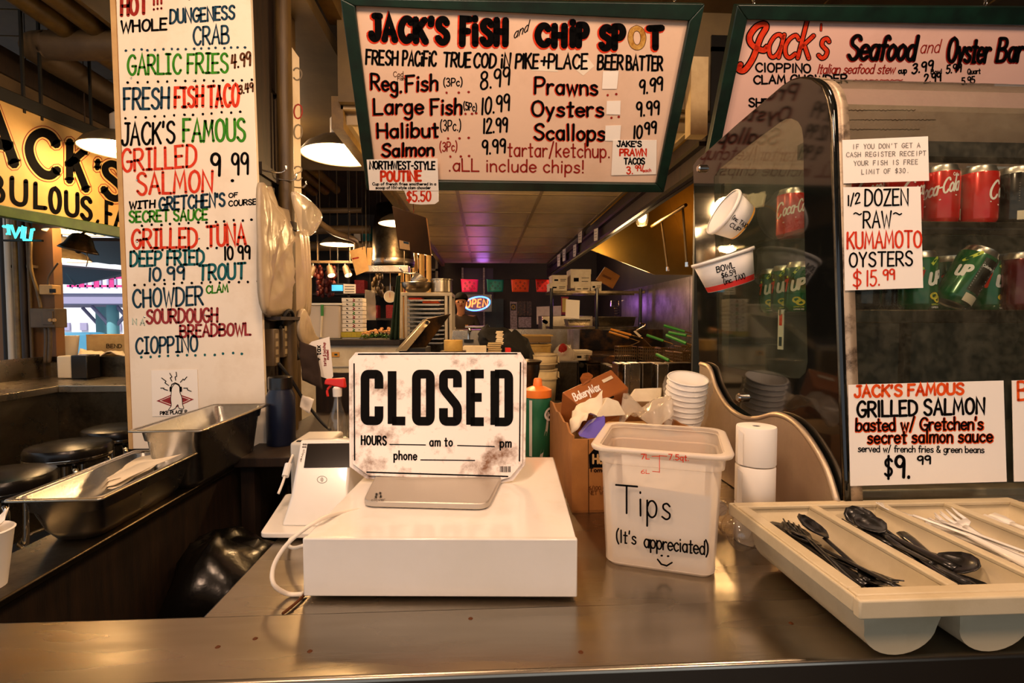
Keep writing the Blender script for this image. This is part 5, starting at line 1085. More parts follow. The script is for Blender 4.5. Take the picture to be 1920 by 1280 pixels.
def cola(t, f, a, ink='ink_white'):
    g_ = turn(f, a)
    letter(t, 'C', (-.034, .050), (-.018, .053), .034, ink, .0042, g_, up=(0, 1), slant=.3, jit=0, off=.0005)
    letter(t, 'oca-Cola', (-.012, .055), (.048, .068), .028, ink, .0032, g_, up=(0, 1), slant=.3, jit=0, off=.0005, gap=1.1)
    line(t, [(-.030, .046), (-.010, .040), (.016, .050), (.044, .058)], .0022, ink, g_, .0005, 'swash')
def up_can(label, pos, R=None, a=0, grp=None):
    t, f = can(label, pos, 'can_green', grp, R); g_ = turn(f, a)
    letter(t, '7', (-.030, .052), (-.021, .054), .024, 'ink_red', .006, g_, up=(0, 1), jit=0, off=.0006); letter(t, 'UP', (-.010, .052), (.016, .058), .022, 'ink_white', .0062, g_, up=(0, 1), slant=.15, jit=0, off=.0006)
    line(t, [(-.022, .085), (-.004, .094), (.006, .106)], .006, 'label_lime', g_, .0004, 'swoosh')
    for u0, v0 in ((.010, .024), (.002, .030)):
        o_ = MB(); o_.add([g_(u0+.010*math.cos(k*PI/8), v0+.0075*math.sin(k*PI/8), .0005+.0001*(u0 > .005)) for k in range(16)], [tuple(range(16))]); o_.build('lemon_slice', 'label_yellow', t)
        line(t, [(u0+.0065*math.cos(k*PI/8), v0+.0045*math.sin(k*PI/8)) for k in range(17)], .0012, 'label_lime', g_, .0008, 'lemon_rind')
    letter(t, 'LEMON LIME', (-.004, .012), (.018, .012), .003, 'label_lime', .0005, g_, up=(0, 1), jit=0); letter(t, 'CAFFEINE FREE', (-.004, .006), (.018, .006), .003, 'ink_white', .0005, g_, up=(0, 1), jit=0)
    return t, f
def stand(px, z, y): p = PY(px, 500, y); return (p.x, y, z)
yc = 1.01
q = []
for i, (px, m, lab) in enumerate(((1615, 'can_red', 'red cola can on the upper shelf hidden behind the receipt notice'), (1690, 'can_red', 'red cola can on the upper shelf half hidden by the oyster note'), (1757, 'can_red', 'red cola can on the upper shelf just right of the oyster note'), (1828, 'can_red', 'red cola can on the upper shelf next to the black can'), (1897, 'can_black', 'black cola can on the upper shelf at the right picture edge'))):
    t, f = can(lab, stand(px, ZS1, yc), m, 'cola cans on the upper shelf')
    if m == 'can_red': cola(t, f, {1757: -1.2, 1828: .75, 1690: .2, 1615: 0}[px])
    else:
        g_ = turn(f, -.2)
        for k in range(8): line(t, [(-.014, .085-.005*k), (.006+.003*(k % 3), .085-.005*k)], .0012, 'ink_grey', g_, .0004, 'fine_print')
        MB().add([g_(-.016+.022*i/6, z, .0004) for z in (.012, .030) for i in range(7)], [(i, i+1, i+8, i+7) for i in range(6)]).build('print_panel', 'box_white', t)
    if px == 1757:
        g_ = turn(f, .5); bcode = MB()
        MB().add([g_(.002+.014*i/5, z, .0004) for z in (.010, .032) for i in range(6)], [(i, i+1, i+7, i+6) for i in range(5)]).build('print_panel', 'box_white', t)
        for k in range(6): ribbon(bcode, [(.004+.002*k, .014), (.004+.002*k, .029)], .0011 if k % 2 else .0006, g_, .0007, False)
        bcode.build('barcode', 'ink_black', t); letter(t, 'Coke', (-.006, .096), (.006, .096), .006, 'ink_white', .0011, turn(f, .1), up=(0, 1), jit=0, off=.0003)
for px, y, lab in ((1660, 1.10, 'gold can behind the red cans on the upper shelf, left'), (1800, 1.10, 'gold can behind the red cans on the upper shelf, middle')): can(lab, stand(px, ZS1, y), 'can_gold', 'second row of upper shelf cans')
yc = 1.01
can('dark can on the lower shelf at far left under the oyster note', stand(1618, ZS2, yc), 'can_black', 'cans on the lower shelf')
up_can('green lemon lime can on the lower shelf behind the oyster note edge', stand(1722, ZS2, yc), None, .15, 'cans on the lower shelf')
up_can('green lemon lime can on the lower shelf left of the leaning can', stand(1778, ZS2, 1.075), None, -.1, 'cans on the lower shelf')
up_can('green lemon lime can on the lower shelf right of the leaning can', stand(1855, ZS2, 1.055), None, -.1, 'cans on the lower shelf')
t, f = can('dark red soda can on the lower shelf at the right picture edge', stand(1915, ZS2, yc), 'can_maroon', 'cans on the lower shelf'); cola(t, f, .3)
can('dark can deep on the lower shelf behind the green cans', stand(1680, ZS2, 1.14), 'can_black', 'cans on the lower shelf')
# the can that leans to the right, nutrition panel to the front
Rl = Matrix.Rotation(math.radians(27), 3, 'Y') @ Matrix.Rotation(math.radians(6), 3, 'X')
lp = PY(1786, 577, .992); t, f = can('green can leaning right on the lower shelf, nutrition panel in front', (lp.x-.004, .996, ZS2+.014), 'can_green', 'cans on the lower shelf', Rl)
g_ = turn(f, .15)
MB().add([g_(-.016+.036*i/8, z, .0004) for z in (.030, .100) for i in range(9)], [(i, i+1, i+10, i+9) for i in range(8)]).build('nutrition_panel', 'steel_dark', t)
for k in range(12): line(t, [(-.014, .090-.005*k), (.012+.005*(k % 2), .090-.005*k)], .0016 if k in (1, 6) else .0009, 'ink_white', g_, .0008, 'fine_print')
letter(t, 'Calories 140', (-.014, .0815), (.018, .0815), .005, 'ink_white', .0010, g_, up=(0, 1), jit=0, off=.001)
MB().add([g_(-.014+.034*i/8, z, .0005) for z in (.008, .025) for i in range(9)], [(i, i+1, i+10, i+9) for i in range(8)]).build('print_panel', 'box_white', t)
letter(t, 'UP', (-.046, .052), (-.026, .056), .020, 'ink_white', .0056, g_, up=(0, 1), jit=0, off=.0006); line(t, [(-.046, .084), (-.034, .096), (-.026, .106)], .006, 'label_lime', g_, .0004, 'swoosh')
# cans seen through the end pane
t, f = can('red cola can alone on the upper shelf behind the end glass', (.735, 1.20, ZS1), 'can_red', 'cola cans on the upper shelf'); cola(t, f, -.75)
for i, (x, y, lab) in enumerate(((.760, 1.20, 'green can low behind the end glass, nearest of three'), (.775, 1.285, 'green can low behind the end glass, middle of three'), (.79, 1.37, 'green can low behind the end glass, rearmost of three'))): up_can(lab, (x, y, ZS2), None, -.8, 'green cans behind the end glass')
# inside the case: jars and ice on the deck, thermometer strip
tag(MB().lathe([(.03, 0), (.045, .07), (.047, .072), (.043, .07), (.028, .004), (.0005, .004)], 24, (.70, 1.02, 1.056), caps=False).build('glass_cup', 'white_foam', None, (.70, 1.02, 1.056), smooth='auto'), 'pale cup standing low inside the case near the post', 'cup')
t = thing('thermometer', 'slim strip thermometer hanging inside the end glass below the cans', 'thermometer', em(1452, 640)+V((.02, 0, 0)))
p0, p1 = em(1446, 655)+V((.02, 0, 0)), em(1456, 580)+V((.02, 0, 0))
MB().box((p0.x, p0.y-.01, p0.z), (p0.x+.002, p0.y+.01, p1.z)).build('strip', 'white_plastic', t)
MB().box((p0.x-.001, p0.y-.006, p1.z-.035), (p0.x, p0.y+.004, p1.z-.01)).build('red_scale', 'ink_red', t); MB().box((p0.x-.001, p0.y-.006, p0.z+.008), (p0.x, p0.y+.004, p0.z+.028)).build('blue_scale', 'ink_navy', t)
MB().box((p0.x-.002, p0.y-.004, p1.z), (p0.x+.002, p0.y+.004, ZS2-.008)).build('hook', 'chrome', t)

# ================================================================== CUTLERY TRAY
cwid = .122; nC = 4; zb = CT+.006
TY0 = PZ(1700, 1236, zb).y-.018; RT = PY(1612, 1116, TY0).z; TX0 = PY(1612, 1118, TY0).x; TY1 = PZ(1360, 948, RT).y; dT = RT-zb
ct = thing('cutlery_tray', 'cream plastic four-bin cutlery tray across the counter front right', 'tray', (TX0+.25, .76, CT))
def uprof(x0, x1, zt, zb_, n=14):
    """rounded trough section: walls lean slightly, bottom half-round"""
    r = (x1-x0)/2-.010; cx = (x0+x1)/2; zc = zb_+r*.82; out = [(x0, zt)]
    for k in range(n+1): a = PI+PI*k/n; out.append((cx+r*math.cos(a), zc+r*.82*math.sin(a)))
    return out+[(x1, zt)]
for k in range(nC):
    x0 = TX0+.012+k*cwid; x1 = x0+cwid-.012
    sec = uprof(x0, x1, RT-.002, zb+.003); n = len(sec); ys = [TY0+.016, TY0+.026, TY1-.026, TY1-.016]
    b = MB(); vs = []
    for j, y in enumerate((TY0+.012, TY0+.022, TY1-.022, TY1-.012)):
        for (x, z) in sec: 
            yy = y+(.0 if j in (0, 3) else 0); vs.append(V((x, yy, z)))
        # end walls slope in towards the bottom
    def endrow(y, s): return [V((x, y+s*.016*(RT-z)/dT, z)) for x, z in sec]
    A_ = endrow(TY0+.010, 1); B_ = endrow(TY1-.010, -1)
    b.add(A_+B_, [(i, i+1, n+i+1, n+i) for i in range(n-1)]+[tuple(range(n)), tuple(range(n, 2*n))[::-1]])
    b.build('bin', 'tray_plastic', ct, smooth='auto', auto=50, solid=.003)
TX1 = TX0+.012+nC*cwid
b = MB()
for k in range(nC+1):
    x = TX0+k*cwid; b.box((x-(.002 if k else .006), TY0+.0132, RT-.004), (x+.013+(.006 if k == nC else 0), TY1-.0132, RT+.003))
b.box((TX0-.006, TY0-.004, RT-.004), (TX1+.006, TY0+.013, RT+.003)); b.box((TX0-.006, TY1-.013, RT-.004), (TX1+.006, TY1+.004, RT+.003))
b.build('rim', 'tray_plastic', ct, bevel=.002, seg=2)
b = MB()
b.box((TX0-.012, TY0-.016, RT-.020), (TX1+.008, TY0-.0042, RT+.0026)); b.box((TX0-.0112, TY1+.0042, RT-.018), (TX1+.008, TY1+.010, RT+.0022)); b.box((TX0-.0112, TY0-.0040, RT-.018), (TX0-.0062, TY1+.0040, RT+.0022))
b.build('rim_lip', 'tray_plastic', ct, bevel=.0032, seg=3)
def cutlery(kind, m, label, grp):
    """laid along +Y from the handle end, bowl or tines at +Y; origin at the middle"""
    t = thing(kind, label, 'cutlery', (0, 0, -5), grp); b = MB(); vs = []; fs = []
    def strip(rows):
        k0 = len(b.v); vv = []; n = len(rows[0]); 
        for r in rows: vv += r
        b.add(vv, [(j*n+i, j*n+i+1, (j+1)*n+i+1, (j+1)*n+i) for j in range(len(rows)-1) for i in range(n-1)])
    hd = [(-.075, .0055), (-.06, .006), (-.02, .004), (.02, .003), (.032, .0035)]
    strip([[V((x*w_, y, -5+.0022*(1-x*x))) for x in (-1, -.4, .4, 1)] for y, w_ in hd])
    b.build('handle', m, t, smooth=True, solid=.0016); b = MB()
    if kind == 'spoon': strip([[V((x*w_, y, -5+.003*z-.006*s*(1-x*x))) for x in (-1, -.6, 0, .6, 1)] for y, w_, s, z in ((.031, .0035, 0, 1), (.038, .009, .5, 1), (.048, .0145, 1, 1), (.058, .0155, 1.1, 1), (.068, .012, .8, 1.2), (.076, .004, .15, 1.5))]); b.build('bowl', m, t, smooth=True, solid=.0014)
    elif kind == 'fork':
        strip([[V((x*w_, y, -5+.001-.003*s)) for x in (-1, -.33, .33, 1)] for y, w_, s in ((.031, .0035, 0), (.040, .010, .8), (.050, .0115, 1))])
        for i in range(4):
            x = -.0095+.0063*i; strip([[V((x-.0018*q_, y, -5-.002+.004*r)), V((x+.0018*q_, y, -5-.002+.004*r))] for y, q_, r in ((.049, 1, 0), (.062, .9, .2), (.074, .35, 1))])
        b.build('tines', m, t, smooth=True, solid=.0014)
    else: strip([[V((-.004, y, -5+.001)), V((w_, y, -5+.001))] for y, w_ in ((.031, .004), (.05, .008), (.07, .008), (.082, .001))]); b.build('blade', m, t, smooth=True, solid=.0012)
    return t
rn = random.Random(3); first = {}
def place(kind, m, bin_, y, x, z, rz, rx, ry, label, grp):
    R = Matrix.Rotation(rz, 3, 'Z') @ Matrix.Rotation(rx, 3, 'X') @ Matrix.Rotation(ry, 3, 'Y'); loc = (TX0+.012+bin_*cwid+.055+x, y, z)
    if (kind, m) not in first:
        t = first[(kind, m)] = cutlery(kind, m, label, grp)
        for c in [c for c in bpy.data.objects if c.parent == t]:
            for v in c.data.vertices: v.co = (v.co.x*1.45, v.co.y*1.2, v.co.z*1.3)
        t.matrix_world = Matrix.Translation(V(loc)) @ R.to_4x4()
    else: dup(first[(kind, m)], loc, R, label, grp)
zb0 = zb+.012; YM = (TY0+TY1)/2
def heap(bin_, n, kinds, m, y0, y1, zlo, zhi, where, grp, seed, wide=.022):
    rn = random.Random(seed)
    for i in range(n):
        kind = kinds[i % len(kinds)]; t = i/(n-1)
        place(kind, m, bin_, rn.uniform(y0, y1), rn.uniform(-wide, wide)*(.5+.5*t), zlo+(zhi-zlo)*t, rn.uniform(-.20, .20)+(PI if i % 4 == 3 else 0), rn.uniform(-.03, .12), rn.uniform(-.5, .5), f'{"black" if "black" in m else "white"} plastic {kind} in the heap in the {where} tray bin', grp)
heap(0, 15, ('knife', 'spoon', 'fork'), 'black_plastic', YM-.01, YM+.035, RT-.062, RT-.020, 'leftmost', 'black cutlery, leftmost bin', 3, .013)
heap(1, 20, ('spoon', 'knife', 'fork'), 'black_plastic', YM-.03, YM+.035, RT-.062, RT-.010, 'second', 'black cutlery, second bin', 4)
heap(2, 20, ('fork', 'fork', 'knife'), 'white_plastic', YM-.03, YM+.035, RT-.055, RT-.006, 'third', 'white cutlery, third bin', 5)
heap(3, 6, ('knife',), 'white_plastic', YM+.03, YM+.06, RT-.05, RT-.02, 'rightmost', 'white cutlery, rightmost bin', 6)
place('spoon', 'black_plastic', 0, YM-.005, .018, RT-.022, .15, .28, .3, 'black spoon standing steeply against the right wall of the leftmost bin', 'black cutlery, leftmost bin')
place('spoon', 'black_plastic', 1, YM-.030, .016, RT-.022, PI-.22, -.06, .1, 'black spoon lying nearest the front of the second bin, bowl up', 'black cutlery, second bin')
place('spoon', 'black_plastic', 1, YM+.03, .0, RT-.026, .1, .30, -.3, 'black spoon sticking up highest from the second bin', 'black cutlery, second bin')
place('fork', 'white_plastic', 2, YM+.055, -.022, RT-.006, .5, .10, .2, 'white fork lying across the divider beside the second bin', 'white cutlery, third bin')

# ================================================================== LAMPS
def pendant(label, c, r, cord_to, watts, vis=True, m='enamel', proto=None):
    t = thing('pendant_lamp', label, 'lamp', c, 'enamel dish lamps'); x, y, z = c
    MB().lathe([(r, 0), (r*1.0, .006), (r*.86, r*.22), (r*.55, r*.42), (r*.24, r*.52), (r*.24, r*.56)], 36, c, caps=False).build('lamp_shade', m, t, smooth='auto', solid=.0012)
    MB().lathe([(r*.985, .004), (r*.845, r*.205), (r*.54, r*.40), (r*.10, r*.49)], 36, c, caps=False).build('shade_lining', 'enamel_white', t, smooth=True)
    MB().lathe([(r*.25, r*.5), (r*.25, r*.95), (r*.18, r*1.02), (.0005, r*1.02)], 20, c).build('socket_cap', 'pale_grey', t, smooth='auto')
    MB().ball((x, y, z+r*.16), r*.26, 16).build('bulb', 'bulb', t, smooth=True)
    MB().cyl((x, y, z+r), (x, y, cord_to), .006, n=8).build('stem', 'duct_paint', t)
    lamp('lamp_light', (x, y, z-.02), watts, (1, .60, .28), .08)
    return t
LA = PY(638, 292, 2.9)
pendant('dish lamp glowing right beside the upper left edge of the fish menu sign', LA, .205, 2.56, 26)
pendant('bright dish lamp over the produce stall left of the hanging cardboard panel', PY(633, 459, 6.3), .20, 3.24, 44)
pendant('dish lamp half hidden behind the hanging dark panel', PY(748, 420, 5.2), .20, 3.24, 40)
pendant('far dish lamp showing just below the hanging dark panel', PY(800, 475, 7.0), .20, 3.24, 44)
pendant('dish lamp peeking out left of the menu column under the overhead sign top', PY(228, 283, 3.1), .205, 3.24, 13)
pendant('dish lamp below the overhead sign behind the bell', PY(117, 488, 4.3), .185, 3.24, 6)
pendant('dish lamp mostly hidden by the green lower rail of the overhead sign', PY(142, 436, 4.0), .19, 3.24, 5)
t = thing('bell', 'dark brass bell hanging under the overhead sign in front of the lamp', 'bell', PY(145, 478, 3.45))
p = PY(147, 470, 3.45); Rb = Matrix.Rotation(math.radians(14), 3, 'Y')
MB().lathe([(.105, 0), (.098, .012), (.078, .035), (.062, .075), (.048, .10), (.02, .112), (.0005, .113)], 28, p, Rb, caps=False).build('bell_body', 'grease', t, smooth='auto', solid=.004)
MB().ball(p+V((0, 0, .0)), .018, 10).build('clapper', 'wood_dark', t, smooth=True)
a = p+Rb @ V((0, 0, .112)); MB().cyl(a+V((.04, 0, .1)), V((a.x+.04, a.y, 3.23)), .004, n=6).build('hanger_rod', 'wood_dark', t); MB().tube([a, a+V((.05, 0, .03)), a+V((.08, 0, .0)), a+V((.09, 0, .05)), a+V((.04, .0, .10))], .008, 8).build('hanger_bracket', 'grease', t, smooth=True)
MB().tube([p+V((.05, 0, -.01)), p+V((.055, 0, -.06)), p+V((.045, 0, -.10))], .003, 6).build('pull_rope', 'wire', t, smooth=True)

# ================================================================== LEFT BAR, STOOLS, OUTLETS
br = thing('bar_counter', 'stainless bar counter along the far left aisle with an upstand', 'counter', (-2.95, 2.6, 0))
MB().box((-3.25, .8, .905), (-2.73, 3.95, .95)).build('bar_top', 'steel', br, bevel=.004)
MB().box((-3.27, .8, .95), (-3.25, 3.95, 1.10)).build('upstand', 'steel', br)
MB().box((-3.2, 3.95, .95), (-1.9, 3.97, 1.10)).build('upstand', 'steel_dark', br)
MB().box((-2.73, 3.42, .905), (-1.9, 3.95, .95)).build('bar_top', 'steel', br, bevel=.004)
for y0, y1 in ((.8, 1.95), (1.96, 2.9), (2.91, 3.6)): MB().box((-2.80, y0, .05), (-2.775, y1, .905)).build('front_panel', 'steel', br)
MB().box((-2.775, 3.47, .05), (-1.9, 3.49, .905)).build('front_panel', 'steel_dark', br)
MB().box((-3.26, 3.972, 0), (-1.9, 4.65, 1.09)).build('back_cabinet', 'wood_olive', br)
s0_ = None
for (px, py, lab) in ((130, 832, 'round black bar stool in the middle of the three at the far left'), (222, 800, 'round black bar stool farthest back beside the menu column'), (2, 888, 'round black bar stool nearest the camera at the left picture edge')):
    p = PZ(px, py, .74); p.z = 0
    if s0_ is None:
        t = s0_ = thing('bar_stool', lab, 'stool', p, 'bar stools')
        MB().lathe([(.0005, .66), (.16, .66), (.178, .675), (.181, .72), (.172, .737), (.14, .745), (.0005, .748)], 32, p).build('seat', 'black_vinyl', t, smooth='auto')
        MB().lathe([(.182, .678), (.184, .685), (.182, .692)], 32, p, caps=False).build('seat_band', 'chrome', t, smooth=True)
        for k in range(4):
            a = PI/4+k*PI/2; d = V((math.cos(a), math.sin(a), 0))
            MB().tube([p+d*.10+V((0, 0, .655)), p+d*.16+V((0, 0, .62)), p+d*.17+V((0, 0, .4)), p+d*.18+V((0, 0, .0))], .013, 8).build('leg', 'chrome', t, smooth=True)
        MB().tube([p+V((.20*math.cos(k*PI/8), .20*math.sin(k*PI/8), .28)) for k in range(17)], .010, 8, False).build('foot_ring', 'chrome', t, smooth=True)
    else: dup(s0_, p, None, lab)
p = PZ(158, 706, .95); p.y -= .10
t = thing('napkin_dispenser', 'black napkin dispenser with white napkins on the far left bar', 'dispenser', p)
MB().box((p.x+.03, p.y-.06, .952), (p.x+.14, p.y+.07, 1.12)).build('case', 'black_plastic', t, bevel=.006)
MB().box((p.x-.07, p.y-.055, .955), (p.x+.03, p.y+.06, 1.115)).build('napkins', 'cream_paper', t, bevel=.01)
t = thing('shipping_box', 'tan shipping box with dark print behind the far left bar', 'box', PY(205, 655, 4.4))
p = PY(162, 656, 4.35); p2 = PY(258, 622, 4.35); MB().box((p.x, 4.35, 1.092), (p2.x, 4.75, p2.z-.03)).build('box_body', 'box_tan', t, bevel=.004)
MB().box((p.x, 4.35, p2.z-.03), (p2.x, 4.56, p2.z-.022)).build('flap', 'cardboard_light', t)
bm_ = plane_map((0, 4.349, 0), (0, -1, 0)); letter(t, 'BEND', (200, 652), (228, 652), 7, 'ink_black', 1.4, bm_)
tag(MB().sheet(PY(135, 668, 4.1), PY(236, 668, 4.1), PY(228, 655, 4.25), PY(150, 652, 4.25), 12, 6, crinkle(.05, 7, 3)).build('cloth', 'cream_paper', None, PY(140, 668, 4.1), smooth=True, solid=.006), 'rumpled pale cloth on the shelf behind the napkin dispenser', 'cloth')
p = PY(128, 668, 4.3); tag(MB().lathe([(.06, 1.09), (.075, 1.24), (.078, 1.245)], 24, (p.x, p.y, 0)).build('tub', 'white_foam', None, (p.x, p.y, 1.09), smooth='auto'), 'white round tub on the shelf left of the shipping box', 'tub')
wl = struct(MB().box((-4.6, 3.98, 0), (PY(108, 600, 4.0).x, 4.06, 2.5)).build('wall_left', 'wall_ochre'))
for k in range(5): MB().box((-4.6+.215*k, 3.968, 0), (-4.6+.215*k+.20, 3.981, 2.5)).build('wall_board', 'wall_ochre', wl)
for k, (x, m, lab) in enumerate(((12, 'black_matte', 'dark pipe at the left picture edge of the ochre wall'), (20, 'pale_grey', 'grey pipe second from the left on the ochre wall'), (34, 'pipe_paint', 'ochre pipe third from the left on the ochre wall'), (46, 'wood_dark', 'brown pipe fourth from the left on the ochre wall'), (58, 'wood_olive', 'thin pipe nearest the junction box on the ochre wall'))):
    t = thing('wall_pipe', lab, 'pipe', PY(x, 700, 3.9), 'pipes on the ochre wall')
    q = PY(x, 600, 3.93); MB().cyl((q.x, 3.93, 0), (q.x, 3.93, 2.4), .022 if k < 4 else .012, n=12).build('pipe_run', m, t, smooth='auto')
    MB().box((q.x-.03, 3.925, 1.75), (q.x+.03, 3.975, 1.77)).build('pipe_clip', 'duct_paint', t)
t = thing('junction_box', 'grey weathered junction box with two buttons on the ochre wall', 'electrical box', PY(90, 612, 3.9))
a, c = PY(66, 614, 3.9), PY(111, 578, 3.9); MB().box((a.x, 3.86, a.z), (c.x, 3.97, c.z)).build('box_body', 'duct_paint', t, bevel=.006)
MB().box((a.x+.09, 3.852, a.z+.02), (c.x-.01, 3.862, c.z-.02)).build('cover', 'duct_paint', t, bevel=.003)
for px in (94, 102): q = PY(px, 600, 3.85); MB().cyl((q.x, 3.853, q.z), (q.x, 3.845, q.z), .012, n=12).build('button', 'cardboard_light', t)
MB().tube([PY(77, 578, 3.92), PY(70, 545, 3.92), PY(58, 500, 3.92), PY(58, 440, 3.92)], .011, 8).build('conduit', 'pipe_paint', t, smooth=True)
for px in (86, 93): MB().tube([PY(px, 612, 3.92), PY(px+1, 640, 3.92), PY(px-1, 680, 3.92)], .013, 8).build('conduit', 'duct_paint', t, smooth=True)
t = thing('outlet_box', 'ochre outlet box above the junction box with a cord', 'outlet box', PY(92, 552, 3.9))
a, c = PY(80, 552, 3.92), PY(104, 534, 3.92); MB().box((a.x, 3.89, a.z), (c.x, 3.97, c.z)).build('box_body', 'cardboard_light', t, bevel=.005)
q = PY(97, 545, 3.88); MB().box((q.x-.02, 3.884, q.z-.014), (q.x+.02, 3.892, q.z+.014)).build('plug', 'black_matte', t)
MB().tube([PY(91, 534, 3.9), PY(91, 520, 3.9), PY(100, 505, 3.9), PY(109, 493, 3.9)], .006, 6).build('cord', 'duct_paint', t, smooth=True)
nt_ = thing('neon_sign', 'small turquoise neon script under the overhead sign at far left', 'neon sign', PY(35, 440, 3.3))
for pts in ([(6, 424), (16, 426)], [(15, 421), (17, 440), (13, 438)], [(21, 422), (29, 445), (38, 426)], [(41, 447), (42, 425), (46, 447), (47, 425)], [(44, 449), (57, 450), (60, 430), (64, 430)]): MB().tube([PY(*q, 3.3) for q in pts], .008, 8, False).build('neon_tube', 'neon_teal', nt_, smooth=True)
MB().box((PY(4, 450, 3.32).x, 3.32, PY(4, 452, 3.32).z), (PY(78, 450, 3.32).x, 3.335, PY(78, 449, 3.32).z)).build('carrier_rail', 'black_matte', nt_)
for px in (10, 60): q = PY(px, 425, 3.33); MB().cyl((q.x, 3.33, q.z), (q.x, 3.33, 3.24), .003, n=6).build('hanger_wire', 'black_matte', nt_)

# ================================================================== STREET SEEN PAST THE WALL
struct(MB().box((-40, -10, -.4), (-5, 45, -.3)).build('ground', 'asphalt'))
t = thing('market_pavilion', 'open pavilion with lilac fascia and pale posts out on the street', 'pavilion', (-11, 14, -.3))
a, c = PY(60, 571, 13), PY(240, 541, 13)
MB().box((-15, 13, a.z), (c.x+.4, 16, c.z)).build('roof_slab', 'out_lilac', t, bevel=.03)
MB().box((-15, 12.95, c.z-.12), (c.x+.45, 13.0, c.z)).build('gutter', 'out_white', t)
for px, y in ((190, 15.2), (212, 13.4), (258, 13.4), (60, 13.4)):
    q = PY(px, 600, y); MB().cyl((q.x, y, -.3), (q.x, y, a.z), .13, n=14).build('post', 'out_teal', t, smooth='auto')
    for s in (-1, 1): MB().cyl((q.x, y, a.z-.6), (q.x+s*.5, y, a.z-.02), .045, n=8).build('brace', 'out_lilac', t)
t = thing('awning', 'dark sloping awning over the street edge above the pavilion', 'awning', PY(160, 520, 9))
MB().prism([PY(100, 498, 9), PY(240, 510, 9), PY(240, 516, 11), PY(142, 534, 11), PY(100, 532, 11)], (0, 0, .03)).build('canopy', 'out_dark', t)
MB().cyl(PY(115, 497, 9.05), PY(140, 534, 10.95), .02, n=6).build('rafter', 'wood_dark', t)
t = thing('slatted_awning', 'dark corrugated overhang right under the overhead sign rail', 'awning', PY(180, 480, 5))
for k in range(9):
    y = 4.7+.35*k; MB().box((-5.2, y, 2.06+.012*k), (-2.9, y+.30, 2.09+.012*k)).build('slat', 'wood_dark', t)
struct(MB().box((-5.1, 7.7, 0), (-5, 9.5, 3.25)).build('wall_blocker', 'wall_dark'))  # added out of view, keeps the sky out of the case glass reflection
struct(MB().box((-34, 30, -.3), (-6, 31, 9)).build('wall_street', 'out_white'))
wi = 1
for px in (118, 150, 182, 214):
    for py in (612, 632): a, c = PY(px, py+7, 29.9), PY(px+12, py-7, 29.9); struct(MB().box((a.x, 29.9, a.z), (c.x, 30.02, c.z)).build(f'window_{wi}', 'out_lilac')); wi += 1
t = thing('sign_scaffold', 'pink and violet sign scaffolding above the pavilion roof', 'sign frame', (-13, 15, a.z+1.2))
for k in range(9):
    q = PY(130+k*14, 532, 14.6); MB().box((q.x, 14.6, PY(240, 541, 13).z), (q.x+.05, 14.66, PY(0, 505, 14.6).z)).build('upright', 'out_lilac', t)
    if k % 2: MB().box((q.x+.03, 14.62, PY(0, 538, 14.6).z), (q.x+.17, 14.65, PY(0, 518, 14.6).z)).build('pink_letter_panel', 'out_pink', t)
for py in (538, 522): MB().box((PY(125, py, 14.6).x, 14.6, PY(125, py, 14.6).z), (PY(250, py, 14.6).x, 14.64, PY(125, py, 14.6).z+.06)).build('crossbar', 'out_pink', t)
t = thing('parked_car', 'blue car parked out on the street below the pavilion', 'car', PY(135, 660, 11))
q = PY(135, 650, 11); MB().prism([V((q.x-2.4, 10.5, -.05)), V((q.x+1, 10.5, -.05)), V((q.x+1, 10.5, .55)), V((q.x+.4, 10.5, .65)), V((q.x-.1, 10.5, 1.1)), V((q.x-1.6, 10.5, 1.1)), V((q.x-2.2, 10.5, .65)), V((q.x-2.4, 10.5, .55))], (0, 1.6, 0)).build('car_body', 'car_blue', t, bevel=.08)
MB().prism([V((q.x+.25, 10.49, .66)), V((q.x-.12, 10.49, 1.03)), V((q.x-1.5, 10.49, 1.03)), V((q.x-2.0, 10.49, .66))], (0, 1.62, 0)).build('car_window', 'screen_black', t)
for x in (-1.8, .3): MB().cyl((q.x+x, 10.46, .0), (q.x+x, 10.7, .0), .3, n=20).build('wheel', 'rubber', t)

# ================================================================== RANGE HOOD AND RIGHT SIDE
hd = thing('range_hood', 'big steel range hood with a dark fascia, lamp-lit inside', 'hood', (1.5, 3.6, 1.8))
MB().box((.98, 2.25, 2.03), (1.01, 8.0, 2.24)).build('fascia', 'wood_dark', hd)
MB().box((.95, 2.25, 2.14), (.985, 7.6, 2.16)).build('fascia_rail', 'black_paint', hd); MB().box((.955, 2.25, 2.03), (.985, 7.6, 2.05)).build('fascia_rail', 'black_paint', hd)
MB().prism([V((1.0, 4.8, 2.03)), V((1.0, 4.8, 2.55)), V((2.05, 4.8, 2.55)), V((2.05, 4.8, 1.80)), V((1.62, 4.8, 1.80))], (0, .02, 0)).build('end_panel', 'steel_hood', hd)
MB().box((1.0, 2.25, 2.55), (2.05, 4.82, 2.57)).build('hood_roof', 'steel_hood', hd)
MB().prism([V((2.04, 2.3, 1.80)), V((2.04, 4.8, 1.80)), V((1.72, 4.8, 2.55)), V((1.72, 2.3, 2.55))], (.02, 0, 0)).build('baffle_panel', 'steel_hood', hd)
MB().box((1.0, 2.25, 1.98), (2.05, 2.28, 2.62)).build('near_panel', 'black_paint', hd)
pts = PY(1204, 400, 3.9)
hl = thing('hood_lamp', 'caged jar lamp glowing inside the range hood', 'lamp', pts)
MB().lathe([(.045, .03), (.045, -.075), (.035, -.095), (.0005, -.10)], 20, pts, caps=False).build('glass_jar', 'clear_plastic', hl, smooth='auto')
MB().ball(pts+V((0, 0, -.025)), .034, 14, (1, 1, 1.35)).build('bulb', 'bulb_small', hl, smooth=True)
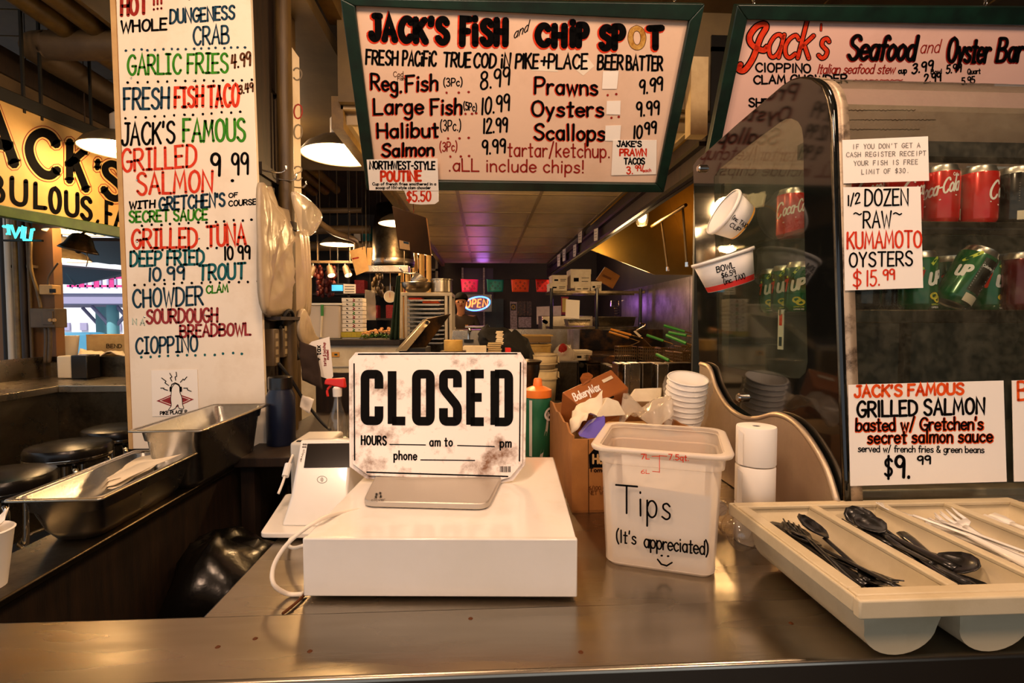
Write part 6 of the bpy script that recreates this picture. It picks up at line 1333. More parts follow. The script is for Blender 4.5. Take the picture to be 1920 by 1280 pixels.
MB().lathe([(.05, .03), (.05, .05), (.03, .075), (.02, .08), (.02, .10)], 20, pts).build('fitting', 'wood_dark', hl, smooth='auto')
MB().tube([pts+V((0, 0, .1)), pts+V((-.02, 0, .16)), V((1.0, 3.9, pts.z+.2))], .012, 8).build('conduit', 'steel_dark', hl, smooth=True)
lamp('hood_light', pts+V((0, -.02, -.13)), 9, (1, .58, .20), .05)
t = thing('hood_pipework', 'brass suppression pipework with two nozzles hanging in the hood', 'pipework', PY(1250, 400, 3.6))
a, c = PY(1222, 424, 3.9), PY(1286, 384, 3.3); MB().cyl(a, c, .012, n=10).build('header_pipe', 'wire', t, smooth='auto')
for s, px, py in ((.32, 1252, 508), (.92, 1288, 500)):
    p = a+(c-a)*s; q = PY(px, py, p.y); MB().cyl(p, q, .008, n=8).build('drop_pipe', 'wire', t, smooth='auto'); MB().cyl(q, q+V((0, 0, .03)), .013, n=8).build('nozzle', 'chrome', t)
for k, (px, py, lab) in enumerate(((1118, 440, 'small white tag nearest on the hood fascia'), (1088, 444, 'pale pink tag high on the hood fascia'), (1078, 470, 'small white tag midway along the hood fascia'), (1058, 478, 'white printed tag far along the hood fascia'), (1048, 488, 'white tag farthest along the hood fascia'))):
    xf = plane_map((.949, 0, 0), (1, 0, 0)); d = 3.2 if k < 2 else 2.4
    o, f = paper('fascia_tag', lab, 'tag', xf, [(px-d, py-10), (px+d+1, py-13), (px+d, py+10), (px-d, py+12)], off=.004, group='tags on the hood fascia')
    for j in range(3): line(o, [(px-d+1.2, py-5+5*j), (px+d-1, py-6+5*j)], .9, 'ink_grey', f, name='fine_print')
# rear rack with boxes
RY = 6.3; rx0, rx1 = PY(1032, 545, RY).x, 2.0; rz = PY(1100, 545, RY).z
rk = thing('wire_rack', 'dark wire shelf rack across the rear of the kitchen with boxes on top', 'rack', (1.4, 6.5, 0))
MB().box((rx0, RY, rz-.03), (rx1, RY+.02, rz)).build('shelf_rail', 'steel_dark', rk); MB().box((rx0, RY+.45, rz-.03), (rx1, RY+.47, rz)).build('shelf_rail', 'steel_dark', rk)
b = MB()
for k in range(34): x = rx0+(rx1-rx0)*k/33; b.box((x-.003, RY, rz-.008), (x+.003, RY+.47, rz-.001))
b.build('shelf_wires', 'steel_dark', rk)['kind'] = 'stuff'
for px in (1034, 1119, 1201): x = PY(px, 580, RY).x; MB().cyl((x, RY+.01, 0), (x, RY+.01, rz+.03), .022, n=10).build('post', 'black_paint', rk, smooth='auto')
z2 = PY(1100, 612, RY).z; MB().box((rx0, RY, z2-.03), (rx1, RY+.47, z2)).build('shelf', 'steel_dark', rk)
def carton(label, px0, px1, py0, py1, y, dp, z0=None, m='box_white', name='carton', grp='cartons on the wire rack', mark=True):
    a, c = PY(px0, py1, y), PY(px1, py0, y); zz = a.z if z0 is None else z0
    t = thing(name, label, 'box', ((a.x+c.x)/2, y+dp/2, zz), grp)
    MB().box((a.x, y, zz), (c.x, y+dp, c.z)).build('box_body', m, t, bevel=.004)
    MB().box((a.x-.003, y-.003, c.z-.25*(c.z-zz)), (c.x+.003, y+dp+.003, c.z+.003)).build('lid', m, t, bevel=.003)
    if mark:
        f = plane_map((0, y-.0035, 0), (0, -1, 0)); W_, H_ = px1-px0, py1-py0
        line(t, [(px0+W_*.15, py0+H_*.6), (px0+W_*.4, py0+H_*.6)], H_*.22, 'ink_black', f, name='print_mark', caps=False); line(t, [(px0+W_*.55, py0+H_*.5), (px0+W_*.9, py0+H_*.5)], 1, 'ink_black', f, name='print_line'); line(t, [(px0+W_*.55, py0+H_*.7), (px0+W_*.85, py0+H_*.7)], 1, 'ink_black', f, name='print_line')
    return t
carton('pale carton lower left on the wire rack, under the one with a face print', 1031, 1063, 531, 544, RY+.05, .3, rz)
carton('pale carton upper left on the wire rack with a round print', 1035, 1064, 516, 531, RY+.06, .28, PY(1, 531, RY+.05).z+.004)
carton('pale carton in the middle of the wire rack, lower of two', 1078, 1106, 537, 544, RY+.05, .3, rz)
carton('tallest pale carton on the wire rack with printed table', 1070, 1108, 505, 537, RY+.06, .3, PY(1, 537, RY+.05).z+.004)
carton('small pale carton right of the tall one on the wire rack', 1108, 1128, 528, 544, RY+.05, .28, rz)
t = thing('leaning_carton', 'tan carton flap leaning aslant at the right of the wire rack', 'box', PY(1140, 540, 6.4))
MB().prism([PY(1118, 524, 6.35), PY(1149, 541, 6.35), PY(1163, 517, 6.45), PY(1135, 500, 6.45)], (0, .05, 0)).build('box_body', 'cardboard', t, bevel=.003)
f = plane_map(PY(1140, 520, 6.38), (0, -1, .0)); 
line(t, [(1131, 516), (1146, 523)], 4, 'ink_brown', plane_map(PY(1140, 520, 6.34), (0, -1, .0)), name='print_mark', caps=False)
o, f = paper('rack_notice', 'blank cream sheet hanging from the wire rack shelf', 'sheet', plane_map((0, RY-.02, 0), (0, -1, 0)), [(1061, 561), (1087, 563), (1086, 597), (1060, 595)], group=None)
def gpan(label, px0, px1, py0, py1, y, dp, m='steel'):
    a, c = PY(px0, py1, y), PY(px1, py0, y); t = thing('hotel_pan', label, 'pan', ((a.x+c.x)/2, y, a.z))
    MB().add([V((a.x+.02, y+.02, a.z)), V((c.x-.02, y+.02, a.z)), V((c.x-.02, y+dp-.02, a.z)), V((a.x+.02, y+dp-.02, a.z)), V((a.x, y, c.z)), V((c.x, y, c.z)), V((c.x, y+dp, c.z)), V((a.x, y+dp, c.z))], [(0, 3, 2, 1), (0, 1, 5, 4), (1, 2, 6, 5), (2, 3, 7, 6), (3, 0, 4, 7)]).build('tray_shell', m, t, solid=.003)
    MB().box((a.x-.015, y-.015, c.z-.004), (c.x+.015, y, c.z+.003)).build('rim', m, t); return t
gpan('wide dark steel pan on the rack shelf at right', 1122, 1192, 594, 611, RY+.04, .36, 'steel_dark')
gpan('steel pan on the rack shelf left of the hanging sheet', 1064, 1108, 598, 611, RY+.04, .3)
# back bench below the rack and the stainless backsplash behind
t = thing('back_bench', 'stainless work bench under the wire rack at the rear', 'bench', (1.0, 6.2, 0))
a, c = PY(955, 660, 5.9), PY(1165, 612, 5.9); MB().box((a.x, 5.9, .88), (c.x, 6.25, .92)).build('bench_top', 'steel', t); MB().box((a.x, 6.2, .92), (c.x, 6.25, z2-.03)).build('splash_panel', 'steel', t)
for x in (a.x+.05, c.x-.08): MB().box((x, 5.92, 0), (x+.04, 5.96, .88)).build('leg', 'steel_dark', t)
MB().box((a.x+.02, 5.95, .1), (c.x-.02, 6.22, .88)).build('cabinet', 'steel_dark', t)
# fryers
fy = thing('fryer_bank', 'greasy stainless fryer bank along the right kitchen wall', 'fryer', (1.6, 4.0, 0))
for y0, y1 in ((2.2, 2.84), (2.86, 3.50), (3.52, 4.16), (4.18, 4.80)):
    MB().box((1.16, y0, .08), (2.02, y1, .93)).build('fryer_cabinet', 'steel', fy, bevel=.008)
    MB().box((1.19, y0+.05, .926), (1.95, y1-.05, .934)).build('oil_well', 'oil_orange', fy)
    MB().box((1.10, y0, .86), (1.17, y1, .965)).build('front_ledge', 'steel', fy, bevel=.006)
    MB().box((1.93, y0, .93), (2.02, y1, 1.14)).build('flue_panel', 'grease', fy, bevel=.005)
    MB().cyl((1.098, (y0+y1)/2, .6), (1.07, (y0+y1)/2, .6), .03, n=14).build('knob', 'black_plastic', fy)
t = thing('oven_range', 'grease blackened range with orange grime left of the fryer baskets', 'range', (1.3, 5.3, 0))
MB().box((.98, 4.86, 0), (2.0, 5.75, .95)).build('range_body', 'grease', t, bevel=.01); MB().box((1.0, 4.85, .95), (2.0, 5.6, 1.03)).build('range_top', 'oil_orange', t, bevel=.01)
MB().box((1.06, 5.62, 1.03), (2.0, 5.74, 1.27)).build('back_guard', 'grease', t, bevel=.01); MB().cyl((.95, 4.95, .93), (.95, 5.65, .93), .025, n=12).build('hand_rail', 'steel_dark', t)
MB().box((.93, 5.3, .95), (.99, 5.7, 1.27)).build('side_shield', 'steel_wall', t)
# baskets
def basket(label, px0, px1, py0, py1, y, hpts, hm_, dp=.14):
    a, c = PY(px0, py1, y), PY(px1, py0, y); t = thing('fry_basket', label, 'fry basket', ((a.x+c.x)/2, y, a.z), 'fry baskets')
    b = MB()
    for k in range(9):
        x = a.x+(c.x-a.x)*k/8; b.box((x-.002, y, a.z), (x+.002, y+.004, c.z)); b.box((x-.002, y+dp, a.z), (x+.002, y+dp+.004, c.z))
    for k in range(4): z = a.z+(c.z-a.z)*k/4; b.box((a.x, y, z), (c.x, y+.004, z+.004)); b.box((a.x, y+dp, z), (c.x, y+dp+.004, z+.004)); b.box((a.x, y, z), (a.x+.004, y+dp, z+.004)); b.box((c.x-.004, y, z), (c.x, y+dp, z+.004))
    b.build('wire_mesh', 'wire', t)['kind'] = 'stuff'
    MB().tube([(a.x, y, c.z), (c.x, y, c.z), (c.x, y+dp, c.z), (a.x, y+dp, c.z), (a.x, y, c.z)], .005, 6, False).build('top_wire', 'wire', t)
    H0, H1 = PY(*hpts[0], y+.02), PY(*hpts[1], y-.12); MB().tube([V(((a.x+c.x)/2, y, c.z)), H1+(H0-H1)*.0, H0], .005, 6, False).build('handle_rod', 'wire', t)
    MB().cyl(H1+(H0-H1)*.35, H0, .010, n=8).build('handle_grip', hm_, t, smooth='auto'); return t
for i, (px0, px1, py0, py1, y, h, m, lab) in enumerate((
    (1206, 1240, 652, 676, 4.4, ((1145, 617), (1205, 634)), 'handle_orange', 'fry basket with an orange handle, upper of the two'),
    (1160, 1194, 650, 676, 4.6, ((1142, 622), (1200, 640)), 'handle_orange', 'fry basket with an orange handle, lower of the two'),
    (1240, 1266, 654, 676, 3.7, ((1213, 628), (1262, 645)), 'handle_green', 'fry basket with a green handle just right of the orange ones'),
    (1278, 1312, 650, 672, 3.55, ((1245, 610), (1306, 628)), 'handle_green', 'fry basket with the highest green handle beside the cold case'),
    (1262, 1300, 660, 684, 3.3, ((1254, 623), (1306, 632)), 'handle_green', 'fry basket with the second highest green handle beside the cold case'),
    (1280, 1318, 662, 690, 3.0, ((1249, 628), (1308, 652)), 'handle_green', 'fry basket with the third green handle beside the cold case'),
    (1228, 1262, 682, 700, 3.2, ((1231, 664), (1268, 682)), 'handle_green', 'fry basket with the lowest green handle in front'))): basket(lab, px0, px1, py0, py1, y, h, m)
t = thing('cooking_tongs', 'pale tongs lying open over the orange basket handles', 'tongs', PY(1200, 625, 4.3))
for pts in ([(1210, 607), (1208, 612), (1190, 622)], [(1210, 607), (1200, 606)], ): MB().tube([PY(*q, 4.3) for q in pts], .008, 6, False).build('arm', 'chrome', t)
MB().prism([PY(1188, 621, 4.28), PY(1192, 620, 4.28), PY(1203, 630, 4.28), PY(1199, 632, 4.28)], (0, .01, 0)).build('spoon_tip', 'cream_paper', t)
# fryer splash posts close behind the counter
t = thing('fryer_splash_guard', 'row of folded stainless splash guards in front of the fryers', 'splash guard', (1.15, 3.9, .6))
for px0, px1, m in ((1152, 1162, 'oil_orange'), (1164, 1176, 'steel'), (1178, 1200, 'steel'), (1202, 1222, 'steel_dark'), (1224, 1246, 'steel'), (1250, 1300, 'steel_dark')):
    a, c = PY(px0, 760, 2.1), PY(px1, 680, 2.1); MB().box((a.x, 2.05+.02*(px0 % 3), .45), (c.x, 2.15, c.z)).build('guard_panel', m, t, bevel=.004)

# ================================================================== KITCHEN LEFT AND CENTRE
pb = thing('prep_table', 'long low prep table in the kitchen aisle behind the closed sign', 'table', (-.1, 4.2, 0))
MB().box((-.55, 3.2, .93), (.26, 5.1, .97)).build('table_top', 'steel_dark', pb, bevel=.004)
for x in (-.5, .2):
    for y in (3.25, 5.0): MB().box((x, y, 0), (x+.04, y+.04, .93)).build('leg', 'steel_dark', pb)
TZ = .97
# tray rack
Y = 5.2; x0, x1 = PY(750, 600, Y).x, PY(848, 600, Y).x; zt = PY(800, 548, Y).z
t = thing('tray_rack', 'worn white tray rack full of sheet pans behind the leaning tray', 'rack', ((x0+x1)/2, Y+.3, TZ))
MB().box((x0, Y, zt-.035), (x1, Y+.5, zt)).build('top_board', 'box_white', t, bevel=.004)
for x in (x0, x0+.045, x1-.075, x1-.03): MB().box((x, Y, TZ), (x+.028, Y+.03, zt-.035)).build('upright', 'box_white', t, bevel=.003)
for x in (x0, x1-.03): MB().box((x, Y+.47, TZ), (x+.03, Y+.5, zt-.035)).build('upright', 'box_white', t)
MB().box((x0+.03, Y+.48, TZ), (x1-.03, Y+.49, zt-.035)).build('back_sheet', 'steel_dark', t)
for k in range(11):
    z = PY(800, 565+8.0*k, Y).z
    if z < TZ+.02: continue
    r_ = random.Random(k); o = MB().box((x0+.075, Y-.01+r_.uniform(0, .05), z), (x1-.085-r_.uniform(0, .05), Y+.45, z+.012)).box((x0+.075, Y-.02, z+.008), (x1-.08, Y-.01, z+.018)).build('sheet_pan', 'steel', None, (x0+.1, Y, z)); tag(o, f'steel sheet pan in the white tray rack, {["topmost","second down","third down","fourth down","fifth down","sixth down","seventh down","eighth down","ninth down","tenth down","lowest"][k]}', 'sheet pan', 'sheet pans in the rack')
for k, (px0, px1, py, m) in enumerate(((766, 790, 560, 'ink_red'), (792, 822, 566, 'ink_orange'))):
    a, c = PY(px0, py+2, Y+.02), PY(px1, py-2, Y+.02); tag(MB().box((a.x, Y+.03, a.z), (c.x, Y+.25, c.z)).build('folder', m, None, (a.x, Y+.03, a.z)), ('bright red flat board lying on the top tray of the rack', 'orange flat board lying on the top tray of the rack')[k], 'board')
c = PY(782, 548, Y+.12); c.z = zt+.001; t = thing('mixing_bowl', 'wide steel mixing bowl on top of the tray rack', 'bowl', c)
MB().lathe([(.07, 0), (.115, .02), (.15, .06), (.158, .10), (.166, .102), (.163, .105), (.150, .098)], 32, c, caps=False).build('bowl_wall', 'steel', t, smooth='auto'); MB().lathe([(.0005, .001), (.07, 0)], 32, c, caps=False).build('bowl_base', 'steel', t)
c = PY(828, 548, Y+.12); c.z = zt+.001; t = thing('stock_pot', 'straight steel pot on the right of the tray rack top', 'pot', c)
MB().lathe([(.10, 0), (.108, .01), (.108, .125), (.118, .13), (.118, .14), (.104, .14), (.104, .01), (.0005, .01)], 32, c, caps=False).build('pot_wall', 'steel', t, smooth='auto')
c = PY(786, 524, Y+.12); Rb = Matrix.Rotation(math.radians(35), 3, 'Y'); t = thing('saucepan', 'small steel saucepan tipped over in the mixing bowl', 'pan', c-V((0, 0, .05)))
MB().lathe([(.0005, -.05), (.07, -.05), (.075, -.04), (.075, .05), (.082, .052), (.072, .052), (.068, -.04)], 28, c, Rb, caps=False).build('pan_wall', 'steel', t, smooth='auto'); MB().tube([c+Rb @ V((-.07, 0, .03)), PY(760, 512, Y+.1), PY(748, 502, Y+.1)], .008, 8).build('handle', 'chrome', t, smooth=True)
# leaning scale tray
q = [PY(748, 655, 2.5), PY(800, 597, 2.62), PY(846, 588, 2.72), PY(796, 655, 2.6)]
t = thing('tilted_screen', 'dark tilted slab with a pale metal edge leaning up behind the closed sign', 'panel', PY(780, 690, 2.5))
nn_ = (q[1]-q[0]).cross(q[3]-q[0]).normalized(); nn_ = nn_ if nn_.y < 0 else -nn_
MB().prism([q[0], q[1], q[2], q[3]], -nn_*.02).build('slab', 'grease', t, bevel=.003)
MB().prism([PY(746, 658, 2.47), PY(799, 598, 2.6), PY(808, 603, 2.6), PY(763, 658, 2.47)], -nn_*.03).build('edge_bar', 'steel', t, bevel=.003)
q_ = PY(799, 605, 2.57); MB().cyl(q_, q_+nn_*.01, .010, n=12).build('bolt', 'chrome', t)
MB().box((PY(752, 690, 2.55).x, 2.5, .6), (PY(800, 690, 2.55).x, 2.75, PY(760, 652, 2.55).z)).build('stand_block', 'black_matte', t); MB().box((PY(752, 690, 2.55).x, 2.5, 0), (PY(800, 690, 2.55).x, 2.75, .6)).build('stand_base', 'black_matte', t)
c = PY(850, 655, 3.3); t = thing('tape_roll', 'fat roll of tan tape on the prep table behind the closed sign', 'tape roll', (c.x, c.y, TZ))
zz = PY(850, 637, 3.3).z; MB().box((c.x-.08, c.y-.06, TZ), (c.x+.08, c.y+.06, zz-.07)).build('wooden_block', 'wood_olive', t)
MB().lathe([(.022, zz-.07), (.058, zz-.07), (.06, zz-.066), (.06, zz-.002), (.058, zz), (.022, zz)], 28, (c.x, c.y, 0), caps=False).build('tape_winding', 'tape_tan', t, smooth='auto'); MB().lathe([(.022, zz-.07), (.022, zz-.001)], 20, (c.x, c.y, 0), caps=False).build('core', 'black_matte', t)
def stackp(name, label, px, pw, py0, py1, y, n, m, cat, grp):
    for k in range(n):
        za, zb_ = PY(px, py1, y).z, PY(px, py0, y).z; h = (zb_-za)/n; r = pw/2*y/F; c = PY(px+1.2*math.sin(k*2.1), py1, y)
        o = MB().box((c.x-r, y, za+h*k), (c.x+r, y+2*r, za+h*k+h*.78)).build(name, m, None, (c.x, y, za+h*k), bevel=.002); tag(o, label, cat, grp)
stackp('menu_card', 'pale thin card in the tall tilted stack beside the black jacket', 937, 13, 620, 646, 3.6, 10, 'cream_paper', 'card', 'tall stack of cards')
stackp('folded_card', 'pale thick card in the low wide stack beside the black jacket', 927, 26, 642, 660, 3.5, 5, 'box_tan', 'card', 'low stack of cards')
o = MB().box((PY(868, 655, 3.4).x, 3.4, TZ), (PY(912, 655, 3.4).x, 3.6, PY(868, 650, 3.4).z)).build('paper_tray', 'box_white', None, (PY(868, 655, 3.4).x, 3.4, TZ)); tag(o, 'flat white tray between the tape roll and the card stacks', 'tray')
o = MB().box((PY(948, 658, 3.3).x, 3.3, TZ), (PY(958, 655, 3.3).x, 3.4, PY(948, 653, 3.3).z)).build('red_lid', 'spray_red', None, (PY(948, 658, 3.3).x, 3.3, TZ)); tag(o, 'small red lid peeking over the closed sign top edge', 'lid')
b = MB(); b.ball((0, 0, 0), 1, 28); c = PY(953, 640, 4.0)
b.v = [V((p.x*.22*(1+.3*noise.noise(p*1.8)), p.y*.17, p.z*.13*(1+.5*noise.noise(p*2.3+V((3, 1, 0))))+.05*noise.noise(p*4.5)+.02*noise.noise(p*11)))+c+V((.0, .0, -.05-.05*p.x*p.x*p.x-.05*p.x)) for p in b.v]
tag(b.build('jacket', 'cloth_black', None, (c.x, c.y, c.z-.2), smooth=True), 'black jacket heaped on the prep table left of the white buckets', 'jacket')
t = thing('sink_faucet', 'steel hand sink unit with a tap behind the tape roll', 'sink', PY(885, 640, 4.6))
a, c = PY(848, 645, 4.6), PY(906, 618, 4.6); MB().box((a.x, 4.6, TZ), (c.x, 4.95, c.z)).build('basin', 'steel', t, bevel=.006)
MB().tube([PY(879, 640, 4.58), PY(879, 622, 4.58), PY(880, 616, 4.56), PY(882, 620, 4.52)], .012, 8).build('tap', 'chrome', t, smooth=True); MB().box((PY(870, 642, 4.57).x, 4.56, PY(870, 642, 4.57).z), (PY(888, 642, 4.57).x, 4.6, PY(870, 636, 4.57).z)).build('bracket', 'black_plastic', t)
a, c = PY(872, 614, 4.55), PY(918, 611, 4.55); MB().box((a.x, 4.55, a.z), (c.x, 4.75, c.z)).build('ledge', 'steel', t)
# white buckets
for k, (py, lab) in enumerate(((664, 'upper white bucket with open top in the nested stack behind the green bottle'), (692, 'lower white bucket in the nested stack behind the green bottle'))):
    c = PY(1012, py, 4.1); r = 33*4.1/F; t = thing('bucket', lab, 'bucket', (c.x, c.y, c.z-.3), 'nested white buckets')
    MB().lathe([(r*.86, -.27 if k else -.115), (r*.99, 0)], 36, c, caps=False).build('bucket_wall', 'bucket', t, smooth=True, solid=.003)
    MB().lathe([(r*.98, -.004), (r*1.03, -.004), (r*1.03, .006), (r*.98, .006)], 36, c, caps=False).build('rim', 'bucket', t, smooth='auto')
    MB().lathe([(r*.99, -.075), (r*1.03, -.075), (r*1.03, -.065), (r*.99, -.065)], 36, c, caps=False).build('rib', 'bucket', t, smooth='auto')
    MB().lathe([(.0005, -.1), (r*.88, -.1)], 36, c, caps=False).build('bucket_base', 'bucket', t)
    for s in (1, -1): MB().prism([c+V((s*r*1.0, -.03, -.06)), c+V((s*r*1.12, -.02, -.07)), c+V((s*r*1.1, -.02, -.02)), c+V((s*r*1.0, -.03, -.01))], (0, .05, 0)).build('handle_lug', 'bucket', t)
c = PY(1012, 700, 4.1); tag(MB().box((c.x-.2, 3.9, 0), (c.x+.2, 4.3, c.z-.25)).build('bucket_stand', 'steel_dark', None, (c.x, 4.1, 0), bevel=.01), 'dark steel stand under the nested white buckets', 'stand')
t = thing('round_tub', 'ochre round tub with white lid behind the buckets, sieve tray on top', 'tub', PY(1010, 655, 5.3)); c = PY(1008, 648, 5.3)
MB().lathe([(.12, c.z-.35), (.14, c.z), (.145, c.z+.005), (.145, c.z+.02), (.0005, c.z+.02)], 28, (c.x, c.y, 0)).build('tub_wall', 'tape_tan', t, smooth='auto')
MB().lathe([(.12, 0), (.12, c.z-.35)], 20, (c.x, c.y, 0)).build('pedestal', 'steel_dark', t)
t = thing('strainer_tray', 'shallow perforated tray lying over the round tub', 'tray', PY(1008, 642, 5.3)); a, c = PY(978, 640, 5.25), PY(1032, 628, 5.25)
MB().box((a.x, 5.2, PY(0, 648, 5.3).z+.022), (c.x, 5.45, c.z)).build('tray_body', 'wire', t, bevel=.005); MB().box((a.x-.03, 5.19, c.z-.01), (c.x+.02, 5.46, c.z+.002)).build('rim', 'tape_tan', t)
t = thing('cabinet', 'steel cabinet with a bag on top right of the buckets', 'cabinet', PY(1060, 700, 4.7)); a, c = PY(1034, 700, 4.7), PY(1082, 679, 4.7)
MB().box((a.x, 4.7, 0), (c.x, 5.1, c.z)).build('cabinet_body', 'steel_dark', t, bevel=.004); MB().box((a.x-.01, 4.69, c.z), (c.x+.01, 5.11, c.z+.012)).build('top_edge', 'steel', t)
c = PY(1058, 665, 4.85); b = MB(); b.ball((0, 0, 0), 1, 20); b.v = [V((p.x*.10*(1+.4*noise.noise(p*2.1)), p.y*.08, p.z*.10*(1+.3*noise.noise(p*3))))+c for p in b.v]
t = thing('produce_bag', 'clear bag with a dark red knot on the steel cabinet', 'bag', c-V((0, 0, .09))); b.build('bag_body', 'bag_sheer', t, smooth=True); MB().ball(c+V((-.02, -.05, .05)), .045, 12, (1, .6, 1.4)).build('red_tie', 'ink_dark_red', t, smooth=True)
carton('small pale carton with a round emblem beside the range', 1077, 1110, 658, 676, 5.0, .25, None, 'box_white', 'carton', 'lower cartons')
c = PY(1093, 676, 5.0); tag(MB().box((c.x-.06, 4.95, 0), (.925, 5.3, c.z)).build('low_bench', 'steel_dark', None, (c.x, 5.2, 0)), 'dark low bench carrying the pale emblem carton', 'bench')
# hanging dark panel
t = thing('hanging_board', 'dark brown board hanging by a wire below the fish menu sign', 'board', PY(770, 470, 2.7))
MB().prism([PY(735, 386, 2.75), PY(799, 408, 2.6), PY(808, 479, 2.6), PY(748, 468, 2.75)], (.004, .014, 0)).build('board', 'cardboard_dark', t, bevel=.002)
hp = plane_map(PY(735, 386, 2.75), (PY(799, 408, 2.6)-PY(735, 386, 2.75)).cross(PY(748, 468, 2.75)-PY(735, 386, 2.75))); MB().prism(poly_on(hp, [(749, 450), (768, 454), (769, 469), (750, 466)], .001), hp.n*.001).build('label', 'cardboard_light', t)
MB().prism(poly_on(hp, [(757, 452), (767, 454), (767.5, 458), (757.5, 456)], .0025), hp.n*.0005).build('label_print', 'ink_navy', t)
MB().cyl(PY(775, 400, 2.68), PY(775, 378, 2.55), .003, n=6).build('hanging_wire', 'chrome', t); MB().cyl(PY(775, 378, 2.55), V((PY(775, 378, 2.55).x, 2.55, 2.3)), .002, n=6).build('hanging_wire', 'chrome', t)
# exhaust drum hood with flattened boxes
c = PY(738, 500, 6.0); t = thing('round_hood', 'round dark exhaust drum with a bright rim above the produce stall', 'hood', c)
r = 37*6/F; MB().lathe([(r, 0), (r*1.02, .02), (r*1.02, .10), (r, .12), (r*.98, .42), (r*.8, .7)], 32, (c.x, c.y, c.z), caps=False).build('drum', 'steel_dark', t, smooth='auto', solid=.005); MB().lathe([(r*1.03, .03), (r*1.05, .05), (r*1.03, .08)], 32, c, caps=False).build('rim_band', 'steel', t, smooth=True)
MB().lathe([(r*.3, .7), (r*.3, 3.23-c.z)], 20, c).build('flue', 'steel_dark', t)
t = thing('round_hood_tray', 'pale metal tray frame under the round exhaust drum', 'tray', c-V((0, 0, .06))); a, q = PY(682, 506, 5.7), PY(768, 499, 5.7)
MB().box((a.x, 5.6, a.z-.03), (q.x, 5.74, q.z)).build('frame', 'steel', t, bevel=.005)
for x in (a.x+.04, q.x-.05): MB().cyl((x, 5.66, q.z), (x, 5.66, 3.24), .006, n=6).build('hanger', 'steel_dark', t)
for k, (q, lab) in enumerate((([(655, 470), (684, 462), (692, 507), (668, 516)], 'flattened tan carton hanging left of the round exhaust drum'), ([(676, 465), (698, 464), (696, 505), (680, 506)], 'second flattened tan carton hanging behind the first by the exhaust drum'))):
    o, f = paper('flat_carton', lab, 'carton', plane_map((0, 5.6+.1*k, 0), (0, -1, 0)), q, 'cardboard_light', .004, 0); line(o, [(662, 485), (672, 483)], 3, 'ink_dark_red', f, name='print_mark') if k == 0 else None; z0 = f(680, 468); MB().cyl(z0, (z0.x, z0.y, 3.24), .003, n=6).build('hanging_wire', 'black_matte', o)
# produce stall
ps_ = thing('produce_stall', 'pale produce stall counter with a dark top behind the column', 'stall', (-1.3, 5.1, 0))
a, c = PY(575, 645, 4.7), PY(758, 637, 4.7); PT = PY(650, 637, 4.7).z
c.x = -.765; MB().box((-2.3, 4.7, PT-.05), (c.x, 5.18, PT)).build('stall_top', 'wood_dark', ps_, bevel=.004); MB().box((-2.3, 4.75, 0), (c.x-.02, 5.16, PT-.05)).build('stall_front', 'box_white', ps_)
MB().box((PY(622, 668, 4.74).x, 4.74, PY(622, 669, 4.74).z), (PY(636, 660, 4.74).x, 4.75, PY(622, 660, 4.74).z)).build('sticker', 'yellow_band', ps_); MB().box((PY(627, 668, 4.735).x, 4.735, PY(622, 666, 4.735).z), (PY(632, 660, 4.735).x, 4.74, PY(622, 663, 4.735).z)).build('sticker_mark', 'ink_navy', ps_)
MB().box((-2.3, 4.73, PT-.25), (c.x-.02, 4.745, PT-.24)).build('seam_strip', 'pale_grey', ps_)
r8 = ['topmost', 'second down', 'third down', 'fourth down', 'fifth down', 'sixth down', 'seventh down', 'eighth down']
x0, x1 = PY(641, 600, 5.0).x, PY(680, 600, 5.0).x; zt, zl = PY(660, 558, 5.0).z, PY(660, 622, 5.0).z; h = (zt-zl)/8
for k in range(8):
    z = zt-h*(k+1); t = thing('clam_box', f'white printed food box in the tall stall stack, {r8[k]}', 'box', ((x0+x1)/2, 5.1, z), 'stack of white printed boxes')
    MB().box((x0+.002*(k % 3), 5.0, z+.002), (x1+.002*(k % 2), 5.16, z+h-.002)).build('box_body', 'white_paper', t, bevel=.003)
    f = plane_map((0, 4.999, 0), (0, -1, 0)); py = 562+8*k
    line(t, [(662, py-2), (665, py), (662, py+2), (665, py+3)], 1.6, ('ink_dark_red', 'ink_green')[k % 2], f, name='print_mark'); line(t, [(650, py), (652, py+1)], 2.4, 'ink_grey', f, name='print_mark'); line(t, [(673, py), (674, py)], 2, 'ink_grey', f, name='print_mark')
MB_ = PY(660, 637, 5.0); t = thing('yellow_crate', 'yellow plastic tray under the stack of white boxes', 'tray', (x0+.1, 5.1, PT)); MB().box((x0-.005, 4.98, PT+.012), (x1+.02, 5.17, zl-.002)).build('tray_body', 'tray_yellow', t, bevel=.004)
for k in range(4): x = x0+.045*k; MB().box((x, 4.974, PT+.02), (x+.008, 4.981, zl-.01)).build('rib', 'tray_yellow', t)
MB().box((x0, 5.0, PT), (x1, 5.16, PT+.012)).build('tray_foot', 'white_plastic', t)
t = thing('glass_tank', 'clear plastic tank with a white rim and a green handled brush on the stall', 'tank', PY(605, 637, 5.0)); a, c = PY(572, 637, 4.95), PY(637, 572, 4.95)
MB().box((a.x, 4.95, PT), (c.x, 5.16, c.z)).build('tank_wall', 'frosted_thick', t, bevel=.02, seg=4); MB().box((a.x-.01, 4.94, c.z), (c.x+.01, 5.17, c.z+.02)).build('rim', 'white_plastic', t, bevel=.005)
t = thing('brush', 'thin brush with a green handle leaning against the tank', 'brush', PY(604, 630, 4.9)); MB().cyl(PY(604, 571, 4.92), PY(604, 592, 4.92), .014, n=10).build('handle', 'handle_green', t); MB().cyl(PY(604, 592, 4.92), PY(602, 632, 4.92), .010, n=8).build('shaft', 'cream_paper', t)
r_ = random.Random(5); mk = None
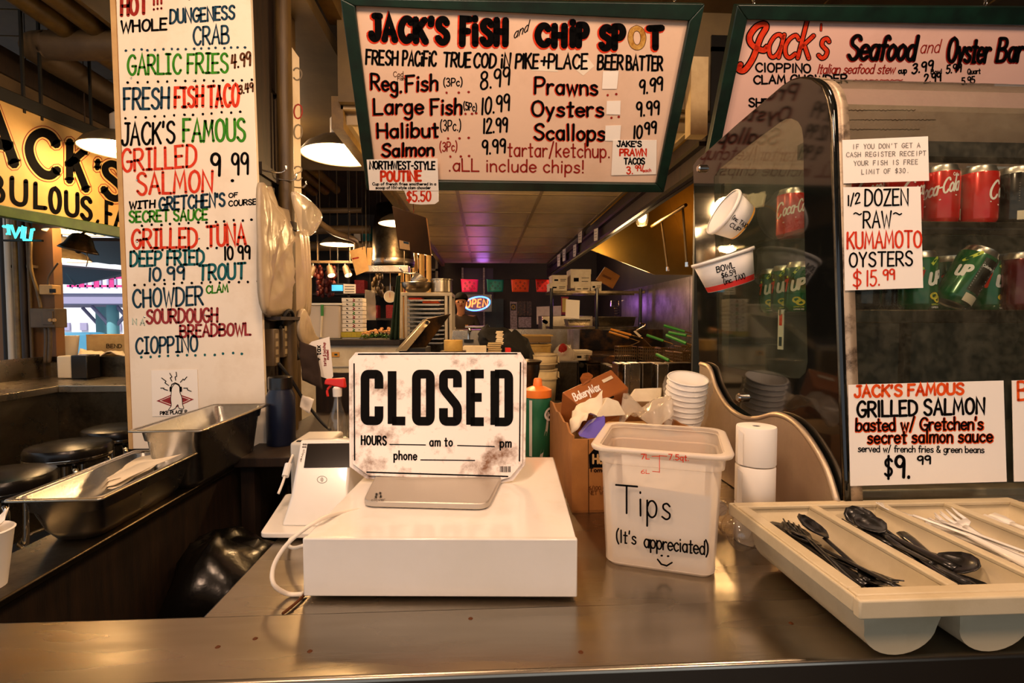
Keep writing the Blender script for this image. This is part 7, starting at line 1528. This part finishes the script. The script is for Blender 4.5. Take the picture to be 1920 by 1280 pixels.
for k in range(34):
    px = 680+r_.uniform(0, 52); tt = (px-680)/52; py = 632-(6+13*tt)*r_.uniform(.3, 1); y = 4.86+r_.uniform(0, .12); c = PY(px, py, y); c.z = max(PT+.012, c.z)
    if mk is None:
        mk = t = thing('mushroom', 'tan mushroom in the heap on the stall beside the white boxes', 'mushroom', c, 'mushroom heap'); MB().lathe([(.006, -.012), (.005, .002)], 8, c).build('stem', 'cream_paper', t); MB().lathe([(.017, 0), (.019, .006), (.014, .016), (.0005, .020)], 12, c).build('cap', 'mushroom', t, smooth=True)
    else: dup(mk, c, Matrix.Rotation(r_.uniform(-.6, .6), 3, 'X') @ Matrix.Rotation(r_.uniform(-.6, .6), 3, 'Y'))
b = MB()
for k in range(240):
    px = 674+r_.uniform(0, 56); c = PY(px, 634-r_.uniform(0, 9)*(1-abs(px-705)/60), 4.80+r_.uniform(0, .05)); c.z = max(c.z, PT+.003); d = V((r_.uniform(-1, 1), r_.uniform(-1, 1), r_.uniform(-.2, 1))).normalized()*.02; e = d.cross(V((0, 0, 1)))*.4
    b.quad(c, c+d*.5+e, c+d, c+d*.5-e)
o = b.build('greens', 'leaf_green', None, PY(705, 636, 4.82)); tag(o, 'loose green herb leaves in front of the mushroom heap', 'herbs'); o['kind'] = 'stuff'
t = thing('green_umbrella', 'folded dark green cloth standing left of the tray rack', 'cloth', PY(738, 640, 5.0)); q = [PY(730, 645, 4.66), PY(748, 645, 4.66), PY(750, 560, 4.66), PY(745, 516, 4.66), PY(738, 540, 4.66)]
b = MB(); b.sheet(PY(731, 637, 4.76), PY(749, 637, 4.76), PY(751, 517, 4.78), PY(745, 517, 4.78), 10, 10, lambda u, v, p: .03*math.sin(u*14)); b.build('cloth_body', 'green_cloth', t, smooth=True, solid=.01)
o, f = paper('stall_sign', 'small white sign with black print above the stall boxes', 'sign', plane_map((0, 5.5, 0), (0, -1, 0)), [(644, 532), (667, 533), (667, 550), (644, 550)], off=0)
for yy in (537, 542, 547): line(o, [(647, yy), (664, yy)], 1.4, 'ink_black', f, name='fine_print')
MB().cyl(PY(655, 532, 5.52), V((PY(655, 532, 5.52).x, 5.52, 3.24)), .003, n=6).build('hanging_wire', 'black_matte', o)
for k, (px0, px1, py0, py1, lab) in enumerate(((622, 642, 534, 545, 'small blue lit screen left of the white stall sign'),)):
    a, c = PY(px0, py1, 6.5), PY(px1, py0, 6.5); t = thing('wall_screen', lab, 'screen', a); MB().box((a.x, 6.5, a.z), (c.x, 6.53, c.z)).build('screen_face', 'screen_blue', t); MB().box((a.x-.02, 6.53, a.z-.02), (c.x+.02, 6.56, c.z+.02)).build('casing', 'black_matte', t)
    MB().cyl(((a.x+c.x)/2, 6.55, c.z), ((a.x+c.x)/2, 6.55, 3.24), .008, n=6).build('drop_pole', 'black_matte', t)
c = PY(731, 556, 6.4); t = thing('hanging_scale', 'round white dial scale hanging behind the stall', 'scale', c); MB().cyl(c, c+V((0, .06, 0)), .075, n=24).build('dial_case', 'white_plastic', t); MB().cyl(c+V((0, -.003, 0)), c, .065, n=24).build('dial_face', 'cream_paper', t); MB().box((c.x-.002, c.y-.006, c.z-.01), (c.x+.002, c.y-.003, c.z+.05)).build('needle', 'ink_red', t); MB().cyl(c+V((0, .03, .07)), V((c.x, c.y+.03, 3.24)), .004, n=6).build('hanger', 'chrome', t)
o = tag(MB().sheet(PY(684, 600, 6.0), PY(706, 600, 6.0), PY(704, 545, 6.0), PY(684, 543, 6.0), 8, 10, crinkle(.06, 9, 2)).build('plastic_bag', 'bag_sheer', None, PY(690, 600, 6.0), smooth=True, solid=.001), 'crumpled clear bag hanging behind the white box stack', 'bag'); z0 = PY(694, 546, 6.0); MB().cyl(z0, (z0.x, z0.y, 3.24), .003, n=6).build('hanging_wire', 'black_matte', o)
for k, (px, lab) in enumerate(((598, 'red pepper string hanging at left behind the stall'), (620, 'red pepper string hanging second from left behind the stall'), (708, 'dark garlic braid hanging under the exhaust drum'))):
    c = PY(px, 525, 6.6); t = thing('pepper_string', lab, 'pepper string', c-V((0, 0, .2)), 'hanging strings'); b = MB(); r_ = random.Random(k)
    for j in range(28): b.ball(c+V((r_.uniform(-.05, .05), r_.uniform(-.05, .05), -.18+.0125*j)), .028, 6, (1, 1, 1.6))
    o = b.build('peppers', 'pepper_red' if k < 2 else 'wood_olive', t, smooth=True); o['kind'] = 'stuff'; MB().cyl(c+V((0, 0, .2)), V((c.x, c.y, 3.24)), .004, n=6).build('string', 'wood_dark', t)
t = thing('track_rail', 'dark lighting track above the produce stall', 'track', PY(617, 492, 6.5)); a, c = PY(580, 493, 6.5), PY(672, 493, 6.5); MB().box((a.x, 6.48, a.z), (c.x, 6.52, a.z+.03)).build('rail', 'duct_paint', t)
for x in (a.x+.1, c.x-.1): MB().cyl((x, 6.5, a.z), (x, 6.5, 3.24), .008, n=6).build('hanger', 'duct_paint', t)
for k, px in enumerate((587, 617, 647)):
    p = PY(px, 500, 6.5); d = V((.05*(1 if k else -1)*(.6+.2*k), -.05, -.10)).normalized(); t = thing('spot_light', ('left spotlight on the lighting track', 'middle spotlight on the lighting track', 'right spotlight on the lighting track')[k], 'spotlight', p, 'track spotlights')
    MB().cyl(p, p+d*.13, .035, .05, 16).build('can', 'duct_paint', t, smooth='auto'); MB().cyl(p+d*.128, p+d*.134, .044, n=16).build('lens', 'lens_glow', t); MB().cyl(p, p+V((0, 0, .06)), .008, n=6).build('swivel', 'pale_grey', t)
for k, (py, y, r_, lab) in enumerate(((432, 6.2, .05, 'horizontal ceiling pipe low over the produce stall'), (396, 5.8, .03, 'thin horizontal ceiling pipe over the produce stall'), (462, 7.6, .07, 'thick far ceiling pipe over the produce stall'))):
    a = PY(560, py, y); t = thing('stall_pipe', lab, 'pipe', a, 'pipes over the stall'); MB().cyl((a.x-.3, y, a.z), (-1.35, y, a.z+.02), r_, n=12).build('pipe_run', 'duct_paint', t, smooth='auto'); MB().cyl((-1.5, y, a.z), (-1.5, y, 3.24), .006, n=6).build('hanger', 'duct_paint', t)
t = thing('diagonal_pipe', 'slanting pipe from the ceiling over the produce stall lamp', 'pipe', PY(600, 420, 5.5)); MB().tube([PY(575, 400, 5.0), PY(625, 435, 5.6), PY(665, 450, 6.2), PY(668, 470, 6.2)], .035, 10).build('pipe_run', 'duct_paint', t, smooth=True); q = PY(600, 418, 5.3); MB().cyl(q, (q.x, q.y, 3.24), .005, n=6).build('hanger', 'duct_paint', t)
for k in range(5):
    a = PY(752+13*k, 500, 6.6); MB().cyl((a.x, 6.6, 1.2), (a.x, 6.6, 2.28), .032, n=12); t = thing('heater_pipe', f'yellow lit vertical pipe behind the tray rack, {["leftmost of five", "second of five", "third of five", "fourth of five", "rightmost of five"][k]}', 'pipe', (a.x, 6.6, 0), 'vertical pipes behind the tray rack')
    MB().cyl((a.x, 6.6, 0), (a.x, 6.6, 2.6), .034, n=14).build('pipe_run', 'sign_yellow', t, smooth='auto')
t = thing('shelf_unit', 'dark back shelving with jars and cans far behind the stall', 'shelves', (-2.0, 8.6, 0))
for z in (1.0, 1.4, 1.8, 2.2, 2.6): MB().box((-3.6, 8.4, z-.03), (-.75, 8.8, z)).build('shelf', 'wood_dark', t)
for x in (-3.6, -2.2, -.79): MB().box((x, 8.4, 0), (x+.04, 8.8, 2.7)).build('upright', 'wood_dark', t)
r_ = random.Random(11); cols = ['box_tan', 'ink_maroon', 'pale_grey', 'wood_olive', 'poster_grey', 'box_white', 'ink_teal']
names_z = {1.0: 'lowest', 1.4: 'second', 1.8: 'third', 2.2: 'fourth', 2.6: 'top'}
for z in (1.4, 1.8, 2.2, 2.6):
    x = -2.1
    while x < -.9:
        w_ = r_.uniform(.08, .2); h = r_.uniform(.12, .28); m = r_.choice(cols)
        t2 = tag(MB().box((x, 8.45, z), (x+w_, 8.7, z+h)).build('shelf_box', m, None, (x, 8.5, z), bevel=.006), f'packaged goods on the {names_z[z]} shelf far behind the stall', 'package', f'packages on the {names_z[z]} back shelf'); x += w_+r_.uniform(.03, .16)

# ================================================================== BACK WALL: NEON, FLAGS, POSTERS, PERSON
ne = thing('neon_open_sign', 'lit neon OPEN sign in red letters inside a blue oval', 'neon sign', PY(893, 582, 8.3))
nm = plane_map((0, 8.3, 0), (0, -1, 0)); NY = 8.3
el = [PY(895+23.5*math.cos(a), 569+12.5*math.sin(a)-3*math.cos(a), NY) for a in [2*PI*k/40 for k in range(41)]]
MB().tube(el, .012, 8, False).build('oval_tube', 'neon_blue', ne, smooth=True)
for ch_, x0, x1 in (('O', 873, 881), ('P', 885, 891), ('E', 895, 901), ('N', 905, 913)):
    for sm_, pl in G[ch_][1]:
        q = spline([V(p) for p in pl], 4) if sm_ else pl; w_ = G[ch_][0]; MB().tube([PY(x0+(x1-x0)*p[0]/w_+.12*p[1]*1.5, 576-(x0-873)*.02-p[1]*1.45, NY-.015) for p in q], .012, 6, False).build('letter_tube', 'neon_red', ne, smooth=True)
a, c = PY(868, 584, NY+.03), PY(922, 552, NY+.03); MB().box((a.x, NY+.03, a.z), (c.x, NY+.05, c.z)).build('backing', 'black_paint', ne); MB().box((a.x+.2, NY+.05, a.z+.1), (a.x+.25, 9.3, a.z+.14)).build('wall_bracket', 'black_paint', ne)
lamp('neon_glow', (PY(893, 560, 8.0).x, 8.05, PY(893, 570, 8.0).z), 3, (1, .25, .65), .15)
lamp('neon_glow', (1.45, 7.85, 1.62), 2.4, (.62, .22, 1), .1)
lamp('neon_glow', (PY(905, 540, 8.1).x, 7.9, 2.12), 1.3, (.6, .2, 1), .1)
bd = struct(MB().box((PY(868, 640, 9.25).x, 9.25, .3), (PY(925, 640, 9.25).x, 9.3, 2.3)).build('door_1', 'wall_purple')); 
MB().box((PY(906, 640, 9.2).x, 9.2, .3), (PY(944, 640, 9.2).x, 9.25, 1.75)).build('door_panel', 'wall_teal', bd)
for px in (866, 906): x = PY(px, 600, 9.19).x; MB().box((x, 9.17, .3), (x+.03, 9.25, 2.3)).build('door_post', 'poster_grey', bd)
for k, (px0, px1, m, lab) in enumerate(((864, 897, 'flag_pink', 'pink cut paper flag, leftmost of the row over the neon sign'), (912, 945, 'flag_teal', 'teal cut paper flag, second of the row at the kitchen back'), (958, 993, 'flag_orange', 'orange cut paper flag, third of the row at the kitchen back'), (1004, 1030, 'flag_red', 'red cut paper flag, rightmost of the row beside the wire rack'))):
    y = 7.9; t = thing('paper_flag', lab, 'flag', PY((px0+px1)/2, 547, y), 'row of cut paper flags')
    b = MB().sheet(PY(px0+2, 547, y), PY(px1-2, 547, y), PY(px1, 524, y), PY(px0, 523, y), 10, 6, crinkle(.03, 6, k)); b.build('flag_sheet', m, t, smooth=True, solid=.002)
    f = plane_map((0, y-.035, 0), (0, -1, 0)); c = (px0+px1)/2
    for qx, qy in ((c-8, 531), (c, 529), (c+8, 531), (c-5, 536), (c+5, 536), (c, 540), (c-9, 541), (c+9, 541)): line(t, [(qx-1.6, qy), (qx, qy-1.8), (qx+1.6, qy), (qx, qy+1.8), (qx-1.6, qy)], .7, 'wood_dark', f, name='cut_out')
tag(MB().tube([PY(858, 521, 7.9), PY(945, 524, 7.9), PY(1036, 522, 7.9)], .004, 6).build('flag_string', 'black_matte', None, PY(945, 524, 7.9)), 'dark string that carries the cut paper flags', 'string')
wy = 9.285; wm2 = plane_map((0, wy, 0), (0, -1, 0))
o, f = paper('poster', 'tall narrow poster with a gold disc on the back wall', 'poster', wm2, [(956, 565), (969, 566), (970, 617), (957, 617)], 'poster_grey', .004, 0); MB().prism(poly_on(f, [(957.5, 569), (967.5, 569), (967.5, 582), (957.5, 582)], .001), f.n*.002).build('dark_panel', 'poster_dark', o); line(o, [(962.5+3*math.cos(a), 575.5+3.6*math.sin(a)) for a in [2*PI*k/12 for k in range(13)]], 1.6, 'poster_gold', f, .004, 'gold_disc')
for j in range(6): line(o, [(959, 587+5*j), (967, 587+5*j)], .8, 'ink_grey', f, name='fine_print')
o, f = paper('poster', 'dark photo poster in the middle of the back wall group', 'poster', wm2, [(969, 565), (986, 565), (986, 592), (969, 592)], 'poster_dark', .004, 0)
o, f = paper('poster', 'dark photo poster at the right of the back wall group', 'poster', wm2, [(987, 565), (997, 565), (997, 592), (987, 592)], 'poster_dark', .004, 0)
o, f = paper('poster', 'plain grey sheet below the dark photo posters', 'poster', wm2, [(972, 594), (996, 594), (996, 614), (972, 614)], 'poster_grey', .004, 0)
o, f = paper('picture_frame', 'red framed yellow notice on the back wall behind the hanging sheet', 'picture', wm2, [(1052, 556), (1066, 556), (1066, 590), (1052, 590)], 'frame_red', .012, 0); MB().prism(poly_on(f, [(1054, 559), (1064, 559), (1064, 585), (1054, 585)], .001), f.n*.002).build('picture_sheet', 'label_yellow', o)
o, f = paper('whiteboard', 'white sheet board on the back wall left of the rack post', 'board', wm2, [(1006, 575), (1052, 573), (1052, 606), (1006, 608)], 'box_white', .01, 0)
t = thing('ice_chest', 'pale galvanized chest on the back bench with a dark label', 'chest', PY(1045, 618, 7.5)); a, c = PY(1016, 622, 7.5), PY(1112, 592, 7.5); MB().box((a.x, 7.5, a.z), (c.x, 8.0, c.z)).build('chest_body', 'steel', t, bevel=.01); MB().box((a.x, 7.5, 0), (c.x, 8.0, a.z)).build('chest_stand', 'steel_dark', t)
f = plane_map((0, 7.499, 0), (0, -1, 0)); line(t, [(1020, 602), (1024, 604)], 7, 'ink_black', f, name='label_mark')
t = thing('wall_tap', 'chrome bracket fixture at the right of the rack back', 'fixture', PY(1152, 590, 7.6)); MB().tube([PY(1146, 574, 7.6), PY(1146, 564, 7.6), PY(1160, 564, 7.6), PY(1160, 574, 7.6), PY(1146, 574, 7.6)], .012, 8, False).build('frame', 'chrome', t)
for py in (578, 583, 588): MB().cyl(PY(1152, py, 7.6), PY(1162, py, 7.6), .012, n=8).build('rod', 'chrome', t)
MB().cyl(PY(1153, 592, 7.6), V((PY(1153, 592, 7.6).x, 7.6, 0)), .02, n=8).build('post', 'steel_dark', t)
# person looking down at work
P0 = PY(865, 600, 7.0); px_, py_ = P0.x, P0.y; Hh = PY(865, 552, 7.0).z
pr = thing('person', 'person in a dark shirt looking down at work beside the neon sign', 'person', (px_, py_, 0))
s_ = Hh/1.76
def B(x, y, z): return V((px_+x*s_, py_+y*s_, z*s_))
sk = [(B(0, 0, .95), .15), (B(0, 0, 1.15), .14), (B(0, -.02, 1.38), .15), (B(0, -.03, 1.47), .060), (B(.0, -.05, 1.55), .050), (B(0, -.085, 1.64), .085), (B(0, -.09, 1.70), .078),
      (B(-.18, -.02, 1.43), .065), (B(-.25, -.05, 1.14), .047), (B(-.16, -.26, 1.02), .038), (B(.18, -.02, 1.43), .065), (B(.26, -.05, 1.16), .047), (B(.20, -.28, 1.04), .038),
      (B(-.09, 0, .88), .10), (B(-.10, -.01, .48), .065), (B(-.10, .02, .06), .045), (B(-.10, -.14, .03), .04), (B(.09, 0, .88), .10), (B(.10, -.01, .48), .065), (B(.10, .02, .06), .045), (B(.10, -.14, .03), .04)]
ed = [(0, 1), (1, 2), (2, 3), (3, 4), (4, 5), (5, 6), (2, 7), (7, 8), (8, 9), (2, 10), (10, 11), (11, 12), (0, 13), (13, 14), (14, 15), (15, 16), (0, 17), (17, 18), (18, 19), (19, 20)]
def skin(name, sk, ed, m, scale=1, root=0):
    me = bpy.data.meshes.new(name); Wp = WM[pr.name].inverted(); me.from_pydata([tuple(Wp @ p) for p, r in sk], ed, []); me.materials.append(M[m]); o = bpy.data.objects.new(name, me); COL.objects.link(o); o.parent = pr; WM[o.name] = WM[pr.name]
    sm_ = o.modifiers.new('skin', 'SKIN'); sm_.use_smooth_shade = True; lay = me.skin_vertices[0] if me.skin_vertices else None
    if lay is None:
        bpy.context.view_layer.objects.active = o; bpy.ops.mesh.customdata_skin_add(); lay = me.skin_vertices[0]
    for i, (p, r) in enumerate(sk): lay.data[i].radius = (r*scale, r*scale*.85); lay.data[i].use_root = (i == root)
    q = o.modifiers.new('sub', 'SUBSURF'); q.levels = q.render_levels = 2; return o
skin('body', sk, ed, 'skin')
si = [0, 1, 2, 7, 8, 10, 11]
sv = [sk[i] for i in si]+[(B(0, -.03, 1.485), .062), (B(.09, -.02, 1.445), .075), (B(-.09, -.02, 1.445), .075)]; sv[4] = (sv[4][0]*.9+sv[3][0]*.1, .055); sv[6] = (sv[6][0]*.9+sv[5][0]*.1, .055)
skin('shirt', [(p, r+.016) for p, r in sv], [(0, 1), (1, 2), (2, 3), (3, 4), (2, 5), (5, 6), (2, 7), (2, 8), (2, 9)], 'shirt')
ti = [0, 13, 14, 15, 17, 18, 19]; mp2 = {v: i for i, v in enumerate(ti)}
skin('trousers', [(sk[i][0]+(V((0, 0, .04)) if sk[i][0].z < .1 else V()), sk[i][1]+.018) for i in ti], [(0, 1), (1, 2), (2, 3), (0, 4), (4, 5), (5, 6)], 'trousers')
hc = B(0, -.075, 1.665)
b2 = MB(); b2.ball((0, 0, 0), 1, 22); b2.v = [hc+V((p.x*.094, p.y*.100+.026, max(p.z, -.35 if p.y > -.1 else .12)*.098+.026)) for p in b2.v]; b2.build('hair', 'hair', pr, smooth=True)
for s in (-1, 1):
    MB().ball(hc+V((s*.032, -.088, -.012)), .011, 8).build('eye', 'ink_black', pr, smooth=True); MB().box((hc.x+s*.034-.017, hc.y-.092, hc.z+.006), (hc.x+s*.034+.017, hc.y-.085, hc.z+.011)).build('eyebrow', 'hair', pr); MB().ball(hc+V((s*.085, 0, -.02)), .022, 8, (.4, .8, 1.3)).build('ear', 'skin', pr, smooth=True)
MB().ball(hc+V((0, -.098, -.035)), .016, 8, (.8, 1, 1.5)).build('nose', 'skin', pr, smooth=True); MB().ball(hc+V((0, -.088, -.065)), .02, 8, (1.2, .4, .35)).build('mouth', 'ink_maroon', pr, smooth=True)
for s, j in ((-1, 9), (1, 12)):
    w0 = sk[j][0]; 
    for k in range(4): x = (k-1.5)*.018; MB().tube([w0+V((x*.6, -.02, -.005)), w0+V((x, -.065, -.015)), w0+V((x*1.1, -.10-.01*(k in (1, 2)), -.035))], .009, 6).build('finger', 'skin', pr, smooth=True)
    MB().tube([w0+V((-s*.02, -.01, 0)), w0+V((-s*.045, -.04, -.01)), w0+V((-s*.05, -.07, -.02))], .010, 6).build('thumb', 'skin', pr, smooth=True)
MB().prism([B(.06, -.155, 1.30), B(.10, -.15, 1.30), B(.10, -.15, 1.34), B(.06, -.155, 1.34)], (0, .012, 0)).build('name_badge', 'yellow_band', pr); MB().prism([B(-.12, -.15, 1.28), B(-.07, -.155, 1.28), B(-.07, -.155, 1.31), B(-.12, -.15, 1.31)], (0, .012, 0)).build('shirt_patch', 'white_paper', pr)
